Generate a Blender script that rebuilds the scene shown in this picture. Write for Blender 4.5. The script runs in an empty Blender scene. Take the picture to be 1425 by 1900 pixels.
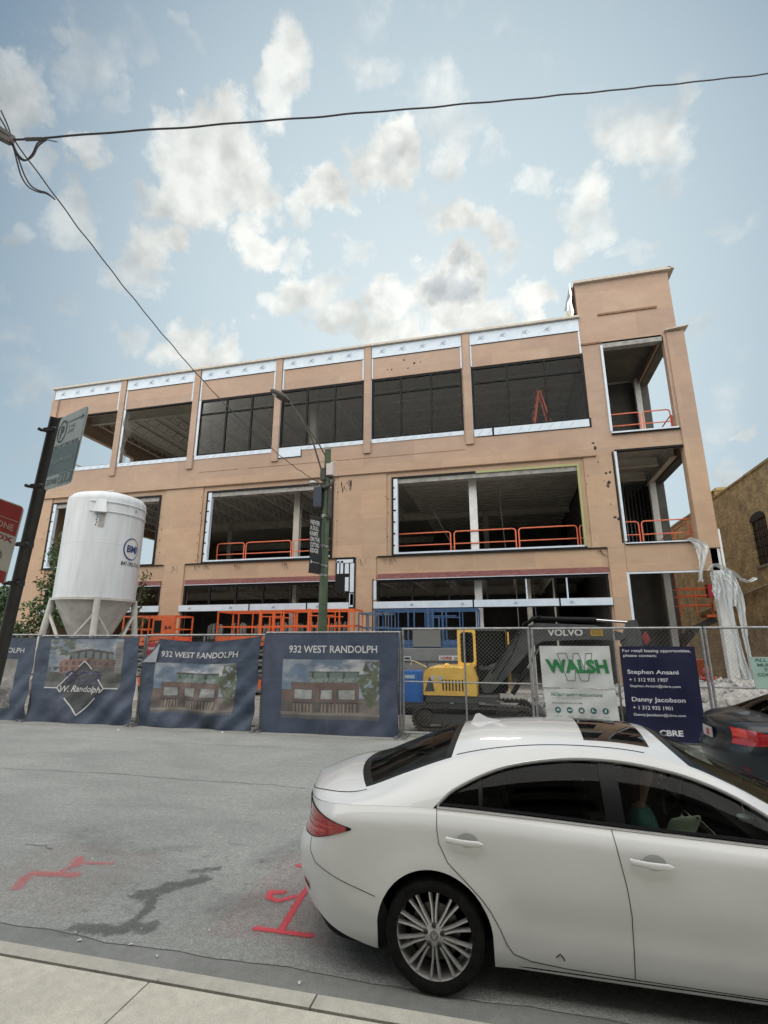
import bpy, math, random
import numpy as np
from mathutils import Vector, Matrix
R_ = math.radians
sc = bpy.context.scene
COL = sc.collection
random.seed(7)
rng = np.random.RandomState(5)

# ------------------------------------------------------------------ camera
CAM_H = 2.0; FPX = 933.2; PITCH = R_(14.41); YAW = R_(13.59)
cam = bpy.data.cameras.new('camera'); camo = bpy.data.objects.new('camera', cam); COL.objects.link(camo)
cam.sensor_fit = 'VERTICAL'; cam.sensor_height = 36; cam.lens = 36*FPX/1900
cam.clip_start = 0.05; cam.clip_end = 2000
camo.location = (0, 0, CAM_H); camo.rotation_euler = (R_(90)+PITCH, 0, YAW)
sc.camera = camo
_F = np.array([-math.sin(YAW)*math.cos(PITCH), math.cos(YAW)*math.cos(PITCH), math.sin(PITCH)])
_R = np.array([math.cos(YAW), math.sin(YAW), 0]); _U = np.cross(_R, _F)
def sky_dir(x, y):                       # compass direction of a cloud
    d = _F + _R*(x-712.5)/FPX + _U*(950-y)/FPX
    return d/np.linalg.norm(d)

# ------------------------------------------------------------------ view
sc.view_settings.view_transform = 'Standard'; sc.view_settings.look = 'None'
sc.view_settings.exposure = 0.0; sc.view_settings.gamma = 1; sc.view_settings.use_curve_mapping = False
sc.render.engine = 'CYCLES'
sc.cycles.max_bounces = 8; sc.cycles.diffuse_bounces = 4; sc.cycles.glossy_bounces = 4
sc.cycles.transparent_max_bounces = 16; sc.cycles.transmission_bounces = 4
sc.render.resolution_x = 768; sc.render.resolution_y = 1024

# ------------------------------------------------------------------ world
SUN_EL = R_(36); SUN_AZ = R_(-8)         # azimuth from +Y towards +X
w = bpy.data.worlds.new('World'); sc.world = w; w.use_nodes = True
nt = w.node_tree; N = nt.nodes; L = nt.links
for n in list(N): N.remove(n)
def nd(t, **k):
    n = N.new(t)
    for a, b in k.items(): setattr(n, a, b)
    return n
def mth(op, a, b=None, c=None, cl=False):
    n = nd('ShaderNodeMath', operation=op, use_clamp=cl)
    for i, v in enumerate((a, b, c)):
        if v is None: continue
        if isinstance(v, (int, float)): n.inputs[i].default_value = v
        else: L.new(v, n.inputs[i])
    return n.outputs[0]
def mixc(f, a, b):
    n = nd('ShaderNodeMix', data_type='RGBA')
    if isinstance(f, (int, float)): n.inputs[0].default_value = f
    else: L.new(f, n.inputs[0])
    for i, v in ((6, a), (7, b)):
        if isinstance(v, tuple): n.inputs[i].default_value = (*v, 1)
        else: L.new(v, n.inputs[i])
    return n.outputs[2]
def maprange(v, a, b, c, d, smooth=True):
    n = nd('ShaderNodeMapRange', interpolation_type='SMOOTHSTEP' if smooth else 'LINEAR')
    L.new(v, n.inputs[0])
    for i, x in enumerate((a, b, c, d)): n.inputs[i+1].default_value = x
    return n.outputs[0]
out = nd('ShaderNodeOutputWorld'); bg = nd('ShaderNodeBackground')
sky = nd('ShaderNodeTexSky'); sky.sky_type = 'NISHITA'; sky.sun_disc = False
sky.sun_elevation = SUN_EL; sky.sun_rotation = SUN_AZ; sky.dust_density = 2.0; sky.ozone_density = 1.5
geo = nd('ShaderNodeNewGeometry'); tc = nd('ShaderNodeTexCoord')
DIR = tc.outputs['Generated']
def vmath(op, a, b=None, s=None):
    n = nd('ShaderNodeVectorMath', operation=op)
    L.new(a, n.inputs[0])
    if b is not None:
        if isinstance(b, (tuple, list, np.ndarray)): n.inputs[1].default_value = tuple(b)
        else: L.new(b, n.inputs[1])
    if s is not None: n.inputs[3].default_value = s
    return n.outputs['Value'] if op in ('LENGTH', 'DOT_PRODUCT', 'DISTANCE') else n.outputs['Vector']
def noise(scale, detail=4, rough=.55, vec=None, dist=0):
    n = nd('ShaderNodeTexNoise'); n.inputs['Scale'].default_value = scale
    n.inputs['Detail'].default_value = detail; n.inputs['Roughness'].default_value = rough
    n.inputs['Distortion'].default_value = dist
    L.new(vec if vec is not None else DIR, n.inputs['Vector'])
    return n
n1 = noise(5, 6, .62)
warp = vmath('SCALE', vmath('SUBTRACT', n1.outputs['Color'], (.5, .5, .5)), s=.19)
n2 = noise(19, 5, .6)
warp2 = vmath('SCALE', vmath('SUBTRACT', n2.outputs['Color'], (.5, .5, .5)), s=.075)
WD = vmath('ADD', vmath('ADD', DIR, warp), warp2)
# clouds seen above the street: x, y on the photograph's own grid give the bearing, then half sizes, tilt, density
CL = [(100,60,50,30,-30,.45),(60,300,45,35,20,.5),(200,200,30,45,-40,.4),(280,380,30,25,0,.5),(540,470,35,25,0,.55),(650,470,40,25,10,.5),(930,480,35,25,0,.5),(1000,330,30,40,-30,.5),(930,270,35,30,0,.45),(1160,480,40,30,0,.45),(1240,320,45,60,-30,.5),(1350,420,50,35,0,.35),(1050,480,30,25,0,.6),(150,560,50,30,0,.4),(90,840,60,30,0,.4),(1370,900,40,40,0,.45),(1390,640,40,40,0,.3),(700,130,50,30,0,.3),(350,60,30,25,0,.35),(10,560,30,40,0,.4),(40,190,95,60,40,.8),(20,120,50,60,60,.7),(160,110,45,110,-35,.45),(230,40,35,60,-20,.35),(170,315,50,38,0,.8),
 (390,300,100,85,20,1.0),(400,220,70,45,0,.9),(470,330,60,60,0,.9),(350,380,60,40,0,.8),(525,150,45,75,-20,.8),
 (610,350,60,42,-10,.95),(715,295,62,58,-15,1.1),(830,300,40,45,0,.6),(560,390,40,40,0,.6),(480,440,38,34,0,.7),(820,210,110,55,-15,.5),
 (120,400,60,55,40,.65),(30,420,40,40,30,.5),(250,480,65,50,30,.7),(330,450,40,25,0,.65),
 (830,545,75,50,0,1.4),(720,560,60,40,0,1.0),(900,570,60,32,0,.9),(1060,390,55,70,-35,.8),(1100,440,45,45,-30,.7),
 (1190,250,80,75,-25,.75),(1110,210,50,50,0,.5),(560,540,70,42,10,.85),(620,590,70,32,0,.8),(360,640,75,38,-10,.9),(420,620,40,32,0,.8),
 (860,430,95,32,-20,.7),(990,550,40,30,0,.8),(900,600,90,28,0,1.0),(1330,780,55,110,-10,.4),(1290,610,50,60,0,.4),(1380,810,22,14,0,.6),
 (60,720,80,50,0,.35),(250,610,40,30,0,.55),(1250,190,40,70,-30,.5),(740,620,110,30,0,.9),(30,640,80,40,0,.35),(340,770,80,40,0,.3)]
acc = None; accd = None
up_ = np.array([0, 0, 1.])
for (cx, cy, rx, ry, rot, den) in CL:
    c = sky_dir(cx, cy); dx = sky_dir(cx+1, cy)-c; dy = sky_dir(cx, cy-1)-c
    px = np.linalg.norm(dx); ax = dx/np.linalg.norm(dx); ay = dy - ax*(dy@ax); ay /= np.linalg.norm(ay)
    a = R_(rot); e1 = ax*math.cos(a)+ay*math.sin(a); e2 = -ax*math.sin(a)+ay*math.cos(a)
    q = 1.08
    v = vmath('SUBTRACT', WD, tuple(c))
    d1 = vmath('DOT_PRODUCT', v, tuple(e1/(rx*px*q))); d2 = vmath('DOT_PRODUCT', v, tuple(e2/(ry*px*q)))
    r2 = mth('MULTIPLY_ADD', d1, d1, mth('MULTIPLY', d2, d2))
    inv = maprange(r2, 0, 1.5, den, 0)
    acc = inv if acc is None else mth('MAXIMUM', acc, inv)
    accd = inv if accd is None else mth('ADD', accd, inv)
fb = noise(16, 8, .62)
wisp = noise(3.2, 7, .6)
m0 = mth('ADD', acc, mth('MULTIPLY', mth('SUBTRACT', fb.outputs['Fac'], .5), .95))
m0 = mth('ADD', m0, maprange(wisp.outputs['Fac'], .50, .70, 0, .42))
mask = maprange(m0, .16, .92, 0, 1)
sep = nd('ShaderNodeSeparateXYZ'); L.new(DIR, sep.inputs[0])
el = sep.outputs['Z']
sun_d = np.array([math.sin(SUN_AZ)*math.cos(SUN_EL), math.cos(SUN_AZ)*math.cos(SUN_EL), math.sin(SUN_EL)])
sd = vmath('DOT_PRODUCT', DIR, tuple(sun_d))
glow = maprange(sd, .70, .995, 0, 1)
# hazy blue: Nishita sky toned towards milky haze
nis = nd('ShaderNodeMix', data_type='RGBA', blend_type='MULTIPLY'); nis.inputs[0].default_value = 1
L.new(sky.outputs[0], nis.inputs[6]); nis.inputs[7].default_value = (.075, .075, .075, 1)
haze_c = mixc(maprange(el, .12, .86, 0, 1, False), (.50, .64, .71), (.125, .215, .330))
base = mixc(.82, nis.outputs[2], haze_c)
lit = mixc(mth('MULTIPLY', glow, .66), base, (.78, .92, .96))
# cloud tone: pale rims, greyer hearts, brighter near the sun
cwhite = mixc(glow, (.50, .53, .525), (.93, .92, .86))
core = maprange(mth('MULTIPLY', m0, maprange(sd, .80, .99, .25, 1)), .85, 1.6, 0, .7)
cgrey = mixc(glow, (.33, .37, .41), (.36, .41, .47))
cc = mixc(core, cwhite, cgrey)
fb1 = noise(9, 5, .5); fb2 = noise(9, 5, .5, vmath('ADD', DIR, tuple(sun_d*.02+np.array([0, 0, .012]))))
emb = mth('MULTIPLY_ADD', mth('SUBTRACT', fb1.outputs['Fac'], fb2.outputs['Fac']), -2.2, 1.0)
cc = vmath('SCALE', cc, s=1.0); cc_n = nt.nodes[-1]; L.new(mth('MINIMUM', mth('MAXIMUM', emb, .72), 1.20), cc_n.inputs[3])
vis = mixc(mth('MULTIPLY', mask, .80), lit, cc)
# unseen sky overhead and behind the viewer, brightened to light street and facade
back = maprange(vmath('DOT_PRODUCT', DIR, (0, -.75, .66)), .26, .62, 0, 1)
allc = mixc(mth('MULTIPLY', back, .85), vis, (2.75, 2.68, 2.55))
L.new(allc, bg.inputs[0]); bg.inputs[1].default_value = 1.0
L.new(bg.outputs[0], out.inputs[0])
w.cycles.sampling_method = 'MANUAL'; w.cycles.sample_map_resolution = 512

# ------------------------------------------------------------------ sun
sl = bpy.data.lights.new('sun', 'SUN'); slo = bpy.data.objects.new('sun', sl); COL.objects.link(slo)
sl.energy = 1.4; sl.angle = R_(12); sl.color = (1, .93, .82)
slo.rotation_euler = Vector(-sun_d).to_track_quat('-Z', 'Y').to_euler()

# ================================================================== helpers
MATS = {}
def mat(name, c, c2=None, scale=6, rough=.7, metal=0, bump=0, bscale=None, detail=5, lo=.35, hi=.65, coat=0, spec=None, streak=None, alpha=None, rot=None):
    if name in MATS: return MATS[name]
    m = bpy.data.materials.new(name); m.use_nodes = True; t = m.node_tree; b = t.nodes['Principled BSDF']
    b.inputs['Base Color'].default_value = (*c, 1); b.inputs['Roughness'].default_value = rough; b.inputs['Metallic'].default_value = metal
    if coat: b.inputs['Coat Weight'].default_value = coat; b.inputs['Coat Roughness'].default_value = .03
    if spec is not None: b.inputs['Specular IOR Level'].default_value = spec
    if c2 or bump:
        tcn = t.nodes.new('ShaderNodeTexCoord'); mp = t.nodes.new('ShaderNodeMapping')
        t.links.new(tcn.outputs['Object'], mp.inputs[0])
        if streak: mp.inputs['Scale'].default_value = streak
        nz = t.nodes.new('ShaderNodeTexNoise'); nz.inputs['Scale'].default_value = scale; nz.inputs['Detail'].default_value = detail
        nz.inputs['Roughness'].default_value = .6
        t.links.new(mp.outputs[0], nz.inputs['Vector'])
    if c2:
        mr = t.nodes.new('ShaderNodeMapRange'); mr.inputs[1].default_value = lo; mr.inputs[2].default_value = hi
        t.links.new(nz.outputs['Fac'], mr.inputs[0])
        mx = t.nodes.new('ShaderNodeMix'); mx.data_type = 'RGBA'
        t.links.new(mr.outputs[0], mx.inputs[0]); mx.inputs[6].default_value = (*c, 1); mx.inputs[7].default_value = (*c2, 1)
        t.links.new(mx.outputs[2], b.inputs['Base Color'])
    if bump:
        nb = t.nodes.new('ShaderNodeTexNoise'); nb.inputs['Scale'].default_value = bscale or scale*4; nb.inputs['Detail'].default_value = 4
        t.links.new(tcn.outputs['Object'], nb.inputs['Vector'])
        bp = t.nodes.new('ShaderNodeBump'); bp.inputs['Strength'].default_value = bump; bp.inputs['Distance'].default_value = .02
        t.links.new(nb.outputs['Fac'], bp.inputs['Height']); t.links.new(bp.outputs[0], b.inputs['Normal'])
    if alpha is not None: b.inputs['Alpha'].default_value = alpha
    MATS[name] = m; return m
def glass_mat(name, tint, refl=.12, rough=.01):
    if name in MATS: return MATS[name]
    m = bpy.data.materials.new(name); m.use_nodes = True; t = m.node_tree; t.nodes.clear()
    o = t.nodes.new('ShaderNodeOutputMaterial'); tr = t.nodes.new('ShaderNodeBsdfTransparent'); gl = t.nodes.new('ShaderNodeBsdfGlossy')
    tr.inputs[0].default_value = (*tint, 1); gl.inputs['Roughness'].default_value = rough
    lw = t.nodes.new('ShaderNodeFresnel'); lw.inputs[0].default_value = 1.5
    ma = t.nodes.new('ShaderNodeMath'); ma.operation = 'MULTIPLY_ADD'; ma.inputs[1].default_value = refl;  ma.inputs[2].default_value = 0
    t.links.new(lw.outputs[0], ma.inputs[0])
    mx = t.nodes.new('ShaderNodeMixShader'); t.links.new(ma.outputs[0], mx.inputs[0])
    t.links.new(tr.outputs[0], mx.inputs[1]); t.links.new(gl.outputs[0], mx.inputs[2]); t.links.new(mx.outputs[0], o.inputs[0])
    MATS[name] = m; return m
def vcol_mat(name, rough=.75):
    if name in MATS: return MATS[name]
    m = bpy.data.materials.new(name); m.use_nodes = True; t = m.node_tree; b = t.nodes['Principled BSDF']
    a = t.nodes.new('ShaderNodeVertexColor'); a.layer_name = 'print'
    nz = t.nodes.new('ShaderNodeTexNoise'); nz.inputs['Scale'].default_value = 3; nz.inputs['Detail'].default_value = 6
    tcn = t.nodes.new('ShaderNodeTexCoord'); t.links.new(tcn.outputs['Object'], nz.inputs['Vector'])
    mr = t.nodes.new('ShaderNodeMapRange'); mr.inputs[1].default_value = .3; mr.inputs[2].default_value = .7; mr.inputs[3].default_value = .82; mr.inputs[4].default_value = 1.15
    t.links.new(nz.outputs['Fac'], mr.inputs[0])
    mx = t.nodes.new('ShaderNodeVectorMath'); mx.operation = 'SCALE'
    t.links.new(a.outputs['Color'], mx.inputs[0]); t.links.new(mr.outputs[0], mx.inputs[3])
    t.links.new(mx.outputs[0], b.inputs['Base Color']); b.inputs['Roughness'].default_value = rough
    MATS[name] = m; return m

class MB:
    def __init__(s): s.v = []; s.f = []; s.m = []; s.mi = 0
    def add(s, vs, fs, mi=None):
        o = len(s.v); s.v += [tuple(float(c) for c in p) for p in vs]
        s.f += [tuple(i+o for i in f) for f in fs]; s.m += [s.mi if mi is None else mi]*len(fs); return s
    def box(s, x0, x1, y0, y1, z0, z1, mi=None):
        vs = [(x, y, z) for z in (z0, z1) for y in (y0, y1) for x in (x0, x1)]
        return s.add(vs, [(0,2,3,1),(4,5,7,6),(0,1,5,4),(2,6,7,3),(0,4,6,2),(1,3,7,5)], mi)
    def bar(s, p, q, a, b=None, up=(0,0,1), mi=None):          # rectangular bar from p to q
        b = b or a; p = Vector(p); q = Vector(q); d = (q-p).normalized(); u = Vector(up)
        if abs(d.dot(u)) > .95: u = Vector((0, 1, 0)) if abs(d.y) < .9 else Vector((1,0,0))
        r = d.cross(u).normalized(); u = r.cross(d)
        vs = [e + r*(i*a/2) + u*(j*b/2) for e in (p, q) for i, j in ((-1,-1),(1,-1),(1,1),(-1,1))]
        return s.add(vs, [(0,3,2,1),(4,5,6,7),(0,1,5,4),(1,2,6,5),(2,3,7,6),(3,0,4,7)], mi)
    def tube(s, pts, r, n=8, mi=None, cap=True):
        pts = [Vector(p) for p in pts]; rs = r if isinstance(r, (list, tuple)) else [r]*len(pts)
        vs = []; ref = None
        for i, p in enumerate(pts):
            d = (pts[min(i+1, len(pts)-1)]-pts[max(i-1, 0)]).normalized()
            if ref is None:
                ref = Vector((0,0,1)) if abs(d.z) < .9 else Vector((1,0,0))
            a = d.cross(ref).normalized(); b = a.cross(d); ref = b
            for k in range(n):
                t = 2*math.pi*k/n; vs.append(p + a*(rs[i]*math.cos(t)) + b*(rs[i]*math.sin(t)))
        fs = [(i*n+k, i*n+(k+1) % n, (i+1)*n+(k+1) % n, (i+1)*n+k) for i in range(len(pts)-1) for k in range(n)]
        if cap: fs += [tuple(range(n))[::-1], tuple((len(pts)-1)*n+k for k in range(n))]
        return s.add(vs, fs, mi)
    def lathe(s, prof, c=(0,0,0), n=32, axis='z', mi=None, cap=True):     # prof: (r, h)
        vs = []
        for (r, h) in prof:
            for k in range(n):
                t = 2*math.pi*k/n; a, b = r*math.cos(t), r*math.sin(t)
                vs.append({'z': (c[0]+a, c[1]+b, c[2]+h), 'y': (c[0]+a, c[1]+h, c[2]+b), 'x': (c[0]+h, c[1]+a, c[2]+b)}[axis])
        fs = [(i*n+k, i*n+(k+1) % n, (i+1)*n+(k+1) % n, (i+1)*n+k) for i in range(len(prof)-1) for k in range(n)]
        if cap and prof[0][0] > 1e-4: fs.append(tuple(range(n))[::-1])
        if cap and prof[-1][0] > 1e-4: fs.append(tuple((len(prof)-1)*n+k for k in range(n)))
        return s.add(vs, fs, mi)
    def prism(s, poly, y0, y1, ax='y', mi=None):                # polygon in the plane across ax
        n = len(poly)
        f = {'y': lambda a, b, t: (a, t, b), 'x': lambda a, b, t: (t, a, b), 'z': lambda a, b, t: (a, b, t)}[ax]
        vs = [f(a, b, y0) for a, b in poly]+[f(a, b, y1) for a, b in poly]
        return s.add(vs, [tuple(range(n)), tuple(range(2*n-1, n-1, -1))]+[(i, (i+1) % n, n+(i+1) % n, n+i) for i in range(n)], mi)
    def grid(s, fn, nu, nv, mi=None):
        vs = [fn(i/nu, j/nv) for j in range(nv+1) for i in range(nu+1)]
        fs = [(j*(nu+1)+i, j*(nu+1)+i+1, (j+1)*(nu+1)+i+1, (j+1)*(nu+1)+i) for j in range(nv) for i in range(nu)]
        return s.add(vs, fs, mi)
    def build(s, name, mats, parent=None, smooth=False, loc=None, recalc=True, ang=40):
        me = bpy.data.meshes.new(name); me.from_pydata(s.v, [], s.f)
        if not isinstance(mats, (list, tuple)): mats = [mats]
        for m in mats: me.materials.append(m)
        if len(mats) > 1: me.polygons.foreach_set('material_index', s.m)
        if recalc:
            import bmesh
            bm = bmesh.new(); bm.from_mesh(me); bmesh.ops.recalc_face_normals(bm, faces=bm.faces); bm.to_mesh(me); bm.free()
        if smooth:
            me.polygons.foreach_set('use_smooth', [True]*len(me.polygons))
            if ang: me.set_sharp_from_angle(angle=R_(ang))
        me.update()
        o = bpy.data.objects.new(name, me); COL.objects.link(o)
        if parent is not None: o.parent = parent
        if loc: o.location = loc
        return o
def tag(o, label=None, cat=None, group=None, kind=None):
    if label: o['label'] = label
    if cat: o['category'] = cat
    if group: o['group'] = group
    if kind: o['kind'] = kind
    return o
def empty(name, loc=(0,0,0), rz=0, label=None, cat=None, group=None):
    o = bpy.data.objects.new(name, None); COL.objects.link(o); o.location = loc; o.rotation_euler = (0,0,rz)
    o.empty_display_size = .2
    return tag(o, label, cat, group)
def copy_tree(o, parent=None):
    c = o.copy(); COL.objects.link(c)
    if parent is not None: c.parent = parent
    for ch in list(o.children): copy_tree(ch, c)
    return c
def text_geo(s, shear=0, bold=0, spacing=1.0, res=3):
    cu = bpy.data.curves.new('t', 'FONT'); cu.body = s; cu.shear = shear; cu.offset = bold; cu.space_character = spacing
    cu.resolution_u = res; cu.fill_mode = 'FRONT' if hasattr(cu, 'fill_mode') and cu.dimensions == '3D' else cu.fill_mode
    cu.dimensions = '2D'; cu.fill_mode = 'BOTH'
    o = bpy.data.objects.new('t', cu); COL.objects.link(o)
    dg = bpy.context.evaluated_depsgraph_get(); dg.update()
    me = bpy.data.meshes.new_from_object(o.evaluated_get(dg))
    vs = [(v.co.x, v.co.y) for v in me.vertices]; fs = [tuple(p.vertices) for p in me.polygons]
    bpy.data.objects.remove(o); bpy.data.curves.remove(cu); bpy.data.meshes.remove(me)
    if not vs: return [], [], 1, 1
    x0 = min(v[0] for v in vs); x1 = max(v[0] for v in vs); y0 = min(v[1] for v in vs); y1 = max(v[1] for v in vs)
    return [(v[0]-x0, v[1]-y0) for v in vs], fs, x1-x0, y1-y0
def put_text(mb, s, fn, x, y, wd, ht, mi=0, **k):             # fit text in wd x ht at (x,y) of a 2-D sheet mapped by fn
    vs, fs, W, H = text_geo(s, **k)
    mb.add([fn(x+vx/W*wd, y+vy/H*ht) for vx, vy in vs], fs, mi)
def subdiv_pts(pts, n):
    out = []
    for i in range(len(pts)-1):
        for k in range(n): out.append(tuple(np.array(pts[i])*(1-k/n)+np.array(pts[i+1])*k/n))
    out.append(tuple(pts[-1])); return out
def crom(xs, ys):                                                # smooth curve through table
    xs = np.array(xs, float); ys = np.array(ys, float)
    m = np.gradient(ys, xs)
    def f(x):
        x = min(max(x, xs[0]), xs[-1]); i = min(int(np.searchsorted(xs, x, 'right'))-1, len(xs)-2)
        h = xs[i+1]-xs[i]; t = (x-xs[i])/h
        return float((2*t**3-3*t*t+1)*ys[i]+(t**3-2*t*t+t)*h*m[i]+(-2*t**3+3*t*t)*ys[i+1]+(t**3-t*t)*h*m[i+1])
    return f
def leaves(mb, c, r, n, size=.09, mi=0, squash=1):
    for _ in range(n):
        while True:
            p = rng.uniform(-1, 1, 3)
            if p@p < 1: break
        p = p*(.35+.65*rng.rand()**.4) if rng.rand() < .8 else p
        q = np.array(c)+p*np.array(r)
        a = rng.normal(size=3); a /= np.linalg.norm(a); b = np.cross(a, rng.normal(size=3)); b /= np.linalg.norm(b)
        s_ = size*(.6+.8*rng.rand())
        mb.add([q-a*s_, q+b*s_*.45, q+a*s_, q-b*s_*.45], [(0,1,2,3)], mi)
# ================================================================== materials
TAN = mat('tan_sheathing', (.415,.285,.203), (.455,.33,.243), scale=.35, rough=.85, bump=.05, bscale=30, streak=(1,1,1.4), lo=.3, hi=.7)
# board joints of the sheathing under the coating, and blotches
def dress_tan(m):
    t = m.node_tree; b = t.nodes['Principled BSDF']; src = b.inputs['Base Color'].links[0].from_socket
    tcn = t.nodes.new('ShaderNodeTexCoord'); sp = t.nodes.new('ShaderNodeSeparateXYZ'); t.links.new(tcn.outputs['Object'], sp.inputs[0])
    cb = t.nodes.new('ShaderNodeCombineXYZ'); t.links.new(sp.outputs[0], cb.inputs[0]); t.links.new(sp.outputs[2], cb.inputs[1])
    br = t.nodes.new('ShaderNodeTexBrick'); t.links.new(cb.outputs[0], br.inputs[0])
    br.inputs['Scale'].default_value = 1; br.inputs['Brick Width'].default_value = 2.44; br.inputs['Row Height'].default_value = 1.22
    br.inputs['Mortar Size'].default_value = .016; br.inputs['Mortar Smooth'].default_value = .8
    br.inputs[1].default_value = (1,1,1,1); br.inputs[2].default_value = (.86,.875,.895,1); br.inputs[3].default_value = (1.06,1.03,.98,1)
    mx = t.nodes.new('ShaderNodeMix'); mx.data_type = 'RGBA'; mx.blend_type = 'MULTIPLY'; mx.inputs[0].default_value = 1
    t.links.new(src, mx.inputs[6]); t.links.new(br.outputs[0], mx.inputs[7])
    nz = t.nodes.new('ShaderNodeTexNoise'); nz.inputs['Scale'].default_value = 2.2; nz.inputs['Detail'].default_value = 8; nz.inputs['Roughness'].default_value = .7
    mp = t.nodes.new('ShaderNodeMapping'); mp.inputs['Scale'].default_value = (.7, .7, 1.3); t.links.new(tcn.outputs['Object'], mp.inputs[0]); t.links.new(mp.outputs[0], nz.inputs[0])
    mr = t.nodes.new('ShaderNodeMapRange'); mr.inputs[1].default_value = .3; mr.inputs[2].default_value = .7; mr.inputs[3].default_value = .91; mr.inputs[4].default_value = 1.07
    t.links.new(nz.outputs['Fac'], mr.inputs[0])
    vs = t.nodes.new('ShaderNodeVectorMath'); vs.operation = 'SCALE'; t.links.new(mx.outputs[2], vs.inputs[0]); t.links.new(mr.outputs[0], vs.inputs[3])
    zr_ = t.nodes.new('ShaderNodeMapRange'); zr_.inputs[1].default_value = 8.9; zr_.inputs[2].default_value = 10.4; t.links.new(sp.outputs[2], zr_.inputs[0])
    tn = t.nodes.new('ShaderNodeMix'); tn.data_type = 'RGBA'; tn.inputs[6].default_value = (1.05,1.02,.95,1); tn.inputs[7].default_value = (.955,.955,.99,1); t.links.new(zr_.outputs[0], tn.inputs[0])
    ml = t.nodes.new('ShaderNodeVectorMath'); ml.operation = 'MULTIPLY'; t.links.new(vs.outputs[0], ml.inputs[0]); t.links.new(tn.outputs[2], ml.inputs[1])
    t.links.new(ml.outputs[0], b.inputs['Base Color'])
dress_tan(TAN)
TANW = mat('wood_blocking', (.16,.085,.05), (.25,.15,.09), scale=9, rough=.9)
WFILM = mat('white_film', (.60,.68,.76), (.52,.60,.69), scale=3, rough=.5)
FPRINT = mat('film_print', (.30,.38,.47), rough=.6)
BLK = mat('black_frame', (.009,.010,.011), rough=.6, spec=.2)
TAPE = mat('black_sealant', (.010,.010,.012), (.03,.028,.026), scale=20, rough=.8)
MAROON = mat('maroon_primer', (.17,.055,.055), (.26,.12,.11), scale=5, rough=.8, streak=(1,1,6))
CREAM = mat('cream_primed_steel', (.52,.50,.44), (.42,.40,.35), scale=2, rough=.7)
WPAINT = mat('white_painted_steel', (.70,.71,.70), (.60,.61,.60), scale=4, rough=.6)
DECK = mat('steel_deck', (.58,.55,.49), (.48,.455,.41), scale=2, rough=.75)
JOIST = mat('joist_grey', (.66,.63,.57), (.56,.53,.48), scale=3, rough=.7)
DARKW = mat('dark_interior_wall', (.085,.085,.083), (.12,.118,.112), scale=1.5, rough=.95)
SLAB = mat('interior_concrete', (.48,.46,.42), (.38,.365,.335), scale=2, rough=.9)
CAPM = mat('parapet_cap', (.55,.50,.43), (.42,.38,.33), scale=6, rough=.7)
ORG = mat('orange_safety_paint', (.80,.20,.095), (.62,.15,.08), scale=9, rough=.5)
GALV = mat('galvanised_steel', (.38,.39,.39), (.26,.265,.27), scale=14, rough=.45, metal=.7)
PLAST = mat('plastic_sheet', (.74,.76,.77), (.62,.65,.67), scale=7, rough=.35)

# ================================================================== ground
def asphalt_mat():
    m = mat('asphalt', (.262,.272,.260), (.325,.332,.318), scale=.5, rough=.9, bump=.45, bscale=85, detail=6)
    t = m.node_tree; b = t.nodes['Principled BSDF']; src = b.inputs['Base Color'].links[0].from_socket
    tcn = t.nodes.new('ShaderNodeTexCoord')
    def nz(sc_, det, lo, hi, a, c, stretch=(1,1,1), dist=0):
        mp = t.nodes.new('ShaderNodeMapping'); mp.inputs['Scale'].default_value = stretch; t.links.new(tcn.outputs['Object'], mp.inputs[0])
        n = t.nodes.new('ShaderNodeTexNoise'); n.inputs['Scale'].default_value = sc_; n.inputs['Detail'].default_value = det; n.inputs['Distortion'].default_value = dist
        n.inputs['Roughness'].default_value = .65
        t.links.new(mp.outputs[0], n.inputs[0])
        r = t.nodes.new('ShaderNodeMapRange'); r.inputs[1].default_value = lo; r.inputs[2].default_value = hi; r.inputs[3].default_value = a; r.inputs[4].default_value = c
        t.links.new(n.outputs['Fac'], r.inputs[0]); return r.outputs[0]
    grain = nz(75, 4, .32, .68, .66, 1.34); mid = nz(14, 8, .35, .68, 1.09, .88); big = nz(1.1, 5, .4, .62, 1.04, .91, (.5,1.3,1), .6)
    streaks = nz(2.2, 8, .60, .70, 1.0, .80, (.35,1.6,1), 1.5)
    p = src
    for s_ in (grain, mid, big, streaks):
        v = t.nodes.new('ShaderNodeVectorMath'); v.operation = 'SCALE'; t.links.new(p, v.inputs[0]); t.links.new(s_, v.inputs[3]); p = v.outputs[0]
    t.links.new(p, b.inputs['Base Color']); return m
ASPH = asphalt_mat()
def concrete(name, c, c2, grain=.15):
    m = mat(name, c, c2, scale=1.6, rough=.9, bump=.18, bscale=70, detail=8)
    t = m.node_tree; b = t.nodes['Principled BSDF']; src = b.inputs['Base Color'].links[0].from_socket
    tcn = t.nodes.new('ShaderNodeTexCoord')
    p = src
    for sc_, a, c_ in ((130, 1-grain, 1+grain), (14, .9, 1.08)):
        n = t.nodes.new('ShaderNodeTexNoise'); n.inputs['Scale'].default_value = sc_; n.inputs['Detail'].default_value = 4; t.links.new(tcn.outputs['Object'], n.inputs[0])
        r = t.nodes.new('ShaderNodeMapRange'); r.inputs[1].default_value = .3; r.inputs[2].default_value = .7; r.inputs[3].default_value = a; r.inputs[4].default_value = c_
        t.links.new(n.outputs['Fac'], r.inputs[0])
        v = t.nodes.new('ShaderNodeVectorMath'); v.operation = 'SCALE'; t.links.new(p, v.inputs[0]); t.links.new(r.outputs[0], v.inputs[3]); p = v.outputs[0]
    t.links.new(p, b.inputs['Base Color']); return m
CONC = concrete('sidewalk_concrete', (.63,.60,.51), (.53,.505,.43))
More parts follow.
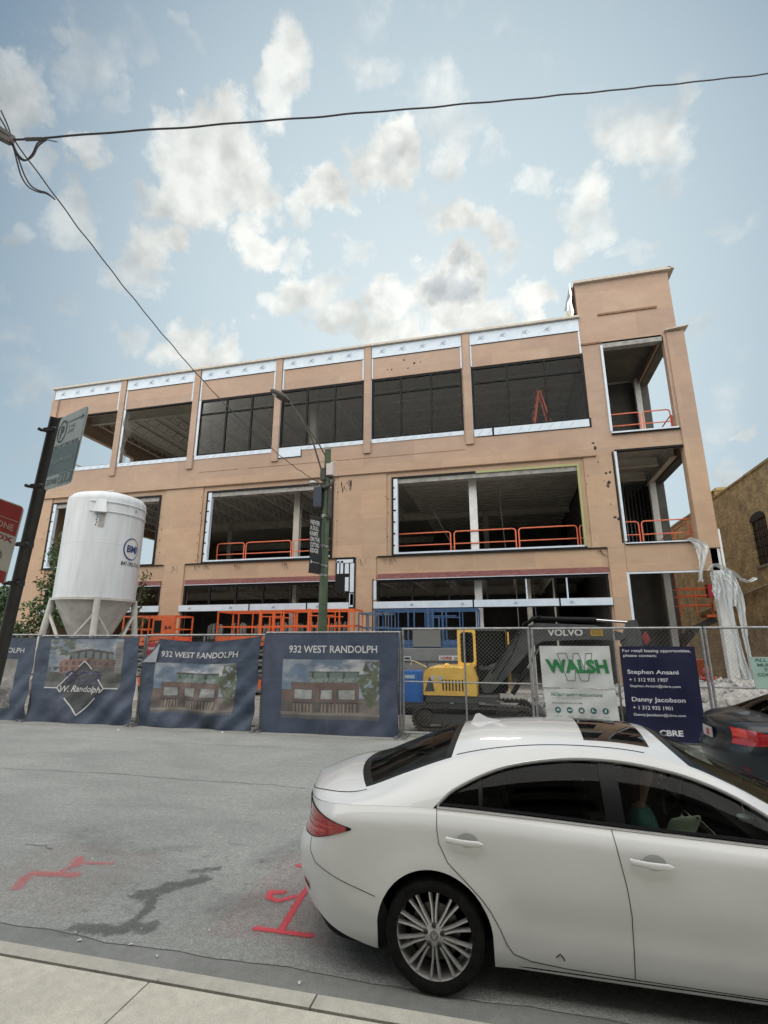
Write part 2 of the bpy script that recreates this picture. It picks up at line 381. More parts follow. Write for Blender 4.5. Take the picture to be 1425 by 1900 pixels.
KERBM = concrete('kerb_concrete', (.52,.50,.43), (.42,.405,.355))
GUTM = concrete('gutter_concrete', (.24,.245,.235), (.19,.195,.185), .22)
FARM = concrete('far_walk_concrete', (.30,.30,.28), (.245,.243,.228))
LOTM = concrete('lot_gravel', (.30,.29,.265), (.20,.195,.18), .4)
EARTH = mat('far_ground', (.20,.20,.18), (.15,.16,.13), scale=.2, rough=.95)

def struct(o): o['kind'] = 'structure'; return o
g = MB(); g.grid(lambda u, v: ((u-.5)*1200, (v-.5)*1200, -.03), 8, 8); struct(g.build('ground', EARTH, recalc=False))
rnd = random.Random(3)
def edge(x, a=.02): return a*(math.sin(x*3.1)+.7*math.sin(x*7.7+1)+.5*math.sin(x*17+2)+.4*math.sin(x*41))
g = MB(); n = 900
xs = [-60+120*i/n for i in range(n+1)]
g.add([(x, 3.53+edge(x, .012), .004) for x in xs]+[(x, 11.05+edge(x, .02), .004) for x in xs], [(i, i+1, n+2+i, n+1+i) for i in range(n)])
struct(g.build('road', ASPH, recalc=False))
g = MB(); g.box(-60, 60, 3.155, 3.70, -.2, 0); struct(g.build('gutter', GUTM))
# kerb stones with open joints
g = MB()
joints = [-13.7, -10.55, -7.4, -4.27, -1.13, 2.0, 5.2, 8.4, 60]; px = -60
for j in joints:
    prof = [(3.018, -.2), (3.155, -.2), (3.148, .118), (3.128, .138), (3.018, .14)]
    g.prism(prof, px+.006, j-.006, 'x'); px = j
struct(g.build('kerb', KERBM))
g = MB(); g.box(-60, 60, 3.0, 3.03, -.2, .112); struct(g.build('kerb_joint_fill', mat('joint_dirt', (.05,.05,.045), rough=1)))
g = MB(); px = -60
for j in [-60+.0]+[-2.085+1.63*k for k in range(-12, 14)]+[60]:
    if j > px: g.box(px+.005, j-.005, -1.8, 2.995, .02, .14); px = j
g.box(-60, 60, -6, -1.81, .02, .14)
struct(g.build('sidewalk', CONC))
g = MB(); g.box(-60, 60, -6, 3.0, -.2, .125); struct(g.build('sidewalk_bed', MATS['joint_dirt']))
g = MB(); g.add([(x, 11.0+edge(x+5, .03), .008) for x in xs]+[(x, 12.3, .008) for x in xs], [(i, i+1, n+2+i, n+1+i) for i in range(n)])
struct(g.build('far_sidewalk', FARM, recalc=False))
def lot(u, v):
    x = -40+u*70; y = 12.25+v*40
    return (x, y, .012+.03*abs(math.sin(x*1.3+y)*math.cos(y*1.7-x*.4)))
g = MB(); g.grid(lot, 140, 80); struct(g.build('construction_lot', LOTM, recalc=False))

# long crack across the lanes, hairline cracks and patched seams
def ribbon(mb, pts, wd, z, wob=.0, mi=None, seed=0):
    r = random.Random(seed); P = subdiv_pts(pts, 14); vs = []
    off = 0
    for i, p in enumerate(P):
        a = np.array(P[max(i-1, 0)]); b = np.array(P[min(i+1, len(P)-1)]); d = b-a; d /= np.linalg.norm(d)+1e-9
        nn = np.array((-d[1], d[0])); off = .8*off+r.uniform(-wob, wob); ww = wd*(.45+.9*r.random())
        c = np.array(p)+nn*off
        vs += [(*(c-nn*ww/2), z), (*(c+nn*ww/2), z)]
    mb.add(vs, [(2*i, 2*i+1, 2*i+3, 2*i+2) for i in range(len(P)-1)], mi)
DK = mat('crack_tar', (.075,.077,.078), (.12,.12,.12), scale=30, rough=.95)
g = MB()
ribbon(g, [(-14,7.1),(-8.2,7.25),(-5.7,7.33),(-3.9,7.31),(-2.8,7.29),(2,7.35),(9,7.3)], .010, .008, .03, seed=1)
ribbon(g, [(-4.9,4.75),(-4.5,4.73)], .010, .008, .03, seed=2)
ribbon(g, [(-9,9.9),(-6,9.75),(-3,9.85)], .008, .008, .05, seed=5)
struct(g.build('road_cracks', DK, recalc=False))

def spray_mat(name, c, thr, soft=.12, scale=16, asc=1, nk=1.6):
    m = bpy.data.materials.new(name); m.use_nodes = True; t = m.node_tree; b = t.nodes['Principled BSDF']
    b.inputs['Base Color'].default_value = (*c, 1); b.inputs['Roughness'].default_value = .85
    vc = t.nodes.new('ShaderNodeVertexColor'); vc.layer_name = 'print'
    tcn = t.nodes.new('ShaderNodeTexCoord'); nz = t.nodes.new('ShaderNodeTexNoise'); nz.inputs['Scale'].default_value = scale; nz.inputs['Detail'].default_value = 8; nz.inputs['Roughness'].default_value = .75
    t.links.new(tcn.outputs['Object'], nz.inputs[0])
    ad = t.nodes.new('ShaderNodeMath'); ad.operation = 'ADD'; k_ = t.nodes.new('ShaderNodeMath'); k_.operation = 'MULTIPLY_ADD'; k_.inputs[1].default_value = nk; k_.inputs[2].default_value = .5-.5*nk; t.links.new(nz.outputs['Fac'], k_.inputs[0]); sp = t.nodes.new('ShaderNodeSeparateColor'); t.links.new(vc.outputs[0], sp.inputs[0])
    t.links.new(sp.outputs[0], ad.inputs[0]); t.links.new(k_.outputs[0], ad.inputs[1])
    mr = t.nodes.new('ShaderNodeMapRange'); mr.inputs[1].default_value = thr-soft; mr.inputs[2].default_value = thr+soft; mr.inputs[4].default_value = asc
    t.links.new(ad.outputs[0], mr.inputs[0]); t.links.new(mr.outputs[0], b.inputs['Alpha'])
    return m
def soft_patch(name, mt, strokes, x0, x1, y0, y1, z=.009, n=90):
    """thin sheet; density = distance falloff to stroke polylines [(pts, width, strength)]"""
    m = MB(); ny = max(8, int(n*(y1-y0)/(x1-x0)))
    m.grid(lambda u, v: (x0+u*(x1-x0), y0+v*(y1-y0), z), n, ny)
    P = np.array(m.v)[:, :2]; dens = np.zeros(len(P))
    for pts, wd, st in strokes:
        for a, b in zip(pts[:-1], pts[1:]):
            a = np.array(a); b = np.array(b); ab = b-a; t = np.clip(((P-a)@ab)/(ab@ab+1e-9), 0, 1)
            d = np.linalg.norm(P-(a+t[:, None]*ab), axis=1)
            dens = np.maximum(dens, st*np.clip(1.3-d/wd*.8, 0, 1))
    o = m.build(name, mt, recalc=False); ca = o.data.color_attributes.new('print', 'FLOAT_COLOR', 'POINT')
    c = np.ones((len(P), 4)); c[:, 0] = dens; ca.data.foreach_set('color', c.ravel()); return o
RED1 = spray_mat('red_spray_paint', (.70,.085,.11), 1.0, .45, 60, .92, 3.0)
RED2 = spray_mat('faded_red_spray', (.62,.17,.18), 1.08, .5, 45, .7, 3.4)
STAIN = spray_mat('damp_stain', (.11,.115,.11), 1.08, .30, 9, .50, 3.4)
STAIN2 = spray_mat('faint_stain', (.18,.18,.175), 1.08, .45, 9, .22, 3)
o = soft_patch('utility_paint_mark', RED1, [([(-1.885,3.90),(-1.47,3.905)], .025, 1.1), ([(-1.70,3.91),(-1.755,4.45),(-1.76,4.95)], .024, 1.1),
   ([(-2.03,4.43),(-2.0,4.33),(-1.90,4.30),(-1.80,4.40)], .024, 1.05), ([(-2.01,4.42),(-1.93,4.44)], .03, 1), ([(-2.0,4.95),(-1.7,4.85)], .03, .9)], -2.2, -1.3, 3.75, 5.2)
tag(o, 'bright red sprayed utility mark on the asphalt by the white sedan bumper', 'paint mark')
o = soft_patch('utility_paint_mark', RED2, [([(-4.22,4.24),(-3.84,4.30)], .045, .9), ([(-4.22,4.17),(-4.12,3.99)], .045, .85),
   ([(-4.05,4.25),(-4.0,4.40),(-4.02,4.55)], .03, .7), ([(-4.02,4.52),(-3.7,4.58)], .03, .72), ([(-4.08,4.60),(-4.0,4.47)], .05, .85)], -4.6, -3.3, 3.7, 4.9)
tag(o, 'faded pink red sprayed mark on the road at the left edge', 'paint mark')
o = soft_patch('road_stain', STAIN, [([(-3.16,3.60),(-2.85,3.66),(-2.65,3.74)], .075, 1.0), ([(-2.80,3.72),(-2.82,3.95),(-2.92,4.15)], .045, 1.0),
   ([(-3.02,4.12),(-2.88,4.30),(-2.72,4.48)], .085, 1.05), ([(-2.85,4.60),(-2.7,4.72)], .05, .75)], -3.5, -2.2, 3.5, 5.0, z=.008)
struct(o)
o = soft_patch('faint_road_stain', STAIN2, [([(-2.25,4.1),(-2.0,4.35)], .16, .9), ([(-2.35,5.0),(-2.1,5.5)], .16, .8), ([(-4.6,5.2),(-4.0,4.9)], .2, .7), ([(-3.6,4.9),(-3.2,5.1)], .1, .7), ([(-1.2,3.9),(-.9,4.1)], .2, .8)], -5.2, -.5, 3.8, 5.9, z=.006)
struct(o)
# litter
LIT = mat('pale_litter', (.66,.66,.62), rough=.8)
lp = [(-3.1,3.55),(-2.62,3.52),(-2.36,3.45),(-2.68,3.70),(-2.26,4.02),(-1.6,3.75),(-3.95,4.62),(-2.85,4.86),(-8.9,10.7),(-2.2,3.80),(-3.0,3.48),(-1.35,3.42),(-2.05,3.02),(-5.0,4.5),(-3.3,4.7),(-6.4,11.0)]
src = None
for i, (x, y) in enumerate(lp):
    if src is None:
        m = MB(); m.add([(-.02,-.01,.0),(.022,-.012,.004),(.026,.008,.0),(.0,.014,.008),(-.02,.008,.002),(0,0,.011)], [(0,1,5),(1,2,5),(2,3,5),(3,4,5),(4,0,5),(0,4,3,2,1)])
        src = m.build('paper_scrap', LIT); o = src
    else: o = src.copy(); COL.objects.link(o)
    k = .35+random.random()*.4; big = 3.2 if y > 10 else 1
    o.location = (x, y, .006 if y > 3.2 else .142); o.rotation_euler = (0, 0, random.random()*6); o.scale = (k*big, k*big, big)
    tag(o, 'tiny pale scrap of litter lying on the road or kerb', 'litter', 'scraps of litter on the road')
# ================================================================== the building under construction
BLD = empty('office_building', (-8, 21, 0), 0, 'three storey building under construction with tan sheathing and open window holes', 'building')
OFF = Vector((8, -21, 0))
def bp(mb, name, mats, parent=None, **k):                       # part of the building, its mesh in world numbers
    o = mb.build(name, mats, None, **k); 
    if parent is None: o.parent = BLD; o.location = OFF
    else: o.parent = parent
    return o
def bparts(name, mats, boxes, parent=None):
    for bx in boxes:
        m = MB(); m.box(*bx[:6]); bp(m, name, mats, parent)
def wall_grid(mb, xs, zs, holes, f, t0, t1):
    """solid slab between t0 and t1 with rectangular holes; f(x, t, z) -> point"""
    xs = sorted(set([round(v, 4) for v in xs]+[round(h[i], 4) for h in holes for i in (0, 1)])); zs = sorted(set([round(v, 4) for v in zs]+[round(h[i], 4) for h in holes for i in (2, 3)]))
    def solid(i, j):
        if i < 0 or j < 0 or i >= len(xs)-1 or j >= len(zs)-1: return False
        cx = (xs[i]+xs[i+1])/2; cz = (zs[j]+zs[j+1])/2
        return not any(h[0] < cx < h[1] and h[2] < cz < h[3] for h in holes)
    for i in range(len(xs)-1):
        for j in range(len(zs)-1):
            if not solid(i, j): continue
            a, b, c, d = xs[i], xs[i+1], zs[j], zs[j+1]
            mb.add([f(a,t0,c), f(b,t0,c), f(b,t0,d), f(a,t0,d)], [(0,1,2,3)]); mb.add([f(a,t1,c), f(b,t1,c), f(b,t1,d), f(a,t1,d)], [(3,2,1,0)])
            if not solid(i-1, j): mb.add([f(a,t0,c), f(a,t0,d), f(a,t1,d), f(a,t1,c)], [(0,1,2,3)])
            if not solid(i+1, j): mb.add([f(b,t0,c), f(b,t1,c), f(b,t1,d), f(b,t0,d)], [(0,1,2,3)])
            if not solid(i, j-1): mb.add([f(a,t0,c), f(a,t1,c), f(b,t1,c), f(b,t0,c)], [(0,1,2,3)])
            if not solid(i, j+1): mb.add([f(a,t0,d), f(b,t0,d), f(b,t1,d), f(a,t1,d)], [(0,1,2,3)])
YF = 21.0; XL = -24.4; XR = 7.75; ROOF = 15.88
B3 = [(-23.95,-19.93),(-19.52,-15.34),(-14.95,-10.66),(-10.33,-6.05),(-5.68,-1.41),(-1.0,3.83)]; Z3 = (11.06, 14.14)
B2 = [(-23.2,-16.57),(-13.98,-7.45),(-4.72,3.21)]; Z2 = (5.58, 9.12)
B1 = [(-22.8,-16.05),(-14.8,-6.67),(-5.4,3.87)]; Z1 = (0, 4.56)
PIL = [-19.72,-15.15,-10.5,-5.87,-1.18]
holes = [(a, b, *Z3) for a, b in B3]+[(a, b, *Z2) for a, b in B2]+[(a, b, -1, Z1[1]) for a, b in B1]
T3 = (4.63, 7.06, 10.36, 14.5); T2 = (4.66, 7.16, 5.72, 9.56); T1 = (4.56, XR, -1, 4.55)
holes += [T3, T2, T1, (7.62, XR, 14.66, ROOF)]
m = MB()
wall_grid(m, [XL, 3.87, XR], [.02, 4.6, 5.40, ROOF], holes, lambda x, t, z: (x, t, z), YF, YF+.32)
wall_grid(m, [3.80, 7.62], [ROOF+.0, 17.62], [], lambda x, t, z: (x, t, z), YF, YF+.9)
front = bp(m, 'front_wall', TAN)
bparts('pilaster', TAN, [(x-.165, x+.165, YF-.09, YF-.002, 10.38, 15.86) for x in PIL]+[(XL, -23.97, YF-.09, YF-.002, 10.38, 15.2)])
# raised piers: the wall between ledge and lintel recedes
bparts('pier', TAN, [(a, b, YF-.055, YF-.002, .02, 5.54) for a, b in ((XL, -23.0), (-15.95,-14.85), (-6.3,-5.42), (3.95, 4.55))]
    +[(a, b, YF-.052, YF-.002, 5.545, 9.36) for a, b in ((XL, -23.25), (-16.3,-14.2), (-7.2,-4.95), (3.4, 4.55))]+[(7.18, XR+.1, YF-.06, YF-.002, 5.40, 14.62), (4.56, 7.17, YF-.03, YF-.002, 4.58, 5.66)])
bparts('cornice', TAN, [(XL, 3.9, YF-.10, YF-.056, 9.37, 9.50), (XL, 3.9, YF-.03, YF-.001, 9.51, 9.62)])
bparts('cornice_edge', TANW, [(XL-.02, 3.9, YF-.118, YF-.101, 9.355, 9.385)])
bparts('reveal_line', TANW, [(a, b, YF-.006, YF-.001, 10.15, 10.175) for a, b in ((-11.9,-6.7),(-6.63,-1.38),(-14.6,-12.4))])
bparts('window_ledge', BLK, [(a, b, YF-.085, YF-.003, 5.535, 5.575) for a, b in ((-23.3,-16.05), (-14.8,-6.36), (-5.35, 3.93))])
bparts('steel_lintel', MAROON, [(a, b, YF-.05, YF-.003, 4.57, 4.80) for a, b in ((-22.9,-16.05), (-14.75,-6.67), (-5.35, 3.9))])
bparts('lintel_edge', WFILM, [(a, b, YF-.07, YF-.002, 4.545, 4.568) for a, b in ((-22.9,-16.05), (-14.75,-6.67), (-5.35, 3.9))])
# side walls and parapets
f_side = lambda X0: (lambda y, t, z: (t, y, z))
m = MB()
wall_grid(m, [YF+.32, 45], [.02, ROOF], [(22.3, 27.3, 11.1, 14.05), (28.6, 32.0, 6.2, 9.0), (27.6,30.4,11.1,14.05)], lambda y, t, z: (t, y, z), XL, XL+.3)
bp(m, 'west_wall', TAN)
m = MB()
wall_grid(m, [YF+.32, 45], [5.4, 14.66], [(22.0, 26.3, 10.45, 15), (22.0, 26.0, 5.75, 9.55)], lambda y, t, z: (t, y, z), XR-.35, XR)
wall_grid(m, [YF+.32, 45], [14.661, ROOF], [(22.0, 26.3, 14, 14.95)], lambda y, t, z: (t, y, z), XR-.48, XR-.13)
wall_grid(m, [26.4, 45], [.02, 5.4], [], lambda y, t, z: (t, y, z), XR-.35, XR)
bp(m, 'east_wall', TAN)
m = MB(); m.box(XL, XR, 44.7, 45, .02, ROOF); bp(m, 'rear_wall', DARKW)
m = MB(); m.box(XL-.08, 3.84, YF-.16, YF+.4, ROOF, ROOF+.10); bp(m, 'parapet_cap', CAPM)
m = MB(); m.box(3.74, 7.72, YF-.16, YF+1.0, 17.62, 17.74)
m.prism([(7.60, 17.73), (7.86, 17.62), (7.86, 17.66), (7.66,17.78)], YF-.16, YF+1.0); bp(m, 'tower_cap', CAPM)
m = MB(); m.prism([(7.10, 14.66), (8.02, 14.76), (8.02, 14.79), (7.10,14.70)], YF-.20, YF+.3); bp(m, 'flashing', CAPM)
bparts('wood_strip', TANW, [(3.78, 4.62, YF-.05, YF-.003, 14.52, 14.60), (4.62, 6.98, YF-.05, YF-.003, 15.88, 15.97)])
# tower parapet wrapped in plastic at the left
m = MB()
def wrap(u, v):
    y = YF-.03+u*3.9; z = ROOF+.1+v*(1.82-.15*u+.06*math.sin(u*9))
    return (3.66+.04*math.sin(y*5)+.03*math.sin(z*7+y*3), y, z)
m.grid(wrap, 24, 14)
def wrap2(u, v): return (3.6+u*3.9, YF+.3+v*1.9+.05*math.sin(u*20), 17.72+.10*abs(math.sin(u*9+v*2))*(.4+v)+.06*math.sin(u*31))
m.grid(wrap2, 30, 8); m.box(3.80, 7.5, YF+.91, YF+3.8, 15.9, 17.5)
bp(m, 'plastic_wrapped_parapet', PLAST, smooth=True, recalc=False)
m = MB(); m.box(3.58, 3.63, YF+1.2, YF+1.5, ROOF+.1, 17.2, 0)
bp(m, 'yellow_board', mat('yellow_board', (.62,.47,.16), rough=.8))
# white film strips with print, on parapet and along the piers
SCR = [[(.0,.1),(.12,.8)],[(.14,.25),(.30,.9)],[(.16,.25),(.34,.30)],[(.30,.55),(.42,.75)],[(.05,.5),(.3,.52)],[(.36,.1),(.5,.45)],[(.22,.6),(.3,.2)]]
def scribble(mb, x0, z0, wd, ht, y, mi, slant=.25, th=.028):
    for s_ in SCR:
        (a, b), (c, d) = s_
        p = (x0+a*wd+b*ht*slant, y, z0+b*ht); q = (x0+c*wd+d*ht*slant, y, z0+d*ht)
        mb.bar(p, q, th, .004, up=(0,1,0), mi=mi)
m = MB()
spans = [(XL+.1,-19.93),(-19.52,-15.36),(-14.94,-10.70),(-10.30,-6.07),(-5.68,-1.38),(-1.0,3.79)]
for a, b in spans:
    m.box(a, b, YF-.03, YF-.002, 15.27, 15.86, 0)
    m.box(a, b, YF-.034, YF-.002, 15.245, 15.268, 2)
    k = a+.35
    while k < b-.8:
        scribble(m, k, 15.40, .62, .34, YF-.033, 1); k += .98
    for xx in (a, b-.07): m.box(xx, xx+.07, YF-.030, YF-.002, 14.16, 15.243, 0)
bp(m, 'parapet_film', [WFILM, FPRINT, BLK])
m = MB()
for i, (a, b) in enumerate(B3):
    lo = 10.72 if i == 5 else 10.86
    a2, b2 = a+.02, b-.02
    m.box(a2, b2, YF-.028, YF-.002, lo, 11.05, 0)
    if i == 5: m.box(a2+.1, b2, YF-.03, YF-.002, lo-.03, lo-.001, 1); m.box(b2-.02, b2+.06, YF-.03, YF-.002, lo-.03, 11.1, 1); m.box(-.2,-.12,YF-.034,YF-.029,lo,11.05,1)
    if i == 3: m.box(a2, a2+1.15, YF-.034, YF-.029, 10.55, 11.0, 0); m.box(a2, a2+1.18, YF-.036, YF-.002, 10.52, 10.548, 1); m.box(a2+1.15, a2+1.18, YF-.036, YF-.029, 10.55, 10.9, 1)
    x = a2+.2
    while x < b2-.4:
        m.bar((x, YF-.031, lo+.05), (x+.18, YF-.031, 11.0), .018, .004, up=(0,1,0), mi=2); x += .42
    if i in (0, 1, 2): m.box(a-.0, a+.12, YF-.035, YF-.002, 11.06, 14.12, 0)
    else: m.box(a-.05, a-.002, YF-.032, YF-.002, 10.9, 14.12, 0)
bp(m, 'sill_film', [WFILM, BLK, FPRINT])
# upper windows: black frames with mullions and glass
GL3 = glass_mat('storefront_glass', (.84,.85,.84), .22)
mull = {2: [.37,.70], 3: [.32,.655], 4: [.33,.665], 5: [.33,.665]}
for i in range(6):
    a, b = B3[i]; m = MB(); y0, y1 = YF+.03, YF+.13; z0, z1 = Z3
    if i < 2:
        bparts('window_header', BLK, [(a, b, y0-.05, y1, z1-.07, z1-.001)]); bparts('window_sill', BLK, [(a, b, y0, y1, z0+.001, z0+.03)]); continue
    m.box(a+.01, a+.10, y0, y1, z0+.01, z1-.01); m.box(b-.10, b-.01, y0, y1, z0+.01, z1-.01)
    m.box(a+.10, b-.10, y0, y1, z1-.11, z1-.01); m.box(a+.10, b-.10, y0, y1, z0+.01, z0+.09)
    xs_ = [a+.10]+[a+t*(b-a) for t in mull[i]]+[b-.10]
    for x in xs_[1:-1]: m.box(x-.04, x+.04, y0, y1, z0+.09, z1-.11)
    for p, q in zip(xs_[:-1], xs_[1:]): m.box(p+.04, q-.04, y0+.003, y1-.003, 13.30, 13.375)
    fr = bp(m, 'window_frame', BLK)
    p_ = MB(); p_.box(a+.1, b-.1, y0+.045, y0+.052, z0+.05, z1-.05); bp(p_, 'window_glass', GL3, parent=fr)
# first floor openings: frames of black tape and white film
for i, (a, b) in enumerate(B2):
    z0, z1 = Z2; m = MB()
    m.box(a, a+.09, YF-.062, YF+.1, z0+.06, z1-.001, 1); m.box(a+.09, a+.27, YF-.058, YF+.12, z0+.06, z1-.08, 0)
    for k in range(6): m.box(a+.075, a+.11+.1*random.random(), YF-.066, YF-.06, z0+.4+k*.52, z0+.47+k*.52, 1)
    m.box(b-.09, b, YF-.062, YF+.1, z0+.06, z1-.001, 1 if i < 2 else 2)
    m.box(a+.09, b-.09, YF-.06, YF+.1, z1-.09, z1-.001, 1); m.box(a+.27, b-.09, YF-.0, YF+.12, z1-.30, z1-.091, 3)
    m.box(a, b, YF-.075, YF+.1, z0-.003, z0+.05, 1); m.box(a+.1, b-.1, YF-.06, YF+.08, z0+.051, z0+.12, 0)
    if i == 2: m.box(-1.0, b-.09, YF-.064, YF+.09, z1-.10, z1-.002, 2)
    fr = bp(m, 'window_frame', [WFILM, BLK, mat('yellow_green_tape', (.33,.34,.16), rough=.7), mat('header_grey', (.20,.20,.19), (.34,.33,.31), scale=4, rough=.8)])
# ground floor storefront band, transoms
for i, (a, b) in enumerate(B1):
    m = MB(); y0, y1 = YF+.02, YF+.14
    m.box(a-.12, b+.05, YF-.09, YF+.15, 3.34, 3.62, 0)
    m.box(a-.12, b+.05, YF-.092, YF+.15, 3.315, 3.338, 1)
    x = a+.4; k = 0
    while x < b-.5:
        if (k+i) % 2: scribble(m, x, 3.40, .28, .15, YF-.094, 2, th=.02)
        x += 1.05; k += 1
    for xx in ((a+b)/2-.6, b-1.9): m.box(xx, xx+.06, YF-.095, YF-.088, 3.33, 3.64, 1)
    m.box(a, a+.10, y0-.02, y1, 3.63, 4.54, 1); m.box(b-.10, b, y0-.02, y1, 3.63, 4.54, 1); m.box(a+.1, b-.1, y0, y1, 4.44, 4.54, 1)
    nm = 6 if i else 5
    for k in range(1, nm):
        x = a+(b-a)*k/nm
        if i == 2 and k > 3: m.box(x-.02, x+.03, y0, y1, 3.63, 4.43, 0)
        else: m.box(x-.035, x+.035, y0, y1, 3.63, 4.43, 1)
    m.box(a, a+.10, y0, y1, .1, 3.31, 1)
    bp(m, 'storefront_frame', [WFILM, BLK, FPRINT])
m = MB(); m.box(-5.52,-5.41,YF-.09,YF+.1,3.7,4.5,0); m.box(-5.56,-5.53,YF-.095,YF+.1,1.9,4.6,1)
# taped vertical board beside the pole
m.box(-7.25,-6.35,YF-.075,YF-.057,4.05,5.52,1)
for k, (x, wd, z0, z1) in enumerate([(-7.18,.10,4.86,5.42),(-7.02,.12,4.86,5.42),(-6.82,.18,4.86,5.30),(-6.58,.18,4.05,5.30),(-7.2,.75,5.33,5.48),(-6.80,.16,4.10,4.70),(-6.56,.15,3.5,3.98)]): m.box(x, x+wd, YF-.083, YF-.076, z0, z1, 0)
m.box(-6.66,-6.35,YF-.075,YF-.057,3.35,4.04,1); m.box(-6.60,-6.42,YF-.083,YF-.076,3.42,4.0,0)
bp(m, 'taped_jamb_board', [WFILM, BLK])
# white jamb films and blotches of sealant
bparts('jamb_film', WFILM, [(x, x+.09, YF-.062, YF+.2, z0, z1) for x, z0, z1 in ((4.60, 5.78, 9.5), (4.56, 10.4, 14.4), (4.52, .1, 4.5))])
bparts('sealant_strip', BLK, [(4.50, 4.56, YF-.066, YF-.055, 5.72, 9.5), (4.6, 7.15, YF-.11, YF+.2, 10.25, 10.288), (4.62,7.15,YF-.105,YF+.2,5.64,5.668), (4.62, 7.16, YF-.064, YF+.1, 9.50, 9.58)])
bparts('sill_trim', WFILM, [(4.6, 7.12, YF-.10, YF+.25, 5.67, 5.715), (4.6, 7.10, YF-.10, YF+.25, 10.29, 10.355), (4.5,7.15,YF-.064,YF-.03,4.50,4.56)])
bparts('tower_header', MATS['header_grey'], [(4.63, 7.0, YF, YF+.3, 14.30, 14.58)])
m = MB(); r = random.Random(11)
def blot(x, z, s_, y=YF-.063):
    n_ = 7; m.add([(x+s_*(.5+r.random())*math.cos(6.283*k/n_), y, z+s_*1.2*(.4+r.random())*math.sin(6.283*k/n_)) for k in range(n_)], [tuple(range(n_))])
for x, z, s_ in ((4.2,8.6,.05),(4.35,8.62,.05),(4.28,8.2,.07),(4.22,8.05,.06),(3.86,9.95,.06),(3.9,9.75,.07),(3.84,9.4,.05),(4.25,7.3,.03),(3.95,9.1,.03),(4.35,6.75,.06),(4.5,6.7,.07),(4.1,8.3,.02)): blot(x, z, s_, YF-.058 if z < 9.36 else YF-.004)
for x, z, s_ in ((-4.1,14.95,.04),(-3.6,14.72,.05),(-3.3,14.74,.03),(-4.9,14.55,.03),(-4.7,14.52,.04),(-3.9,14.5,.04)): blot(x, z, s_, YF-.004)
for k in range(16):
    x = -7.08+r.random()*.5; z = 8.75+r.random()*.42; a = r.uniform(-.5, .5)
    m.bar((x, YF-.058, z), (x+.10*math.sin(a), YF-.058, z-.2*r.random()-.08), .03*r.random()+.012, .004, up=(0,1,0))
for x in (-6.9,-6.2,-5.1,-4.8,-15.5,-14.3,3.6,-13.8,-12.2,-9.8): 
    for k in range(4): m.bar((x+k*.1*r.random(), YF-.056, 5.47), (x+k*.1, YF-.056, 5.47-.1-.25*r.random()), .014, .004, up=(0,1,0))
for k in range(44):                                              # small daubs beside every opening
    i = r.randrange(3); a, b = B2[i]; x = r.choice((a-.12-.2*r.random(), b+.1+.2*r.random())); blot(x, 5.7+3.3*r.random(), .012+.02*r.random())
for k in range(24):
    x = r.choice(PIL)+r.choice((-.2, .2)); blot(x, 11+3*r.random(), .012+.014*r.random(), YF-.093)
bp(m, 'sealant_blotches', TAPE, recalc=False)

# floors, roof, structure inside
m = MB(); m.box(XL+.32, XR-.4, YF+.34, 44.6, 5.22, 5.55); bp(m, 'floor_slab', SLAB)
m = MB(); m.box(XL+.32, XR-.4, YF+.34, 44.6, 10.0, 10.33); bp(m, 'floor_slab', SLAB)
m = MB(); m.box(XL+.32, XR-.4, YF+.34, 44.6, 15.35, 15.6); bp(m, 'roof_deck', DECK)
m = MB(); m.box(XL+.32, XR-.36, YF+.34, 26.3, .03, .1); m.box(XL+.32, XR-.36, 26.31, 44.6, .03, .1); bp(m, 'ground_slab', SLAB)
m = MB(); m.box(4.05, 4.25, YF+.35, 34, .1, 5.2); m.box(4.05, 4.25, YF+.35, 34, 5.56, 9.98); m.box(4.05, 4.25, YF+.35, 34, 10.34, 15.3)
m.box(4.3, XR-.4, 26.35, 26.55, .1, 5.2); m.box(4.3, XR-.4, 26.6, 26.8, 10.34, 15.3)
m.box(4.3, 5.9, 27.0, 27.2, 5.56, 9.98); m.box(4.3, XR-.4, 30, 30.2, 5.56, 9.98)
m.box(XL+.35, 3.9, 33, 33.2, .1, 5.2); m.box(-5, 3.9, 36, 36.2, 5.56, 9.98); m.box(2.2, 2.4, 26, 40, .1, 5.2)
m.box(-24, 3.9, 41, 41.2, 10.4, 15.3)
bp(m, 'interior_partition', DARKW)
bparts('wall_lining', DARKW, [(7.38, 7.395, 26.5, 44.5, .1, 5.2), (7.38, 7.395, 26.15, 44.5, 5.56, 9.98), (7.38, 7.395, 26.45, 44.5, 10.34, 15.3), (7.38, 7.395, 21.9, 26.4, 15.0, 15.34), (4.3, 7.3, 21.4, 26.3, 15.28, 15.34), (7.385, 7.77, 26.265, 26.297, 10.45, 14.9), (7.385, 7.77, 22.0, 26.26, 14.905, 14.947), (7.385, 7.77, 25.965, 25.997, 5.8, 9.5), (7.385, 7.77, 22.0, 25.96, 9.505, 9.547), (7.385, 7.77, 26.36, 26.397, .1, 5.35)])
cols = MB()
cp = None
def column(x, y, z0, z1, wd=.30, mt=CREAM):
    m = MB(); m.box(x-wd/2, x+wd/2, y-wd/2, y-wd/2+.03, z0, z1); m.box(x-wd/2, x+wd/2, y+wd/2-.03, y+wd/2, z0, z1); m.box(x-.02, x+.02, y-wd/2+.03, y+wd/2-.03, z0, z1)
    bp(m, 'column', mt)
column(-9.75, 22.3, 5.55, 9.98); column(-9.75, 22.3, .1, 5.22); column(-1.2, 21.75, 5.55, 9.98, .33, WPAINT); column(-1.15, 21.75, .1, 5.22, .3, WPAINT)
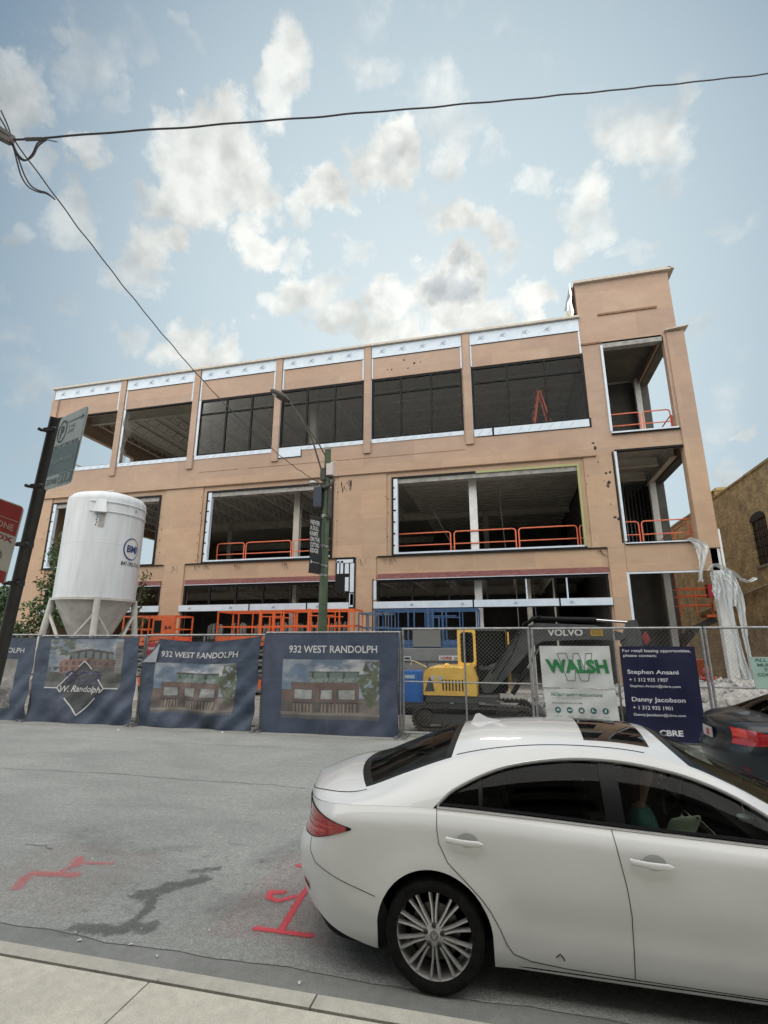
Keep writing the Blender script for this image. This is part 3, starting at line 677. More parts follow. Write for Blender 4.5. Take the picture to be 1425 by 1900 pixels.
column(-9.5, 23.4, 10.33, 15.35, .36); column(-18.9, 30, 10.33, 15.35); column(-9.5, 31, 10.33, 15.35); column(-.3, 31, 10.33, 15.35); column(-18.5, 31, 5.55, 9.98); column(-1, 31, 5.55, 9.98)
column(7.22, 26.2, 10.33, 15.35, .26, WPAINT); column(7.2, 25.9, 5.55, 9.98, .28, WPAINT); column(7.2, 25.7, .1, 5.22, .28, WPAINT); column(7.5, 25.6, .1, 5.22, .07, MAROON)
column(-21.2, 22.6, 5.55, 9.98); column(.9, 22.2, .1, 5.22, .2); column(1.9, 22.0, .1, 5.22, .06, CREAM)
def beam(p, q, h=.5, mt=JOIST, wd=.22):
    p = Vector(p); q = Vector(q); m = MB(); d = (q-p).normalized()
    m.bar(p+Vector((0,0,-.015)), q+Vector((0,0,-.015)), wd, .03); m.bar(p+Vector((0,0,-h+.015)), q+Vector((0,0,-h+.015)), wd, .03); m.bar(p+Vector((0,0,-h/2)), q+Vector((0,0,-h/2)), .03, h-.06)
    bp(m, 'beam', mt)
for zt in (15.34, 9.99, 5.21):
    for y in (23.4, 31.0, 38.5): beam((XL+.35, y, zt), (3.95, y, zt), .62 if zt > 12 else .5, CREAM if zt > 12 else JOIST)
beam((4.35, 22.6, 9.98), (4.35, 26, 9.98), .5); beam((7.1, 22.0, 9.99), (7.1, 26.2, 9.99), .55); beam((4.4, 23.5, 9.99), (6.9, 23.5, 9.99), .4); beam((4.4, 25.6, 9.99), (6.9, 25.6, 9.99), .4)
def joist(p, q, h=.55):
    p = Vector(p); q = Vector(q); L_ = (q-p).length; d = (q-p)/L_; m = MB()
    m.bar(p, q, .09, .05); m.bar(p-Vector((0,0,h)), q-Vector((0,0,h)), .09, .05)
    n_ = int(L_/.75)
    for k in range(n_):
        a = p+d*(L_*k/n_); c = p+d*(L_*(k+.5)/n_); b = p+d*(L_*(k+1)/n_)
        m.bar(a-Vector((0,0,.02)), c-Vector((0,0,h-.02)), .035); m.bar(c-Vector((0,0,h-.02)), b-Vector((0,0,.02)), .035)
    return m
first = {}
def place_joists(key, pts, L_, axis):
    for k, p in enumerate(pts):
        if key not in first:
            q = (L_, 0, 0) if axis == 'x' else (0, L_, 0)
            o = joist((0,0,0), q).build('open_web_joist', JOIST, BLD); first[key] = o
        else: o = first[key].copy(); COL.objects.link(o)
        o.location = Vector(p)+OFF
place_joists('y3a', [(-23.6+1.52*k, 23.55, 15.30) for k in range(12)], 7.3, 'y')
place_joists('y3b', [(-23.6+1.52*k, 31.15, 15.30) for k in range(12)], 7.2, 'y')
place_joists('x3', [(-5.6, 22.2+1.25*k, 15.30) for k in range(10)], 9.5, 'x')
place_joists('y2', [(-23.5+1.25*k, 21.5, 9.95) for k in range(15)], 9.3, 'y')
place_joists('y1', [(-14.6+1.5*k, 21.6, 5.18) for k in range(12)], 9.2, 'y')
m = MB()                                                          # ribbed deck bays over the first floor, right part
for k in range(30): m.box(-4.9, 3.9, 22+k*.6, 22.25+k*.6, 9.78, 9.99)
bp(m, 'deck_ribs', DECK)
m = MB()
for k in range(8): m.box(4.4, 4.44, 22+k*.5, 22.05+k*.5, 5.56, 9.9); 
for k in range(10): m.box(6.0+k*.18, 6.05+k*.18, 27.3, 27.34, 5.56, 9.9)
for k in range(9): m.box(4.3, 4.34, 21.6+k*.5, 21.65+k*.5, .1, 5.1)
bp(m, 'metal_studs', GALV)
m = MB()
for p, q in (((-3.6, 23, 8.9), (-2.1, 25.5, 5.8)), ((-.1, 23, 9.0), (.1, 25.0, 6.0)), ((1.1,22.5,5.1),(1.15,22.5,3.0)),((.4,22.2,4.9),(.42,22.2,2.2))): m.tube([p, q], .018, 6)
for x, y, z in ((-17.2, 25.6, 12.4), (-13.6, 28, 13.2)): m.lathe([(0,.3),(.14,.26),(.2,.1),(.22,0),(.1,-.05),(0,-.06)], (x, y, z+1.2), 12); m.tube([(x,y,z+1.5),(x,y,15.3)], .02, 6)
bp(m, 'hanging_services', mat('services', (.30,.30,.29), rough=.6))
# torn plastic and stacks seen on the floors
m = MB()
m.grid(lambda u, v: (-19.38+.42*u*(1-abs(v-.5)*.9)+.10*math.sin(v*14), YF-.03-.05*math.sin(u*5+v*9), 11.1+2.9*v), 8, 30)
bp(m, 'torn_plastic', glass_mat('thin_plastic', (.62,.64,.64), .8, .35), smooth=True, recalc=False)
# lower right corner steel column, unclad
m = MB(); m.box(7.52, 7.84, YF-.0, YF+.3, .05, 5.38); bp(m, 'corner_column', WPAINT)
m = MB(); m.box(7.20, 7.50, YF+.02, YF+.3, 4.75, 5.38, 0); m.box(7.86, 7.93, YF-.05, YF+.3, 1.0, 6.1, 0); bp(m, 'corner_blocking', WPAINT)

# guard rails: welded orange panels clamped behind each opening
def guardrail(name, lab, segs, z, y, brace=None, h=1.08, along='x', x0=0):
    t = empty(name, (segs[0][0] if along == 'x' else x0, y, z), 0, lab, 'guardrail', 'orange guardrails in the openings of the building')
    for (a, b) in segs:
        m = MB(); a0 = a-segs[0][0]; b0 = b-segs[0][0]; rr = .12; pts = []
        f = (lambda s_, z_: (s_, 0, z_)) if along == 'x' else (lambda s_, z_: (0, s_, z_))
        pts = [f(a0+.03, .0), f(a0+.03, h-rr)]+[f(a0+.03+rr*(1-math.cos(t_)), h-rr+rr*math.sin(t_)) for t_ in (.5, 1.0, 1.57)]
        pts += [f(b0-.03-rr*(1-math.cos(t_)), h-rr+rr*math.sin(t_)) for t_ in (1.57, 1.0, .5)]+[f(b0-.03, h-rr), f(b0-.03, 0)]
        m.tube(pts, .028, 7); m.tube([f(a0+.03, h*.5), f(b0-.03, h*.5)], .024, 6); m.tube([f(a0+.03, .06), f(b0-.03, .06)], .02, 6)
        m.box(*( (a0-.02, a0+.08, -.06, .06) if along == 'x' else (-.06, .06, a0-.02, a0+.08)), -.005, .03)
        m.build('rail_panel', ORG, t, smooth=True)
    return t
guardrail('guardrail', 'orange guardrail across the middle floor opening left of the lamp post', [(-13.7,-12.2),(-12.15,-9.75),(-9.7,-7.5)], 5.55, 21.75)
guardrail('guardrail', 'orange guardrail across the wide middle floor opening with the white column', [(-5.0,-2.2),(-2.1,.55),(.62,3.0),(3.05,3.9)], 5.55, 21.55)
guardrail('guardrail', 'orange guardrail in the front of the corner tower on the middle floor', [(4.45,5.35),(5.4,7.3)], 5.6, 21.6)
guardrail('guardrail', 'orange guardrail in the front of the corner tower on the top floor', [(4.4,5.95),(6.0,7.1)], 10.33, 21.6)
guardrail('guardrail', 'guardrail closing the side hole of the tower on the top floor', [(22.1,24.1),(24.15,26.2)], 10.33, 22.1, along='y', x0=7.3)
guardrail('guardrail', 'guardrail closing the side hole of the tower on the middle floor', [(22.1,24.1),(24.15,26.2)], 5.6, 22.1, along='y', x0=7.3)
guardrail('guardrail', 'guardrail in the west side hole of the middle floor beside the silo', [(28.6,30.3),(30.35,32)], 5.55, 28.6, along='y', x0=-24.0)
guardrail('guardrail', 'pale guardrail across the west side hole of the top floor at the left corner', [(22.3,24.7),(24.75,27.2)], 10.9, 22.3, along='y', x0=-24.0)
t = empty('safety_cable', (-23.9, 21.9, 11.0), 0, 'thin red cable strung across the top floor windows', 'cable')
m = MB(); m.tube([(i*2.75, 0, .13+.03*math.sin(i*2)) for i in range(11)], .014, 6); m.build('cable', mat('red_cable', (.45,.07,.05), rough=.6), t)
# stepladder
t = empty('stepladder', (1.95, 22.0, 10.33), R_(12), 'orange fibreglass stepladder behind the right top floor window', 'ladder')
LO = mat('ladder_orange', (.66,.10,.045), (.5,.08,.04), scale=12, rough=.5)
m = MB()
for s_ in (-1, 1): m.bar((-.55, s_*.27, 0), (-.04, s_*.14, 2.65), .085, .04)
m.build('front_rails', LO, t)
m = MB()
for s_ in (-1, 1): m.bar((.62, s_*.27, 0), (.04, s_*.14, 2.65), .06, .04)
for k in (.3, .6): m.bar((.62-.58*k, -.27+.13*k, 2.65*k), (.62-.58*k, .27-.13*k, 2.65*k), .03)
m.build('rear_rails', LO, t)
for k in range(1, 8):
    q = k/8.3; m = MB(); m.box(-.60+.51*q, -.50+.51*q, -.27+.13*q, .27-.13*q, 2.65*q, 2.65*q+.025); m.build('step', GALV, t)
m = MB(); m.box(-.14, .14, -.17, .17, 2.65, 2.70); m.build('top_cap', LO, t)
# ================================================================== mortar silo behind the fence
def at_dir(x, y): return sky_dir(x, y)
SW = mat('silo_white', (.69,.725,.755), (.58,.60,.61), scale=1.6, rough=.45, streak=(3,3,.35), detail=9, lo=.42, hi=.72)
SG = mat('silo_grime', (.62,.61,.57), (.44,.43,.40), scale=2.5, rough=.75)
SX, SY, SR = -13.98, 14.9, 1.27
SIL = empty('mortar_silo', (SX, SY, .02), 0, 'tall white steel mortar silo with conical base on legs behind the fence', 'silo')
ZB, ZT = 3.36, 7.02
m = MB(); m.lathe([(SR-.015, ZB-.04), (SR, ZB), (SR, ZB+.03), (SR, ZT-.27), (SR, ZT-.25), (SR-.02, ZT-.14), (SR-.12, ZT-.03), (SR-.5, ZT+.10), (.35, ZT+.20), (0, ZT+.22)], (0,0,0), 64); m.build('tank', SW, SIL, smooth=True)
m = MB(); m.lathe([(SR+.001,5.195),(SR+.005,5.20),(SR+.005,5.215),(SR+.001,5.22)], (0,0,0), 64, cap=False); m.lathe([(SR+.001,4.2),(SR+.003,4.204),(SR+.001,4.208)], (0,0,0), 64, cap=False); m.build('weld_seam', SW, SIL)
m = MB(); m.lathe([(.18, 1.02), (.2, 1.25), (SR-.05, ZB-.02), (SR-.03, ZB)], (0,0,0), 48); m.build('cone', SG, SIL, smooth=True)
m = MB(); m.lathe([(SR+.035, ZB-.06), (SR+.035, ZB+.02), (SR-.03, ZB+.02)], (0,0,0), 64); m.build('ring_beam', SG, SIL, smooth=True)
legs = []
for k in range(4):
    a = math.atan2(-SY, -SX)+R_(90*k+3); dx, dy = math.cos(a), math.sin(a)
    m = MB(); m.tube([(dx*(SR-.03), dy*(SR-.03), ZB+.02), (dx*(SR+.36), dy*(SR+.36), 0)], .105, 12); m.box(dx*(SR+.36)-.25, dx*(SR+.36)+.25, dy*(SR+.36)-.25, dy*(SR+.36)+.25, 0, .03)
    m.build('leg', SG, SIL, smooth=True); legs.append((dx, dy))
for k in range(4):
    (ax, ay), (bx, by) = legs[k], legs[(k+1) % 4]; mx_, my_ = (ax+bx)*.62, (ay+by)*.62
    m = MB(); m.tube([(ax*(SR+.02), ay*(SR+.02), 2.9), (mx_*1.25, my_*1.25, 1.7)], .05, 8); m.tube([(bx*(SR+.02), by*(SR+.02), 2.9), (mx_*1.25, my_*1.25, 1.7)], .05, 8)
    m.tube([(mx_*1.25, my_*1.25, 1.7), (ax*(SR+.28), ay*(SR+.28), .7)], .05, 8); m.tube([(mx_*1.25, my_*1.25, 1.7), (bx*(SR+.28), by*(SR+.28), .7)], .05, 8)
    m.build('brace', SG, SIL, smooth=True)
def cylp(a_deg, z, off=.012):                                    # point on the tank wall
    a = R_(a_deg); return ((SR+off)*math.cos(a), (SR+off)*math.sin(a), z)
camdir = math.degrees(math.atan2(-SY, -SX))                      # azimuth of the viewer seen from the silo
A0 = camdir                                                       # about -47 deg
def arcsheet(mb, a0, a1, z0, z1, off=.01, n=12, mi=0, th=0):
    mb.grid(lambda u, v: cylp(a0+(a1-a0)*u, z0+(z1-z0)*v, off), n, 1, mi)
m = MB()
for z in (6.28, 6.62):
    m.tube([cylp(A0-4+k*5, z-0.0, .03) for k in range(0, 19)], .018, 6)
    m.tube([cylp(A0-16-k*3, z, .03) for k in range(0, 4)], .018, 6)
m.build('hoop_rails', SW, SIL, smooth=True)
m = MB()
p = [cylp(A0-15, 6.68, .01), cylp(A0-3, 6.68, .01), cylp(A0-1, 6.22, .02), cylp(A0-18, 6.22, .02)]
q = [tuple(np.array(v)*np.array([1.05, 1.05, 1])) for v in p]; q[2] = tuple(np.array(q[2])*[1.08,1.08,1]); q[3] = tuple(np.array(q[3])*[1.08,1.08,1])
m.add(p+q, [(0,1,5,4),(1,2,6,5),(2,3,7,6),(3,0,4,7),(4,5,6,7)]); m.build('hood', SW, SIL)
m = MB(); arcsheet(m, A0-10, A0-2, 5.72, 6.20, .012); m.build('inspection_panel', mat('panel_grey', (.33,.31,.30), (.45,.44,.42), scale=6, rough=.6), SIL, recalc=False)
m = MB()
for k in range(5): arcsheet(m, A0-14+(k % 2)*1.2, A0-12.8+(k % 2)*1.2, 5.76+k*.09, 5.82+k*.09, .012, 2)
m.build('small_lettering', mat('navy_print', (.03,.05,.16), rough=.6), SIL, recalc=False)
NAVY = MATS['navy_print']
m = MB(); LA = A0+45                                            # logo ring and letters wrapped on the tank
wang = 15.5
nn = 40
vs = []
for k in range(nn+1):
    t = R_(60+ (330-60)*k/nn); th = .05+.09*math.sin(math.pi*k/nn)
    for rr in (1, 1-th): vs.append(cylp(LA+wang*math.cos(t)*rr, 5.10+.39*math.sin(t)*rr, .012))
m.add(vs, [(2*k, 2*k+1, 2*k+3, 2*k+2) for k in range(nn)])
vs = []
for k in range(21):
    t = R_(-40+95*k/20)
    for rr in (1, .95): vs.append(cylp(LA+wang*math.cos(t)*rr, 5.10+.39*math.sin(t)*rr, .012))
m.add(vs, [(2*k, 2*k+1, 2*k+3, 2*k+2) for k in range(20)])
m.build('logo_ring', NAVY, SIL, recalc=False)
m = MB()
fnt = lambda x, z: cylp(LA+math.degrees(x/SR), z, .013)
put_text(m, 'BMI', fnt, -.20, 4.98, .46, .25, bold=.03); m.build('logo_letters', NAVY, SIL, recalc=False)
m = MB(); put_text(m, '847-395-7110', fnt, -.36, 4.50, .86, .15, bold=.01); m.build('phone_number', mat('black_print', (.03,.03,.04), rough=.6), SIL, recalc=False)
m = MB(); put_text(m, '5', fnt, -.05, 6.40, .06, .11, bold=.01); m.build('tank_numeral', MATS['black_print'], SIL, recalc=False)
m = MB(); m.tube([(-.12,0,ZT+.2),(-.12,0,ZT+.34),(.12,0,ZT+.34),(.12,0,ZT+.2)], .02, 6); m.build('lifting_eye', SG, SIL)

# ================================================================== street lamp
LX, LY = -4.50, 12.1
GRN = mat('green_pole_paint', (.05,.085,.05), (.085,.12,.07), scale=5, rough=.6)
DMET = mat('weathered_dark_metal', (.04,.036,.033), (.09,.075,.06), scale=9, rough=.6)
LP = empty('street_lamp', (LX, LY, 0), 0, 'green steel street lamp post with curved twin strut arm in front of the building', 'street lamp')
m = MB(); m.tube([(0,0,0),(0,0,3),(.01,0,6.6),(.01,0,7.02)], [.125,.11,.085,.08], 14); m.lathe([(.2,0),(.2,.25),(.15,.4),(.12,.42)], (0,0,0), 14); m.build('pole', GRN, LP, smooth=True)
m = MB(); m.lathe([(.085,7.02),(.09,7.04),(.09,7.10),(0,7.12)], (.01,0,0), 14); m.build('pole_cap', GALV, LP)
A1 = [(-.02,-.1,5.95), (-.14,-.12,6.5), (-.38,-.2,7.3), (-.75,-.32,8.0), (-1.05,-.42,8.45)]
A2 = [(.0,-.06,6.78), (-.22,-.14,7.2), (-.50,-.22,7.62), (-.75,-.31,8.02)]
m = MB(); m.tube(subdiv_pts(A1, 4), .024, 8); m.tube(subdiv_pts(A2, 4), .020, 8); m.build('arm', DMET, LP, smooth=True)
HD = MB()
def cobra(u, v):
    t = u; a = 2*math.pi*v
    wd = .02+.17*math.sin(math.pi*min(1, t*.93+.07))**.6; ht = .09*math.sin(math.pi*min(1, t*.9+.08))**.7+.015
    d = np.array([-.78, -.33, .52]); d /= np.linalg.norm(d); sd_ = np.array([-d[1], d[0], 0]); sd_ /= np.linalg.norm(sd_); u3 = np.cross(d, sd_)
    return tuple(np.array([-1.02,-.41,8.40])+d*t*.60+sd_*wd*.72*math.cos(a)+u3*ht*math.sin(a))
HD.grid(cobra, 16, 20); hd = HD.build('lamp_head', DMET, LP, smooth=True)
m = MB()
def lens(u, v):
    d = np.array([-.78, -.33, .52]); d /= np.linalg.norm(d); sd_ = np.array([-d[1], d[0], 0]); sd_ /= np.linalg.norm(sd_); u3 = np.cross(d, sd_)
    a = 2*math.pi*v; return tuple(np.array([-1.02,-.41,8.40])+d*(.34+.16*u*math.cos(a))+sd_*(.09*u*math.sin(a))+u3*(-.095 if u3[2] > 0 else .095)*(1.1-.25*u))
m.grid(lens, 5, 18); m.build('lens', mat('lamp_lens', (.50,.52,.52), rough=.2), hd, smooth=True, recalc=False)
m = MB(); m.box(-.30,-.08,-.16,.04,5.42,5.95); m.build('control_box', mat('box_charcoal', (.045,.055,.08), rough=.5), LP)
m = MB(); m.box(.02,.20,-.12,.05,6.28,6.60); m.tube([(.1,-.03,6.62),(.25,-.03,6.66)], .025, 6); m.build('white_junction_box', mat('box_white', (.62,.56,.52), rough=.6), LP)
m = MB(); m.lathe([(0,.07),(.12,.04),(.15,-.02),(0,-.05)], (-.34,-.1,6.08), 14); m.tube([(-.34,-.1,6.06),(0,0,5.98)], .02, 6); m.build('sensor', GALV, LP, smooth=True)
m = MB(); m.box(-.14,.0,-.14,.05,6.15,6.48); m.tube([(-.1,-.12,6.0),(.0,-.16,5.92),(.14,-.1,6.0),(.2,-.02,6.15),(.12,.05,6.25)], .045, 7); m.tube([(.13,-.08,5.1),(.14,-.08,5.9)], .055, 8)
m.build('clamps_and_conduit', DMET, LP)
for z in (5.16, 4.36, 3.86, 3.62):
    m = MB(); m.lathe([(.112,-.02),(.112,.02)], (0,0,z), 12); m.tube([(0,-.1,z),(.05,-.17,z+.02),(-.05,-.16,z+.02)], .012, 5); m.build('steel_band', GALV, LP)
# banner hung on the lamp
BN = empty('street_banner', (LX, LY, 3.6), 0, 'narrow black vertical banner with white stacked words on the lamp post', 'banner')
BD = mat('banner_black', (.018,.020,.022), rough=.7); BWT = mat('banner_white', (.62,.62,.60), rough=.7)
e1 = np.array([-.34, -.94, 0])
def bfn(s_, z, off=0):                                           # sheet along e1 away from the post
    nrm = np.array([.94, -.34, 0])
    b = e1*(.12+s_)+nrm*(off+.02*math.sin(z*4)+.01*math.sin(s_*9)); return (b[0], b[1], z)
m = MB(); m.grid(lambda u, v: bfn(u*.46, .05+v*1.42), 6, 18); m.grid(lambda u, v: bfn(u*.46, .05+v*1.42, -.004), 6, 18); m.build('cloth', BD, BN, recalc=False)
m = MB()
for i, wd_ in enumerate(['NEVER', 'A DULL', 'KNIFE', 'ON THE', 'CUTTING', 'EDGE']):
    vs, fs, W, H = text_geo(wd_, bold=.02)
    m.add([bfn(.44-vx/W*(.34-.03*(i % 3)), 1.27-i*.145+vy/H*.115, .006) for vx, vy in vs], fs)
m.build('white_lettering', BWT, BN, recalc=False); m = MB(); m.add([bfn(.42, .36, .006), bfn(.42, .27, .006), bfn(.36, .31, .006)], [(0,1,2)]); m.add([bfn(.36,.30,.006), bfn(.1,.30,.006), bfn(.1,.31,.006), bfn(.36,.31,.006)], [(0,1,2,3)])
m.build('white_arrow', BWT, BN, recalc=False)
m = MB()
for z in (.04, 1.48): p0 = bfn(-.1, z); p1 = bfn(.48, z); m.tube([p0, p1], .012, 6)
m.build('bracket_rods', DMET, BN)

# ================================================================== utility pole and overhead cables
UA = Vector((-5.40, 3.54, 7.80))
WOOD = mat('utility_wood', (.12,.10,.085), (.20,.175,.15), scale=5, rough=.9, streak=(6,6,.5))
UP = empty('utility_pole', (-6.35, 2.75, .14), 0, 'weathered wooden utility pole with steel bracket at the top left edge', 'utility pole')
m = MB(); m.tube([(0,0,0),(0,0,9.6)], [.17,.12], 14); m.build('pole', WOOD, UP, smooth=True)
rel = lambda p: tuple(Vector(p)-Vector((-6.35,2.75,.14)))
m = MB(); m.bar(rel((-6.35,2.75,8.35)), rel(UA+Vector((-.03,-.02,.02))), .07, .05); m.bar(rel((-6.35,2.75,8.0)), rel(UA+Vector((-.02,-.02,-.06))), .07, .04)
m.bar(rel(UA+Vector((-.22,-.16,.06))), rel(UA+Vector((-.0,-.0,-.02))), .06, .10)
m.build('bracket', mat('old_steel', (.11,.10,.095), (.17,.155,.15), scale=12, rough=.6), UP)
m = MB(); m.box(*sum([[a-.13, a+.13] for a in rel(UA+Vector((-.36,-.25,.46)))], [])); m.tube([rel(UA+Vector((-.36,-.25,.3))), rel(UA+Vector((-.33,-.2,.12)))], .05, 8); m.build('junction_box', mat('box_taupe', (.20,.185,.165), rough=.7), UP)
CAB = mat('cable_sheath', (.07,.065,.08), rough=.6)
def cable(name, a, b, sag, r, lab, n=60, twist=.012, extra=None):
    t = empty(name, tuple(a), 0, lab, 'cable'); a = Vector(a); b = Vector(b)
    P = []
    for k in range(n+1):
        s_ = k/n; p = (b-a)*s_; p.z -= sag*4*s_*(1-s_)+(.006*math.sin(s_*130)+.005*math.sin(s_*71) if twist == 0 else 0); P.append(p)
    m = MB()
    if twist:
        for ph in (0, math.pi):
            q = []
            for k in range(n*9+1):
                s_ = k/(n*9); p = (b-a)*s_; p.z -= sag*4*s_*(1-s_)+.004*math.sin(s_*61); an = ph+s_*(b-a).length*14
                q.append(p+Vector((0, math.cos(an)*twist, math.sin(an)*twist)))
            m.tube(q, r*.75, 5)
    else: m.tube(P, r, 6)
    m.build('strand', CAB, t, smooth=True)
    return t, P
d = sky_dir(1425, 125); e = Vector(tuple(d*9.2/ (d@_F)))+Vector((0,0,CAM_H)); 
b_ = UA+(e-UA)*1.5
t, P = cable('overhead_cable', UA, b_, .17, .0125, 'twisted dark overhead cable crossing the whole sky from left to right', 120, 0)
m = MB(); q = P[1]-P[0]; q.normalize(); m.tube([tuple(q*.12), tuple(q*.30)], .022, 8); m.tube([tuple(q*.30), tuple(q*.48+Vector((0,0,-.06)))], .006, 5); m.build('dead_end_clamp', mat('clamp_grey', (.12,.12,.12), rough=.5), t)
t, P = cable('overhead_cable', UA, Vector((LX-.05, LY-.1, 6.0)), .55, .0085, 'thin dark cable sloping down from the upper left to the lamp post', 120, 0)
# slack loops near the pole
t = empty('cable_loops', tuple(UA), 0, 'slack bundle of looped cables hanging at the pole bracket', 'cable')
t.name = 'slack_cable'
def loop(pts, r=.009):
    m = MB(); f = [crom(range(len(pts)), [p[i] for p in pts]) for i in range(3)]
    m.tube([(f[0](k/8), f[1](k/8), f[2](k/8)) for k in range((len(pts)-1)*8+1)], r, 6); m.build('loop', CAB, t, smooth=True)
dr = (P[6]-P[0])
loop([(-0.126, -0.124, 0.332), (-0.056, -0.057, 0.146), (-0.006, 0.009, -0.06), (0.049, 0.055, -0.184), (0.127, 0.089, -0.24), (0.218, 0.096, -0.184), (0.287, 0.083, -0.072), (0.392, 0.089, 0.002)])
loop([(-0.166, -0.122, 0.289), (-0.076, -0.054, 0.114), (-0.013, 0.014, -0.085), (0.036, 0.056, -0.197), (0.114, 0.088, -0.247), (0.206, 0.09, -0.172), (0.276, 0.074, -0.047), (0.38, 0.084, 0.009)])
loop([(-0.022, -0.005, -0.023), (0.007, 0.04, -0.166), (0.03, 0.079, -0.29), (0.066, 0.125, -0.434), (0.134, 0.171, -0.546), (0.23, 0.209, -0.602), (0.335, 0.241, -0.627), (0.42, 0.275, -0.676)])
loop([(-0.022, -0.005, -0.023), (0.026, 0.045, -0.166), (0.062, 0.086, -0.29), (0.104, 0.131, -0.421), (0.166, 0.176, -0.533), (0.25, 0.211, -0.589), (0.348, 0.243, -0.62), (0.437, 0.284, -0.695)])

# ================================================================== parking sign post at the left
SP0 = np.array([-2.294, 2.007, 3.162]); SP1 = np.array([-2.629, 2.225, 2.027]); sdv = (SP0-SP1)/np.linalg.norm(SP0-SP1)
foot = SP1-sdv*((SP1[2]-.14)/sdv[2])
SG_ = empty('parking_sign_post', tuple(foot), 0, 'leaning black steel post carrying a grey green pay parking sign and a red sign', 'sign post')
rl = lambda p: tuple(np.array(p)-foot)
BPO = mat('black_post', (.014,.014,.014), (.028,.026,.025), scale=20, rough=.42)
m = MB(); m.tube([rl(foot), rl(SP0)], .030, 16); m.build('post', BPO, SG_, smooth=True)
def plate(c0, ex, ez, W, H, nrm, name, mt, rad=.03, th=.003):
    pts = []
    for (cx, cz, a0) in ((W-rad, H-rad, 0), (rad, H-rad, 90), (rad, rad, 180), (W-rad, rad, 270)):
        for k in range(5): a = R_(a0+k*22.5); pts.append((cx+rad*math.cos(a), cz+rad*math.sin(a)))
    n_ = len(pts); f = lambda p, o: rl(c0+ex*p[0]+ez*p[1]+nrm*o)
    m = MB(); m.add([f(p, 0) for p in pts]+[f(p, th) for p in pts], [tuple(range(n_)), tuple(range(2*n_-1, n_-1, -1))]+[(i, (i+1) % n_, n_+(i+1) % n_, n_+i) for i in range(n_)])
    return m.build(name, mt, SG_), f
lt = np.array([-2.228, 1.976, 3.135]); rt = lt+np.array([.308, -.132, -.021]); lb = np.array([-2.336, 2.047, 2.767])
ez = (lt-lb); Hs = np.linalg.norm(ez); ez /= Hs; ex = (rt-lt); Ws = np.linalg.norm(ex); ex /= Ws
nrm = np.cross(ex, ez); nrm /= np.linalg.norm(nrm); nrm = nrm if nrm[1] < 0 else -nrm
PSG = mat('sign_grey_green', (.50,.56,.545), (.43,.48,.47), scale=8, rough=.35); PDK = mat('sign_dark_green', (.11,.15,.145), rough=.35); PTX = mat('sign_dark_print', (.035,.05,.06), rough=.4)
BOR = mat('sign_edge', (.52,.55,.54), rough=.35)
po, f = plate(lb, ex, ez, Ws, Hs, nrm, 'parking_sign', BOR)
m = MB()
fq = lambda x, z, o=.0045: f((x, z), o)
def quad(mb, x0, x1, z0, z1, o, mi): mb.add([fq(x0,z0,o), fq(x1,z0,o), fq(x1,z1,o), fq(x0,z1,o)], [(0,1,2,3)], mi)
W, H = Ws, Hs
quad(m, .008, W-.008, .008, H-.008, .0045, 0); quad(m, .008, W-.008, .075*H/.4, .22*H/.4, .006, 1); quad(m, .5*W, W-.01, .012, .07*H/.4, .006, 1)
ring = []
for k in range(25):
    a = 2*math.pi*k/24
    ring += [fq(.075+.055*math.cos(a), H-.085+.06*math.sin(a), .006), fq(.075+.045*math.cos(a), H-.085+.05*math.sin(a), .006)]
m.add(ring, [(2*k, 2*k+1, 2*k+3, 2*k+2) for k in range(24)], 2)
put_text(m, 'P', lambda x, z: fq(x, z, .006), .055, H-.12, .042, .065, 2, bold=.04)
put_text(m, 'PAY AT PAY BOX', lambda x, z: fq(x, z, .006), .014, H-.175, W-.04, .020, 2, bold=.02)
put_text(m, '2 HR', lambda x, z: fq(x, z, .006), .150, H-.085, .075, .018, 2); put_text(m, 'LIMIT', lambda x, z: fq(x, z, .006), .150, H-.110, .075, .016, 2)
m.add([fq(.13,H-.045,.006),fq(W-.05,H-.045,.006),fq(W-.05,H-.050,.006),fq(.13,H-.050,.006)], [(0,1,2,3)], 2); m.add([fq(W-.05,H-.034,.006),fq(W-.02,H-.047,.006),fq(W-.05,H-.060,.006)], [(0,1,2)], 2)
put_text(m, 'pay by phone', lambda x, z: fq(x, z, .0075), .07, .19*H/.4, W*.4, .011, 3); put_text(m, 'ParkMobile', lambda x, z: fq(x, z, .0075), .03, .135*H/.4, W*.75, .030, 3, bold=.01); put_text(m, 'or download the app', lambda x, z: fq(x, z, .0075), .03, .095*H/.4, W*.6, .011, 3)
put_text(m, 'ZONE', lambda x, z: fq(x, z, .0075), .02, .022, W*.40, .030, 2, bold=.02); put_text(m, '313', lambda x, z: fq(x, z, .0075), W*.54, .022, W*.38, .036, 3, bold=.03)
m.build('sign_print', [PSG, PDK, PTX, mat('sign_pale_print', (.36,.41,.40), rough=.4)], po, recalc=False)
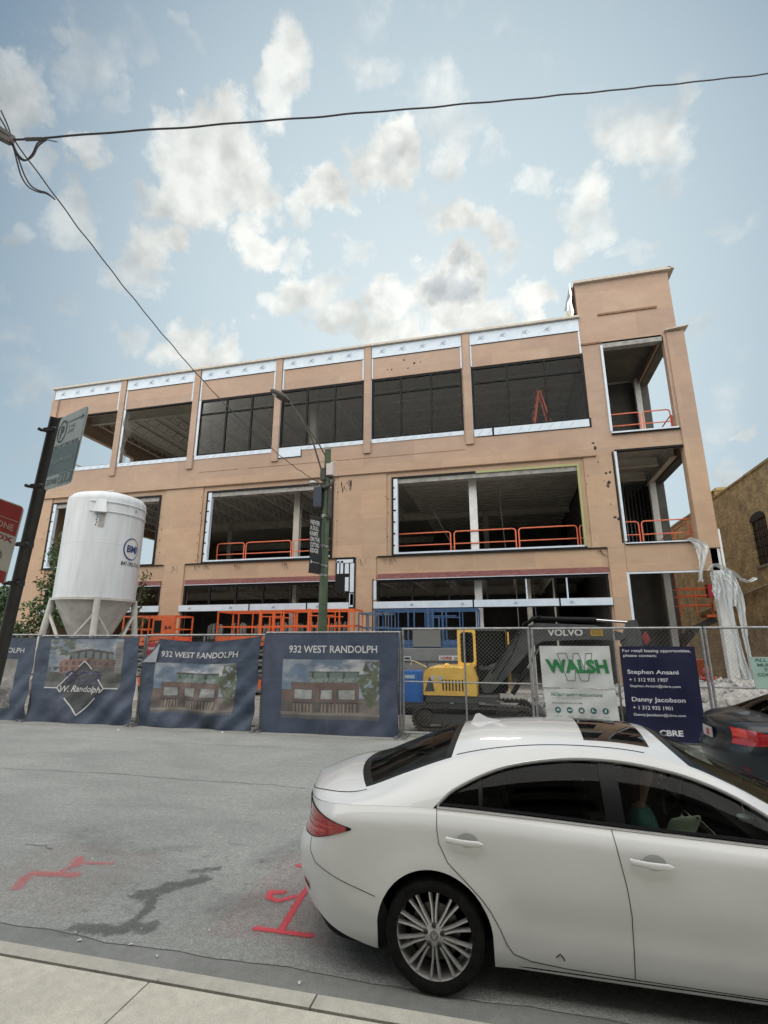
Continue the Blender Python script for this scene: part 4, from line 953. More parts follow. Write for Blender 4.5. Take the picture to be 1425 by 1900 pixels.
# red tow zone sign on the other side of the post, squarely facing the walk
rtp = sky_dir(46, 941); c_tr = np.array([0,0,CAM_H])+rtp*(2.60/(rtp@_F))
rbp = sky_dir(9, 1085); c_br = np.array([0,0,CAM_H])+rbp*(2.66/(rbp@_F))
ez2 = c_tr-c_br; H2 = np.linalg.norm(ez2); ez2 /= H2; ex2 = np.array([1.0, .18, 0]); ex2 -= ez2*(ex2@ez2); ex2 /= np.linalg.norm(ex2); n2_ = np.cross(ex2, ez2); n2_ = n2_ if n2_[1] < 0 else -n2_
W2 = .32; c0 = c_tr-ex2*W2-ez2*H2
RW = mat('red_sign_white', (.50,.49,.46), (.43,.42,.40), scale=9, rough=.4); RR = mat('red_sign_red', (.32,.015,.018), (.26,.012,.015), scale=9, rough=.4)
po, f = plate(c0, ex2, ez2, W2, H2, n2_, 'tow_zone_sign', RW, .025)
m = MB(); W, H = W2, H2
quad(m, .006, W-.006, H*.62, H-.006, .0045, 0); quad(m, .01, W-.01, H*.80, H*.808, .006, 1)
put_text(m, 'TOW ZONE', lambda x, z: fq(x, z, .006), .05, H*.675, W-.075, .034, 1, bold=.01)
put_text(m, 'PAY BOX', lambda x, z: fq(x, z, .006), .05, H*.525, W-.065, .030, 0, bold=.03)
put_text(m, 'NO', lambda x, z: fq(x, z, .006), W-.15, H*.27, .10, .055, 2, bold=0)
quad(m, .006, W-.006, .006, H*.16, .0045, 0)
m.build('sign_print', [RR, mat('red_sign_pale', (.45,.36,.34), rough=.5), mat('sign_brown_print', (.13,.12,.11), rough=.5)], po, recalc=False)
def onpost(z): return SP1+sdv*((z-SP1[2])/sdv[2])
for z in (3.09, 2.80, 2.50, 2.30):
    p = onpost(z); m = MB(); m.bar(rl(p+np.array([-.03,-.03,0])), rl(p+np.array([.045,-.03,0])), .012, .022); m.lathe([(.033,-.012),(.033,.012)], rl(p), 12)
    for s_ in (-1, 1): m.lathe([(.009,-.02),(.009,.0),(0,.002)], rl(p+np.array([s_*.042,-.03,0])), 8, 'y')
    m.build('bracket', BPO, SG_)
# ================================================================== construction fence
FY = 11.45
WIREM = mat('chain_wire', (.24,.245,.24), rough=.5, metal=.5)
def fence_panel(x0, x1, h, lab, grid_=True, base=.02):
    t = empty('fence_panel', (x0, FY, 0), 0, lab, 'fence panel', 'chain link fence panels along the site'); w_ = x1-x0
    m = MB()
    m.tube([(0,0,base),(0,0,h)], .028, 8); m.tube([(w_,0,base),(w_,0,h)], .028, 8); m.tube([(w_/2,0,base+.08),(w_/2,0,h-.02)], .020, 8)
    m.tube([(-.02,0,h),(w_+.02,0,h)], .024, 8); m.tube([(0,0,base+.08),(w_,0,base+.08)], .022, 8); m.tube([(0,0,1.14),(w_,0,1.14)], .018, 8)
    m.build('frame', GALV, t, smooth=True)
    if grid_:
        m = MB(); pitch = .082; z0, z1 = base+.1, h-.02; H = z1-z0
        k = -H
        while k < w_:
            for sgn in (1, -1):
                a = (k, z0) if sgn > 0 else (k+H, z0); b = (k+H, z1) if sgn > 0 else (k, z1)
                # clip to panel
                def cl(p, q):
                    (xa, za), (xb, zb) = p, q; ts = [0, 1]
                    for lim in (0, w_):
                        if (xa-lim)*(xb-lim) < 0: ts.append((lim-xa)/(xb-xa))
                    ts = sorted(ts); out_ = []
                    for u, v in zip(ts[:-1], ts[1:]):
                        mid = xa+(xb-xa)*(u+v)/2
                        if 0 < mid < w_: out_.append(((xa+(xb-xa)*u, za+(zb-za)*u), (xa+(xb-xa)*v, za+(zb-za)*v)))
                    return out_
                for (p, q) in cl(a, b): m.tube([(p[0], .006*sgn, p[1]), (q[0], .006*sgn, q[1])], (.0018), 3, cap=False)
            k += pitch
        m.build('chain_mesh', WIREM, t, recalc=False)
    for xx in (.0, w_):
        m = MB(); m.box(xx-.09 if xx else xx, xx if xx else xx+.09, -.32, .32, .012, .045); m.box(xx-.02 if xx else xx, xx if xx else xx+.02, -.3, .3, .045, .07)
        m.build('foot', GALV, t)
    return t
fence_panel(-15.6, -12.33, 2.17, 'chain link panel behind the leftmost navy banner', False)
fence_panel(-12.25, -9.03, 2.14, 'chain link panel behind the banner with the diamond logo', False)
fence_panel(-8.97, -5.72, 2.15, 'chain link panel behind the sagging banner with a folded corner')
fence_panel(-5.66, -2.40, 2.20, 'chain link panel behind the taut banner left of the excavator')
fence_panel(-2.33, .40, 2.27, 'open chain link panel in front of the yellow excavator')
fence_panel(.47, 3.70, 2.26, 'chain link panel carrying the green lettered and the navy leasing signs')
fence_panel(3.77, 7.0, 2.26, 'chain link panel in front of the rubble at the right edge')
fence_panel(7.07, 10.3, 2.26, 'chain link panel beyond the right edge behind the dark sedan')
PRINT = vcol_mat('printed_mesh_fabric', .62); NAVYC = np.array([.050, .071, .110])
def hn(x, y, s=0): return (math.sin(x*12.9898+y*78.233+s)*43758.5453) % 1
def vnoise(x, y, s=0):
    xi, yi = math.floor(x), math.floor(y); fx, fy = x-xi, y-yi; fx = fx*fx*(3-2*fx); fy = fy*fy*(3-2*fy)
    return (hn(xi, yi, s)*(1-fx)+hn(xi+1, yi, s)*fx)*(1-fy)+(hn(xi, yi+1, s)*(1-fx)+hn(xi+1, yi+1, s)*fx)*fy
def fbm(x, y, s=0): return .5*vnoise(x, y, s)+.27*vnoise(x*2.1, y*2.1, s+3)+.15*vnoise(x*4.3, y*4.3, s+5)+.08*vnoise(x*8.7, y*8.7, s+9)
def C_(*a): return np.array(a, float)
def render_front(u, v):                                           # street elevation rendering, u,v in 0..1
    sky_ = C_(.13,.28,.48)*(1-v)*1.0+C_(.42,.52,.58)*(1-v)*.2+C_(.12,.22,.36)*v
    cl = fbm(u*5+3, v*6, 2); cm = max(0, min(1, (cl-.42)*5))*(1 if .35 < u < .85 and v > .72 else .45)
    c = sky_*(1-cm)+C_(.72,.74,.76)*cm
    if v < .10: c = C_(.30,.27,.22) if v > .055 else C_(.12,.12,.12)
    elif v < .60 and (.10 < u < .80 or u < .1 and v < .48):
        c = C_(.20,.105,.08)*(.85+.3*fbm(u*40, v*40))
        if u > .10:
            for a, b in ((.13,.33),(.40,.54),(.58,.77)):
                if a < u < b and .31 < v < .50: c = C_(.48,.50,.48)*(.6+.7*fbm(u*25, v*25, 4)) if a+.012 < u < b-.012 and .325 < v < .485 else C_(.08,.06,.05)
                if a-.01 < u < b+.01 and .10 < v < .27: c = C_(.34,.24,.17)*(.4+1.2*fbm(u*60, v*12, 7)) if (int(u*55) % 2) else C_(.07,.06,.055)
                if a-.01 < u < b+.01 and .25 < v < .275: c = C_(.05,.05,.05)
            if .33 < u < .40 and v < .3: c = C_(.10,.085,.06)*(.6+.9*fbm(u*50, v*50, 8))
        elif v < .3: c = C_(.12,.10,.09)
    elif .28 < u < .80 and .60 <= v < .80:
        c = C_(.14,.24,.20)*(.8+.5*fbm(u*12, v*12, 5))
        if v > .775 or int(u*38) % 6 == 0: c = C_(.045,.06,.05)
        if v < .68 and fbm(u*30, v*20, 6) > .5: c = C_(.30,.38,.36)
    elif v < .34 and u > .80: c = C_(.22,.17,.16)*(.6+.9*fbm(u*30, v*30, 3))
    tr = fbm(u*22, v*18, 11)
    if u > .78+.10*(abs(v-.62)/.4)+.05*(tr-.5) and .2 < v < .97 and tr > .38: c = C_(.10,.13,.055)*(.5+1.3*fbm(u*60, v*50, 12))
    if v > .55 and u < .16 and False: c = c
    return c
def render_corner(u, v):
    cm = max(0, min(1, (fbm(u*4, v*5, 21)-.35)*3)); c = C_(.22,.30,.42)*(1-cm)+C_(.55,.56,.57)*cm
    apex = .52; top = .80-.30*abs(u-apex)*(1.0 if u < apex else .62); mid = .60-.12*abs(u-apex)*(1 if u < apex else .5); bot = .30
    if .28 < u < .88 and mid < v < top: c = C_(.16,.22,.22) if v < top-.05 and int((u+.02)*30) % 3 else C_(.035,.04,.045)
    elif .16 < u < .92 and bot < v <= mid:
        lit = 1.25 if u < apex else .6; c = C_(.36,.15,.11)*lit*(.85+.3*fbm(u*30, v*30))
        wv = (v-bot)/(mid-bot)
        if (int(u*22) % 2) and (.12 < wv < .38 or .56 < wv < .84): c = C_(.05,.045,.05)*lit+C_(.10,.06,.04)*fbm(u*40, v*40, 2)
    elif v <= .32: c = C_(.09,.085,.08)*(.6+1.0*fbm(u*20, v*25, 4))
    if v < .42 and (u < .2 or u > .55) and fbm(u*18, v*18, 9) > .45-.2*(.4-v): c = C_(.055,.065,.05)*(.6+1.2*fbm(u*50, v*50, 5))
    if v < .10: c = C_(.16,.16,.15)
    if u > .90 and .3 < v < .95: c = C_(.32,.30,.29) if int(v*40) % 2 else C_(.20,.20,.20)
    tr = fbm(u*16, v*16, 31)
    if u < .34 and v > .70-.2*u and tr > .47: c = C_(.10,.14,.10)*(.6+1.2*fbm(u*50, v*50, 1))
    return c
def render_room(u, v):
    c = C_(.36,.33,.30)*(.7+.6*fbm(u*6, v*5, 41))
    if v < .42 and fbm(u*16, v*22, 43) > .42: c = C_(.16,.15,.15)*(.4+1.3*fbm(u*30, v*30, 44))
    elif .42 < v < .62 and fbm(u*22, v*10, 45) > .5: c = C_(.48,.47,.45)
    return c
def banner(name, x0, x1, z0, z1, lab, img=None, box_=None, seed=0, sag=0, text=None, crease=1, nx=170, nz=110, skew=0, fold=None, y=FY-.13):
    """printed mesh fabric tied to the fence; box_ = picture rectangle in sheet units (m)"""
    t = empty(name, (x0, y, 0), 0, lab, 'banner', 'printed navy mesh banners on the fence')
    W = x1-x0; H = z1-z0
    def surf(a, z, off=0):                                       # a along, z up, both in metres on the sheet
        u = a/W; v = (z-z0)/H; s_ = seed
        dy = .030*math.sin(u*5+s_)*math.sin(v*3.1)+.075*crease*(fbm(u*4+s_, v*3+s_, s_)-.5)
        dy += crease*.062*math.sin((u*1.3+v*1.1)*9+s_)*max(0, .5-v)*1.5+crease*.026*math.sin((u-v*.7)*30+s_)*(1-v)*u
        dy += .012*crease*math.sin(u*46+s_*3)*max(0, v-.86)*5
        zz = z-sag*math.sin(math.pi*u)*v**3+.012*crease*math.sin(u*11+s_)*(1-v)
        if sag: zz += .03*math.sin(u*28)*max(0, v-.8)*sag*4
        xx = a+.015*crease*math.sin(v*9+s_)*(u > .5)+.010*math.sin(v*7)*(u < .02)-skew*(1-v)*u
        return (xx, -dy-off-.02, zz)
    m = MB(); m.grid(lambda u, v: surf(u*W, z0+v*H), nx, nz)
    if fold:                                                     # corner cut away
        keep = []
        for q in m.f:
            c = np.mean([[m.v[i][0], m.v[i][2]] for i in q], 0)
            if not fold(c[0], c[1]): keep.append(q)
        m.f = keep; m.m = [0]*len(keep)
    o = m.build('printed_sheet', PRINT, t, smooth=True, recalc=False, ang=0)
    cols_ = np.ones(((nx+1)*(nz+1), 4)); i = 0
    for j in range(nz+1):
        for k in range(nx+1):
            a = k/nx*W; z = z0+j/nz*H; u, v = k/nx, j/nz
            c = NAVYC*(.85+.35*fbm(u*7, v*4, seed+2))+C_(.03,.012,.02)*max(0, fbm(u*3, v*3, seed+7)-.5)*2
            if (abs(a-W/2) < .02 or abs(z-1.14) < .02): c = c*1.18
            if min(u, 1-u)*W < .02 or (1-v)*H < .03: c = c*.75
            if img is not None:
                bx = box_
                if bx[0] < a < bx[1] and bx[2] < z < bx[3]: c = img((a-bx[0])/(bx[1]-bx[0]), (z-bx[2])/(bx[3]-bx[2])); c = (c*.82+.18*c.mean())*.58+.05
            cols_[i, :3] = c; i += 1
    ca = o.data.color_attributes.new('print', 'FLOAT_COLOR', 'POINT'); ca.data.foreach_set('color', cols_.ravel())
    if text:
        for (s_, tx, tz, tw, th, kw) in text:
            mm = MB(); put_text(mm, s_, lambda x, z: surf(x, z, .008), tx, tz, tw, th, **kw); mm.build('lettering', LETW, t, recalc=False)
    # ties
    mm = MB(); k = .12
    while k < W:
        p = surf(k, z1-.03); mm.tube([p, (p[0], .05, z1+.02), (p[0]+.02, .07, z1-.0)], .004, 4); k += .55
    mm.build('cable_ties', BLK, t)
    return t, surf
LETW = mat('banner_letter_white', (.62,.63,.64), (.54,.55,.57), scale=12, rough=.7)
banner('site_banner', -15.55, -12.27, .0, 2.10, 'leftmost navy fence banner with a pale interior picture', render_room, (.5, 2.72, .30, 1.54), seed=1, text=[('932 WEST RANDOLPH', .62, 1.70, 2.30, .13, dict(bold=.01, shear=.08))])
t, sf = banner('site_banner', -12.20, -9.05, .0, 2.10, 'navy fence banner with a diamond logo over a corner building picture', render_corner, (.42, 2.68, .86, 2.05), seed=2.4, crease=1.2)
def dline(pts, th=.030):
    DL = MB()
    for p, q in zip(pts[:-1], pts[1:]):
        n_ = 8
        for k in range(n_):
            a = np.array(p)+(np.array(q)-np.array(p))*k/n_; b = np.array(p)+(np.array(q)-np.array(p))*(k+1)/n_
            d_ = b-a; nn_ = np.array((-d_[1], d_[0])); nn_ = nn_/np.linalg.norm(nn_)*th/2
            DL.add([sf(*(a-nn_), .010), sf(*(b-nn_), .010), sf(*(b+nn_), .010), sf(*(a+nn_), .010)], [(0,1,2,3)])
    DL.build('diamond_edge', LETW, t, recalc=False)
dline([(.42, .85), (.80, .85), (1.20, 1.22)]); dline([(1.36, 1.36), (1.54, 1.50), (1.76, 1.30)]); dline([(.80, .85), (.92,.74)]); dline([(1.10,.60),(1.54,.19),(2.02,.62)]); dline([(2.64,.86),(2.24,.86),(1.94,1.12)]); dline([(2.24,.86),(2.14,.75)])
mm = MB(); mm.add([sf(.86,.85,.006), sf(1.54,.24,.006), sf(2.18,.86,.006), sf(1.54,1.45,.006)], [(0,1,2,3)])
mm = MB()
def fill(u, v):
    x = .82+u*1.42; zc = .85; hh = (1-abs(u*2-1))*.62; return sf(x, zc-hh+v*2*hh, .006)
mm.grid(fill, 24, 16); mm.build('diamond_field', mat('diamond_grey', (.055,.06,.065), (.075,.08,.08), scale=8, rough=.7), t, recalc=False)
mm = MB(); put_text(mm, '932', lambda x, z: sf(x, z, .012), 1.00, .92, 1.08, .34, bold=.03, shear=.1); mm.build('numeral', mat('numeral_navy', (.035,.035,.075), (.055,.05,.10), scale=10, rough=.5), t, recalc=False)
mm = MB(); put_text(mm, '932', lambda x, z: sf(x, z, .009), .975, .91, 1.12, .36, bold=.045, shear=.1); mm.build('numeral_edge', mat('numeral_grey', (.15,.15,.17), rough=.6), t, recalc=False)
mm = MB(); put_text(mm, 'W. Randolph', lambda x, z: sf(x, z, .014), .90, .70, 1.26, .20, bold=.015, shear=.3); mm.build('lettering', LETW, t, recalc=False)
fold = lambda x, z: (z-1.62) > .0 and x < .42-(2.1-z)*.05 and (z-1.62) > (.42-x)*-.2 and x < (z-1.45)*.75
t, sf = banner('site_banner', -8.93, -5.72, .0, 2.12, 'sagging navy fence banner whose upper left corner has come loose', render_front, (.36, 2.66, .33, 1.52), seed=4.2, sag=.13, crease=1.7, skew=.12, text=[('932 WEST RANDOLPH', .52, 1.66, 2.14, .155, dict(bold=.015, shear=.02))], fold=fold)
mm = MB(); mm.add([sf(.0,1.50,.02), sf(.40,1.52,.03), sf(.47,2.0,.035), sf(.28,1.74,.06)], [(0,1,3),(1,2,3)]); mm.build('folded_corner', mat('banner_back', (.42,.45,.50), rough=.7), t, recalc=False)
banner('site_banner', -5.64, -2.42, .0, 2.18, 'taut navy fence banner with a clear elevation picture next to the excavator', render_front, (.50, 2.80, .33, 1.60), seed=6.6, crease=.55, text=[('932 WEST RANDOLPH', .64, 1.74, 2.10, .165, dict(bold=.015))])
# ---- signs on the right hand fence
def signboard(name, x0, x1, z0, z1, lab, mt, skew=0, wob=.01, y=FY-.06, group=None):
    t = empty(name, (x0, y, 0), 0, lab, 'sign', group); W = x1-x0; H = z1-z0
    def surf(a, z, off=0):
        u = a/W; v = (z-z0)/H
        return (a+skew*(1-v), -off-wob*(math.sin(u*6+z*3)+.8*math.sin((u-v)*9)), z)
    m = MB(); m.grid(lambda u, v: surf(u*W, z0+v*H), 40, 30); m.grid(lambda u, v: surf(u*W, z0+v*H, -.004), 40, 30); m.build('sheet', mt, t, smooth=True, recalc=False, ang=0)
    return t, surf
SWH = mat('sign_sheet_white', (.58,.60,.59), (.50,.52,.52), scale=2, rough=.5); GRNT = mat('sign_green', (.02,.22,.07), (.03,.17,.06), scale=9, rough=.6); GOUT = mat('sign_green_outline', (.03,.10,.06), rough=.6)
t, sf = signboard('contractor_sign', .60, 1.97, 1.08, 1.905, 'white contractor sign with large green lettering on the fence', SWH, .01, .012)
def stroke(mb, pts, th, fn):
    for p, q in zip(pts[:-1], pts[1:]):
        for k in range(4):
            a = np.array(p)+(np.array(q)-np.array(p))*k/4; b = np.array(p)+(np.array(q)-np.array(p))*(k+1)/4
            d_ = b-a; nn_ = np.array((-d_[1], d_[0])); nn_ = nn_/(np.linalg.norm(nn_)+1e-9)*th/2
            mb.add([fn(*(a-nn_)), fn(*(b-nn_)), fn(*(b+nn_)), fn(*(a+nn_))], [(0,1,2,3)])
mm = MB(); wl = [(.34,1.76),(.52,1.76),(.60,1.44),(.66,1.76),(.76,1.76),(.84,1.44),(.90,1.76),(1.02,1.76),(.90,1.22),(.76,1.22),(.68,1.50),(.64,1.22),(.50,1.22),(.34,1.76)]
stroke(mm, wl, .010, lambda x, z: sf(x, z, .006)); mm.build('outline_emblem', GOUT, t, recalc=False)
mm = MB(); put_text(mm, 'WALSH', lambda x, z: sf(x, z, .010), .09, 1.37, 1.22, .27, bold=.045, shear=-.12); mm.build('lettering', GRNT, t, recalc=False)
t, sf = signboard('safety_regulations_sign', .62, 1.99, .42, 1.065, 'white project safety sign with five round symbols below the contractor sign', SWH, .03, .010)
TEAL = mat('sign_teal', (.03,.13,.12), rough=.6); GTX = mat('sign_grey_text', (.10,.14,.12), rough=.6)
mm = MB(); put_text(mm, 'PROJECT SAFETY REGULATIONS', lambda x, z: sf(x, z, .006), .14, .905, .98, .065, bold=.015); mm.build('heading', mat('sign_green_text', (.06,.20,.12), rough=.6), t, recalc=False)
mm = MB(); put_text(mm, 'ALL VISITORS CHECK IN AT JOBSITE OFFICE', lambda x, z: sf(x, z, .006), .14, .872, .60, .018); put_text(mm, 'MUST BE WORN ON SITE AT ALL TIMES', lambda x, z: sf(x, z, .006), .14, .775, .58, .024, bold=.01); put_text(mm, 'MANDATORY', lambda x, z: sf(x, z, .006), .14, .98, .15, .018); put_text(mm, 'PROJECT RULES AND SAFETY INFORMATION', lambda x, z: sf(x, z, .006), .14, .47, .9, .02)
for k, wd_ in enumerate(('HARD HAT', 'SAFETY GLASSES', 'SAFETY VEST', 'SAFETY BOOTS', 'GLOVES')): put_text(mm, wd_, lambda x, z: sf(x, z, .006), .17+.225*k, .535, .12, .016)
mm.build('small_text', GTX, t, recalc=False)
for k in range(5):
    mm = MB(); cx, cz = .235+.225*k, .655; n_ = 20
    mm.add([sf(cx+.058*math.cos(6.283*i/n_), cz+.058*math.sin(6.283*i/n_), .006) for i in range(n_)], [tuple(range(n_))]); 
    ic = [[(-.03,-.015),(.03,-.015),(.025,.01),(0,.028),(-.025,.01)], [(-.035,-.01),(.035,-.01),(.035,.012),(-.035,.012)], [(-.025,-.03),(.025,-.03),(.025,.03),(.008,.012),(-.008,.012),(-.025,.03)], [(-.03,-.02),(.03,-.02),(.03,-.008),(0,0),(-.005,.03),(-.03,.03)], [(-.02,-.03),(.015,-.03),(.02,.03),(-.015,.03)]][k]
    mm.add([sf(cx+a, cz+b, .009) for a, b in ic], [tuple(range(len(ic)))], 1)
    mm.build('round_symbol', [TEAL, SWH], t, recalc=False)
NV = mat('sign_navy', (.006,.008,.036), (.010,.012,.048), scale=3, rough=.45); NW = mat('sign_navy_text', (.66,.68,.72), rough=.5)
t, sf = signboard('leasing_sign', 2.16, 3.53, .13, 1.90, 'tall dark navy leasing sign with white names and phone numbers', NV, -.02, .016)
for (s_, x, z, wd, ht, bd) in (('For retail leasing opportunities,', .05, 1.77, 1.24, .075, .012), ('please contact:', .06, 1.68, .60, .07, .012), ('Stephen Ansani', .10, 1.345, .92, .105, .014), ('+ 1 312 935 1907', .12, 1.225, .70, .07, .01), ('Stephen.Ansani@cbre.com', .12, 1.105, .90, .065, .008),
    ('Danny Jacobson', .13, .825, .95, .11, .014), ('+ 1 312 935 1901', .14, .705, .70, .07, .01), ('Danny.Jacobson@cbre.com', .14, .575, .92, .065, .008), ('CBRE', .56, .235, .42, .11, .035)):
    mm = MB(); put_text(mm, s_, lambda x_, z_: sf(x_, z_, .008), x, z, wd, ht, bold=bd); mm.build('lettering', NW, t, recalc=False)
PG = mat('sign_pale_green', (.36,.52,.46), rough=.5)
t, sf = signboard('visitor_notice_sign', 4.44, 5.35, 1.13, 1.71, 'pale green notice for visitors on the right hand fence panel', PG, .03, .004, y=FY-.055)
for k, s_ in enumerate(('ALL VISITORS', 'MUST REPORT', 'TO WALSH', 'CONSTRUCTION', 'OFFICE', '210 N.')):
    wd = len(s_)*.062; mm = MB(); put_text(mm, s_, lambda x_, z_: sf(x_, z_, .005), .455-wd/2, 1.625-k*.090, wd, .058, bold=.02); mm.build('lettering', mat('notice_green', (.05,.14,.12), rough=.6), t, recalc=False)
mm = MB(); stroke(mm, [(.015,1.145),(.895,1.145),(.895,1.695),(.015,1.695),(.015,1.145)], .008, lambda x, z: sf(x, z, .005)); mm.build('border', SWH, t, recalc=False)
t = empty('company_sign', (-8.95, FY-.03, 1.45), 0, 'small red sign peeking out beside the loose banner corner', 'sign')
m = MB(); m.box(.03, .52, -.008, 0, .12, .50); m.build('sheet', mat('small_sign_red', (.30,.02,.035), rough=.5), t)
m = MB(); put_text(m, 'RANDOLPH', lambda x, z: (x, -.011, z), .06, .34, .42, .07, bold=.02); m.build('lettering', LETW, t, recalc=False); m = MB(); put_text(m, '210-NORTH', lambda x, z: (x, -.011, z), .06, .18, .40, .045); m.build('lettering', LETW, t, recalc=False)
# ================================================================== excavator
YEL = mat('machine_yellow', (.86,.57,.13), (.76,.47,.10), scale=6, rough=.45); DGR = mat('machine_dark_grey', (.055,.06,.062), (.085,.09,.09), scale=6, rough=.55)
RUB = mat('track_rubber', (.030,.028,.026), (.075,.068,.06), scale=14, rough=.85); CHR = mat('chrome_rod', (.7,.7,.7), rough=.15, metal=1)
MGL = glass_mat('machine_glass', (.30,.37,.35), 2.2)
EX = empty('excavator', (-.95, 13.15, .02), 0, 'yellow compact excavator with dark grey boom parked behind the chain link fence', 'excavator')
def rbox(m, x0, x1, y0, y1, z0, z1, r=.06, mi=None, ax='y'):
    pts = []
    a0, a1, b0, b1 = (x0, x1, z0, z1) if ax == 'y' else (x0, x1, y0, y1)
    for cx, cz, s0 in ((a1-r, b1-r, 0), (a0+r, b1-r, 90), (a0+r, b0+r, 180), (a1-r, b0+r, 270)):
        for k in range(5): t = R_(s0+22.5*k); pts.append((cx+r*math.cos(t), cz+r*math.sin(t)))
    if ax == 'y': m.prism(pts, y0, y1, 'y', mi)
    else: m.prism(pts, z0, z1, 'z', mi)
def track(yc):
    m = MB(); R0 = .27; xa, xb = -1.05, 1.15; P = []
    n_ = 12
    for k in range(n_+1): t = R_(90+180*k/n_); P.append((xa+R0*math.cos(t), R0+R0*math.sin(t)))
    for k in range(n_+1): t = R_(-90+180*k/n_); P.append((xb+R0*math.cos(t), R0+R0*math.sin(t)))
    L_ = []; N_ = len(P); 
    for i in range(N_):
        a, b = np.array(P[i]), np.array(P[(i+1) % N_]); d = np.linalg.norm(b-a); k = max(1, int(d/.11))
        for j in range(k): L_.append(a+(b-a)*j/k)
    n2 = len(L_)
    inner = []
    for i, p in enumerate(L_):
        c = np.array([min(max(p[0], xa), xb), R0]); nn_ = p-c; nn_ /= np.linalg.norm(nn_)+1e-9; inner.append((p, nn_))
    vs = []
    for p, nn_ in inner:
        q = p-nn_*.05; vs += [(p[0], yc-.19, p[1]), (p[0], yc+.19, p[1]), (q[0], yc+.19, q[1]), (q[0], yc-.19, q[1])]
    m.add(vs, [(4*i+a, 4*i+(a+1) % 4, 4*((i+1) % n2)+(a+1) % 4, 4*((i+1) % n2)+a) for i in range(n2) for a in range(4)])
    for i, (p, nn_) in enumerate(inner):                         # grousers
        q = p+nn_*.012; m.bar((q[0], yc-.19, q[1]), (q[0], yc+.19, q[1]), .05, .035, up=(nn_[0], 0, nn_[1]))
    tr = m.build('track', RUB, EX)
    m = MB(); rbox(m, xa-.02, xb+.02, yc-.11, yc+.11, .14, .36, .08); 
    m.build('track_frame', DGR, tr)
    for x, r in ((xa, .20), (xb, .19), (-.6, .075), (-.2, .075), (.2, .075), (.62, .075)):
        m = MB(); z = R0 if r > .1 else .13
        m.lathe([(r*.3, -.17), (r, -.15), (r, .15), (r*.3, .17)], (x, yc, z), 16, 'y'); m.lathe([(r*.35, -.185), (r*.35, -.17)], (x, yc, z), 12, 'y'); m.build('wheel', RUB, tr, smooth=True)
for yc in (-.75, .75): track(yc)
m = MB(); m.box(-.5,.55,-.56,.56,.28,.46); m.lathe([(.42,.46),(.42,.62)], (0,0,0), 24); m.build('undercarriage', DGR, EX)
m = MB(); rbox(m, -1.02, .62, -.90, .90, .62, .76, .05, ax='z'); rbox(m, -.98, .2, -.88, .88, .5, .66, .04, ax='z'); m.build('skirt', DGR, EX, smooth=True)
m = MB(); 
def cover(u, v):                                                  # rounded engine cover, open below
    return None
prof = [(-1.06, .77), (-1.06, 1.18), (-1.03, 1.30), (-.95, 1.37), (-.3, 1.39), (-.12, 1.36), (.05, 1.10), (.05, .77)]
m.prism(prof, -.92, .92); m.build('engine_cover', YEL, EX, smooth=True, ang=30)
m = MB(); m.prism([(-.12, .77), (-.12, 1.42), (.02,1.46), (.16, 1.1), (.16, .77)], -.93, .0); m.build('side_cover', YEL, EX)
for k in range(7):
    m = MB(); m.bar((-.60+.075*k, -.925, .88), (-.605+.075*k, -.925, 1.12), .028, .008, up=(0,1,0)); m.build('vent_slot', BLK, EX)
m = MB(); m.prism([(-1.03,.86),(-.92,1.18),(-.84,1.05),(-.80,.86)], -.926, -.921); m.build('counterweight_cutout', DGR, EX)
for x in (-.83, -.66): 
    m = MB(); m.lathe([(.055,-.003),(.055,.003)], (x,-.926,1.16), 16, 'y'); m.build('round_decal', SWH, EX)
m = MB(); m.lathe([(.05,1.38),(.07,1.42),(.05,1.46),(0,1.47)], (-.55,-.5,0), 12); m.build('filler_cap', YEL, EX, smooth=True)
m = MB(); m.tube([(-1.0,-.75,1.38),(-1.25,-.8,1.5),(-1.35,-.8,1.53),(-1.38,-.8,1.42)], .018, 6); m.build('hand_rail', mat('rail_yellow', (.6,.5,.2), rough=.5), EX)
CB = empty('cab', (0,0,0)); CB.parent = EX
cab_y0, cab_y1 = -.05, .88
def frame2d(outer, inner, y0, y1):
    m = MB(); n_ = len(outer); vs = [(a, y0, b) for a, b in outer]+[(a, y0, b) for a, b in inner]+[(a, y1, b) for a, b in outer]+[(a, y1, b) for a, b in inner]
    fs = []
    for i in range(n_):
        j = (i+1) % n_; fs += [(i, j, n_+j, n_+i), (2*n_+i, 3*n_+i, 3*n_+j, 2*n_+j), (i, 2*n_+i, 2*n_+j, j), (n_+i, n_+j, 3*n_+j, 3*n_+i)]
    m.add(vs, fs); return m
def rr(x0, x1, z0, z1, r=.09):
    pts = []
    for cx, cz, s0 in ((x1-r, z1-r, 0), (x0+r, z1-r, 90), (x0+r, z0+r, 180), (x1-r, z0+r, 270)):
        for k in range(6): t = R_(s0+18*k); pts.append((cx+r*math.cos(t), cz+r*math.sin(t)))
    return pts
frame2d(rr(-.32, .13, 1.36, 2.30, .1), rr(-.25, .07, 1.46, 2.20, .07), cab_y0-.06, cab_y0+.04).build('rear_pillar_frame', YEL, CB, smooth=True, ang=30)
frame2d(rr(.12, .86, .80, 2.27, .1), rr(.17, .80, 1.30, 2.18, .08), cab_y0, cab_y0+.05).build('door_frame', BLK, CB, smooth=True, ang=30)
frame2d(rr(-.32, .86, .80, 2.27, .1), rr(-.25, .78, 1.36, 2.18, .08), cab_y1-.05, cab_y1).build('far_frame', YEL, CB)
m = MB(); m.prism([(-.30,2.24),(-.26,2.32),(.80,2.31),(.86,2.22)], cab_y0-.05, cab_y1); m.build('roof', DGR, CB)
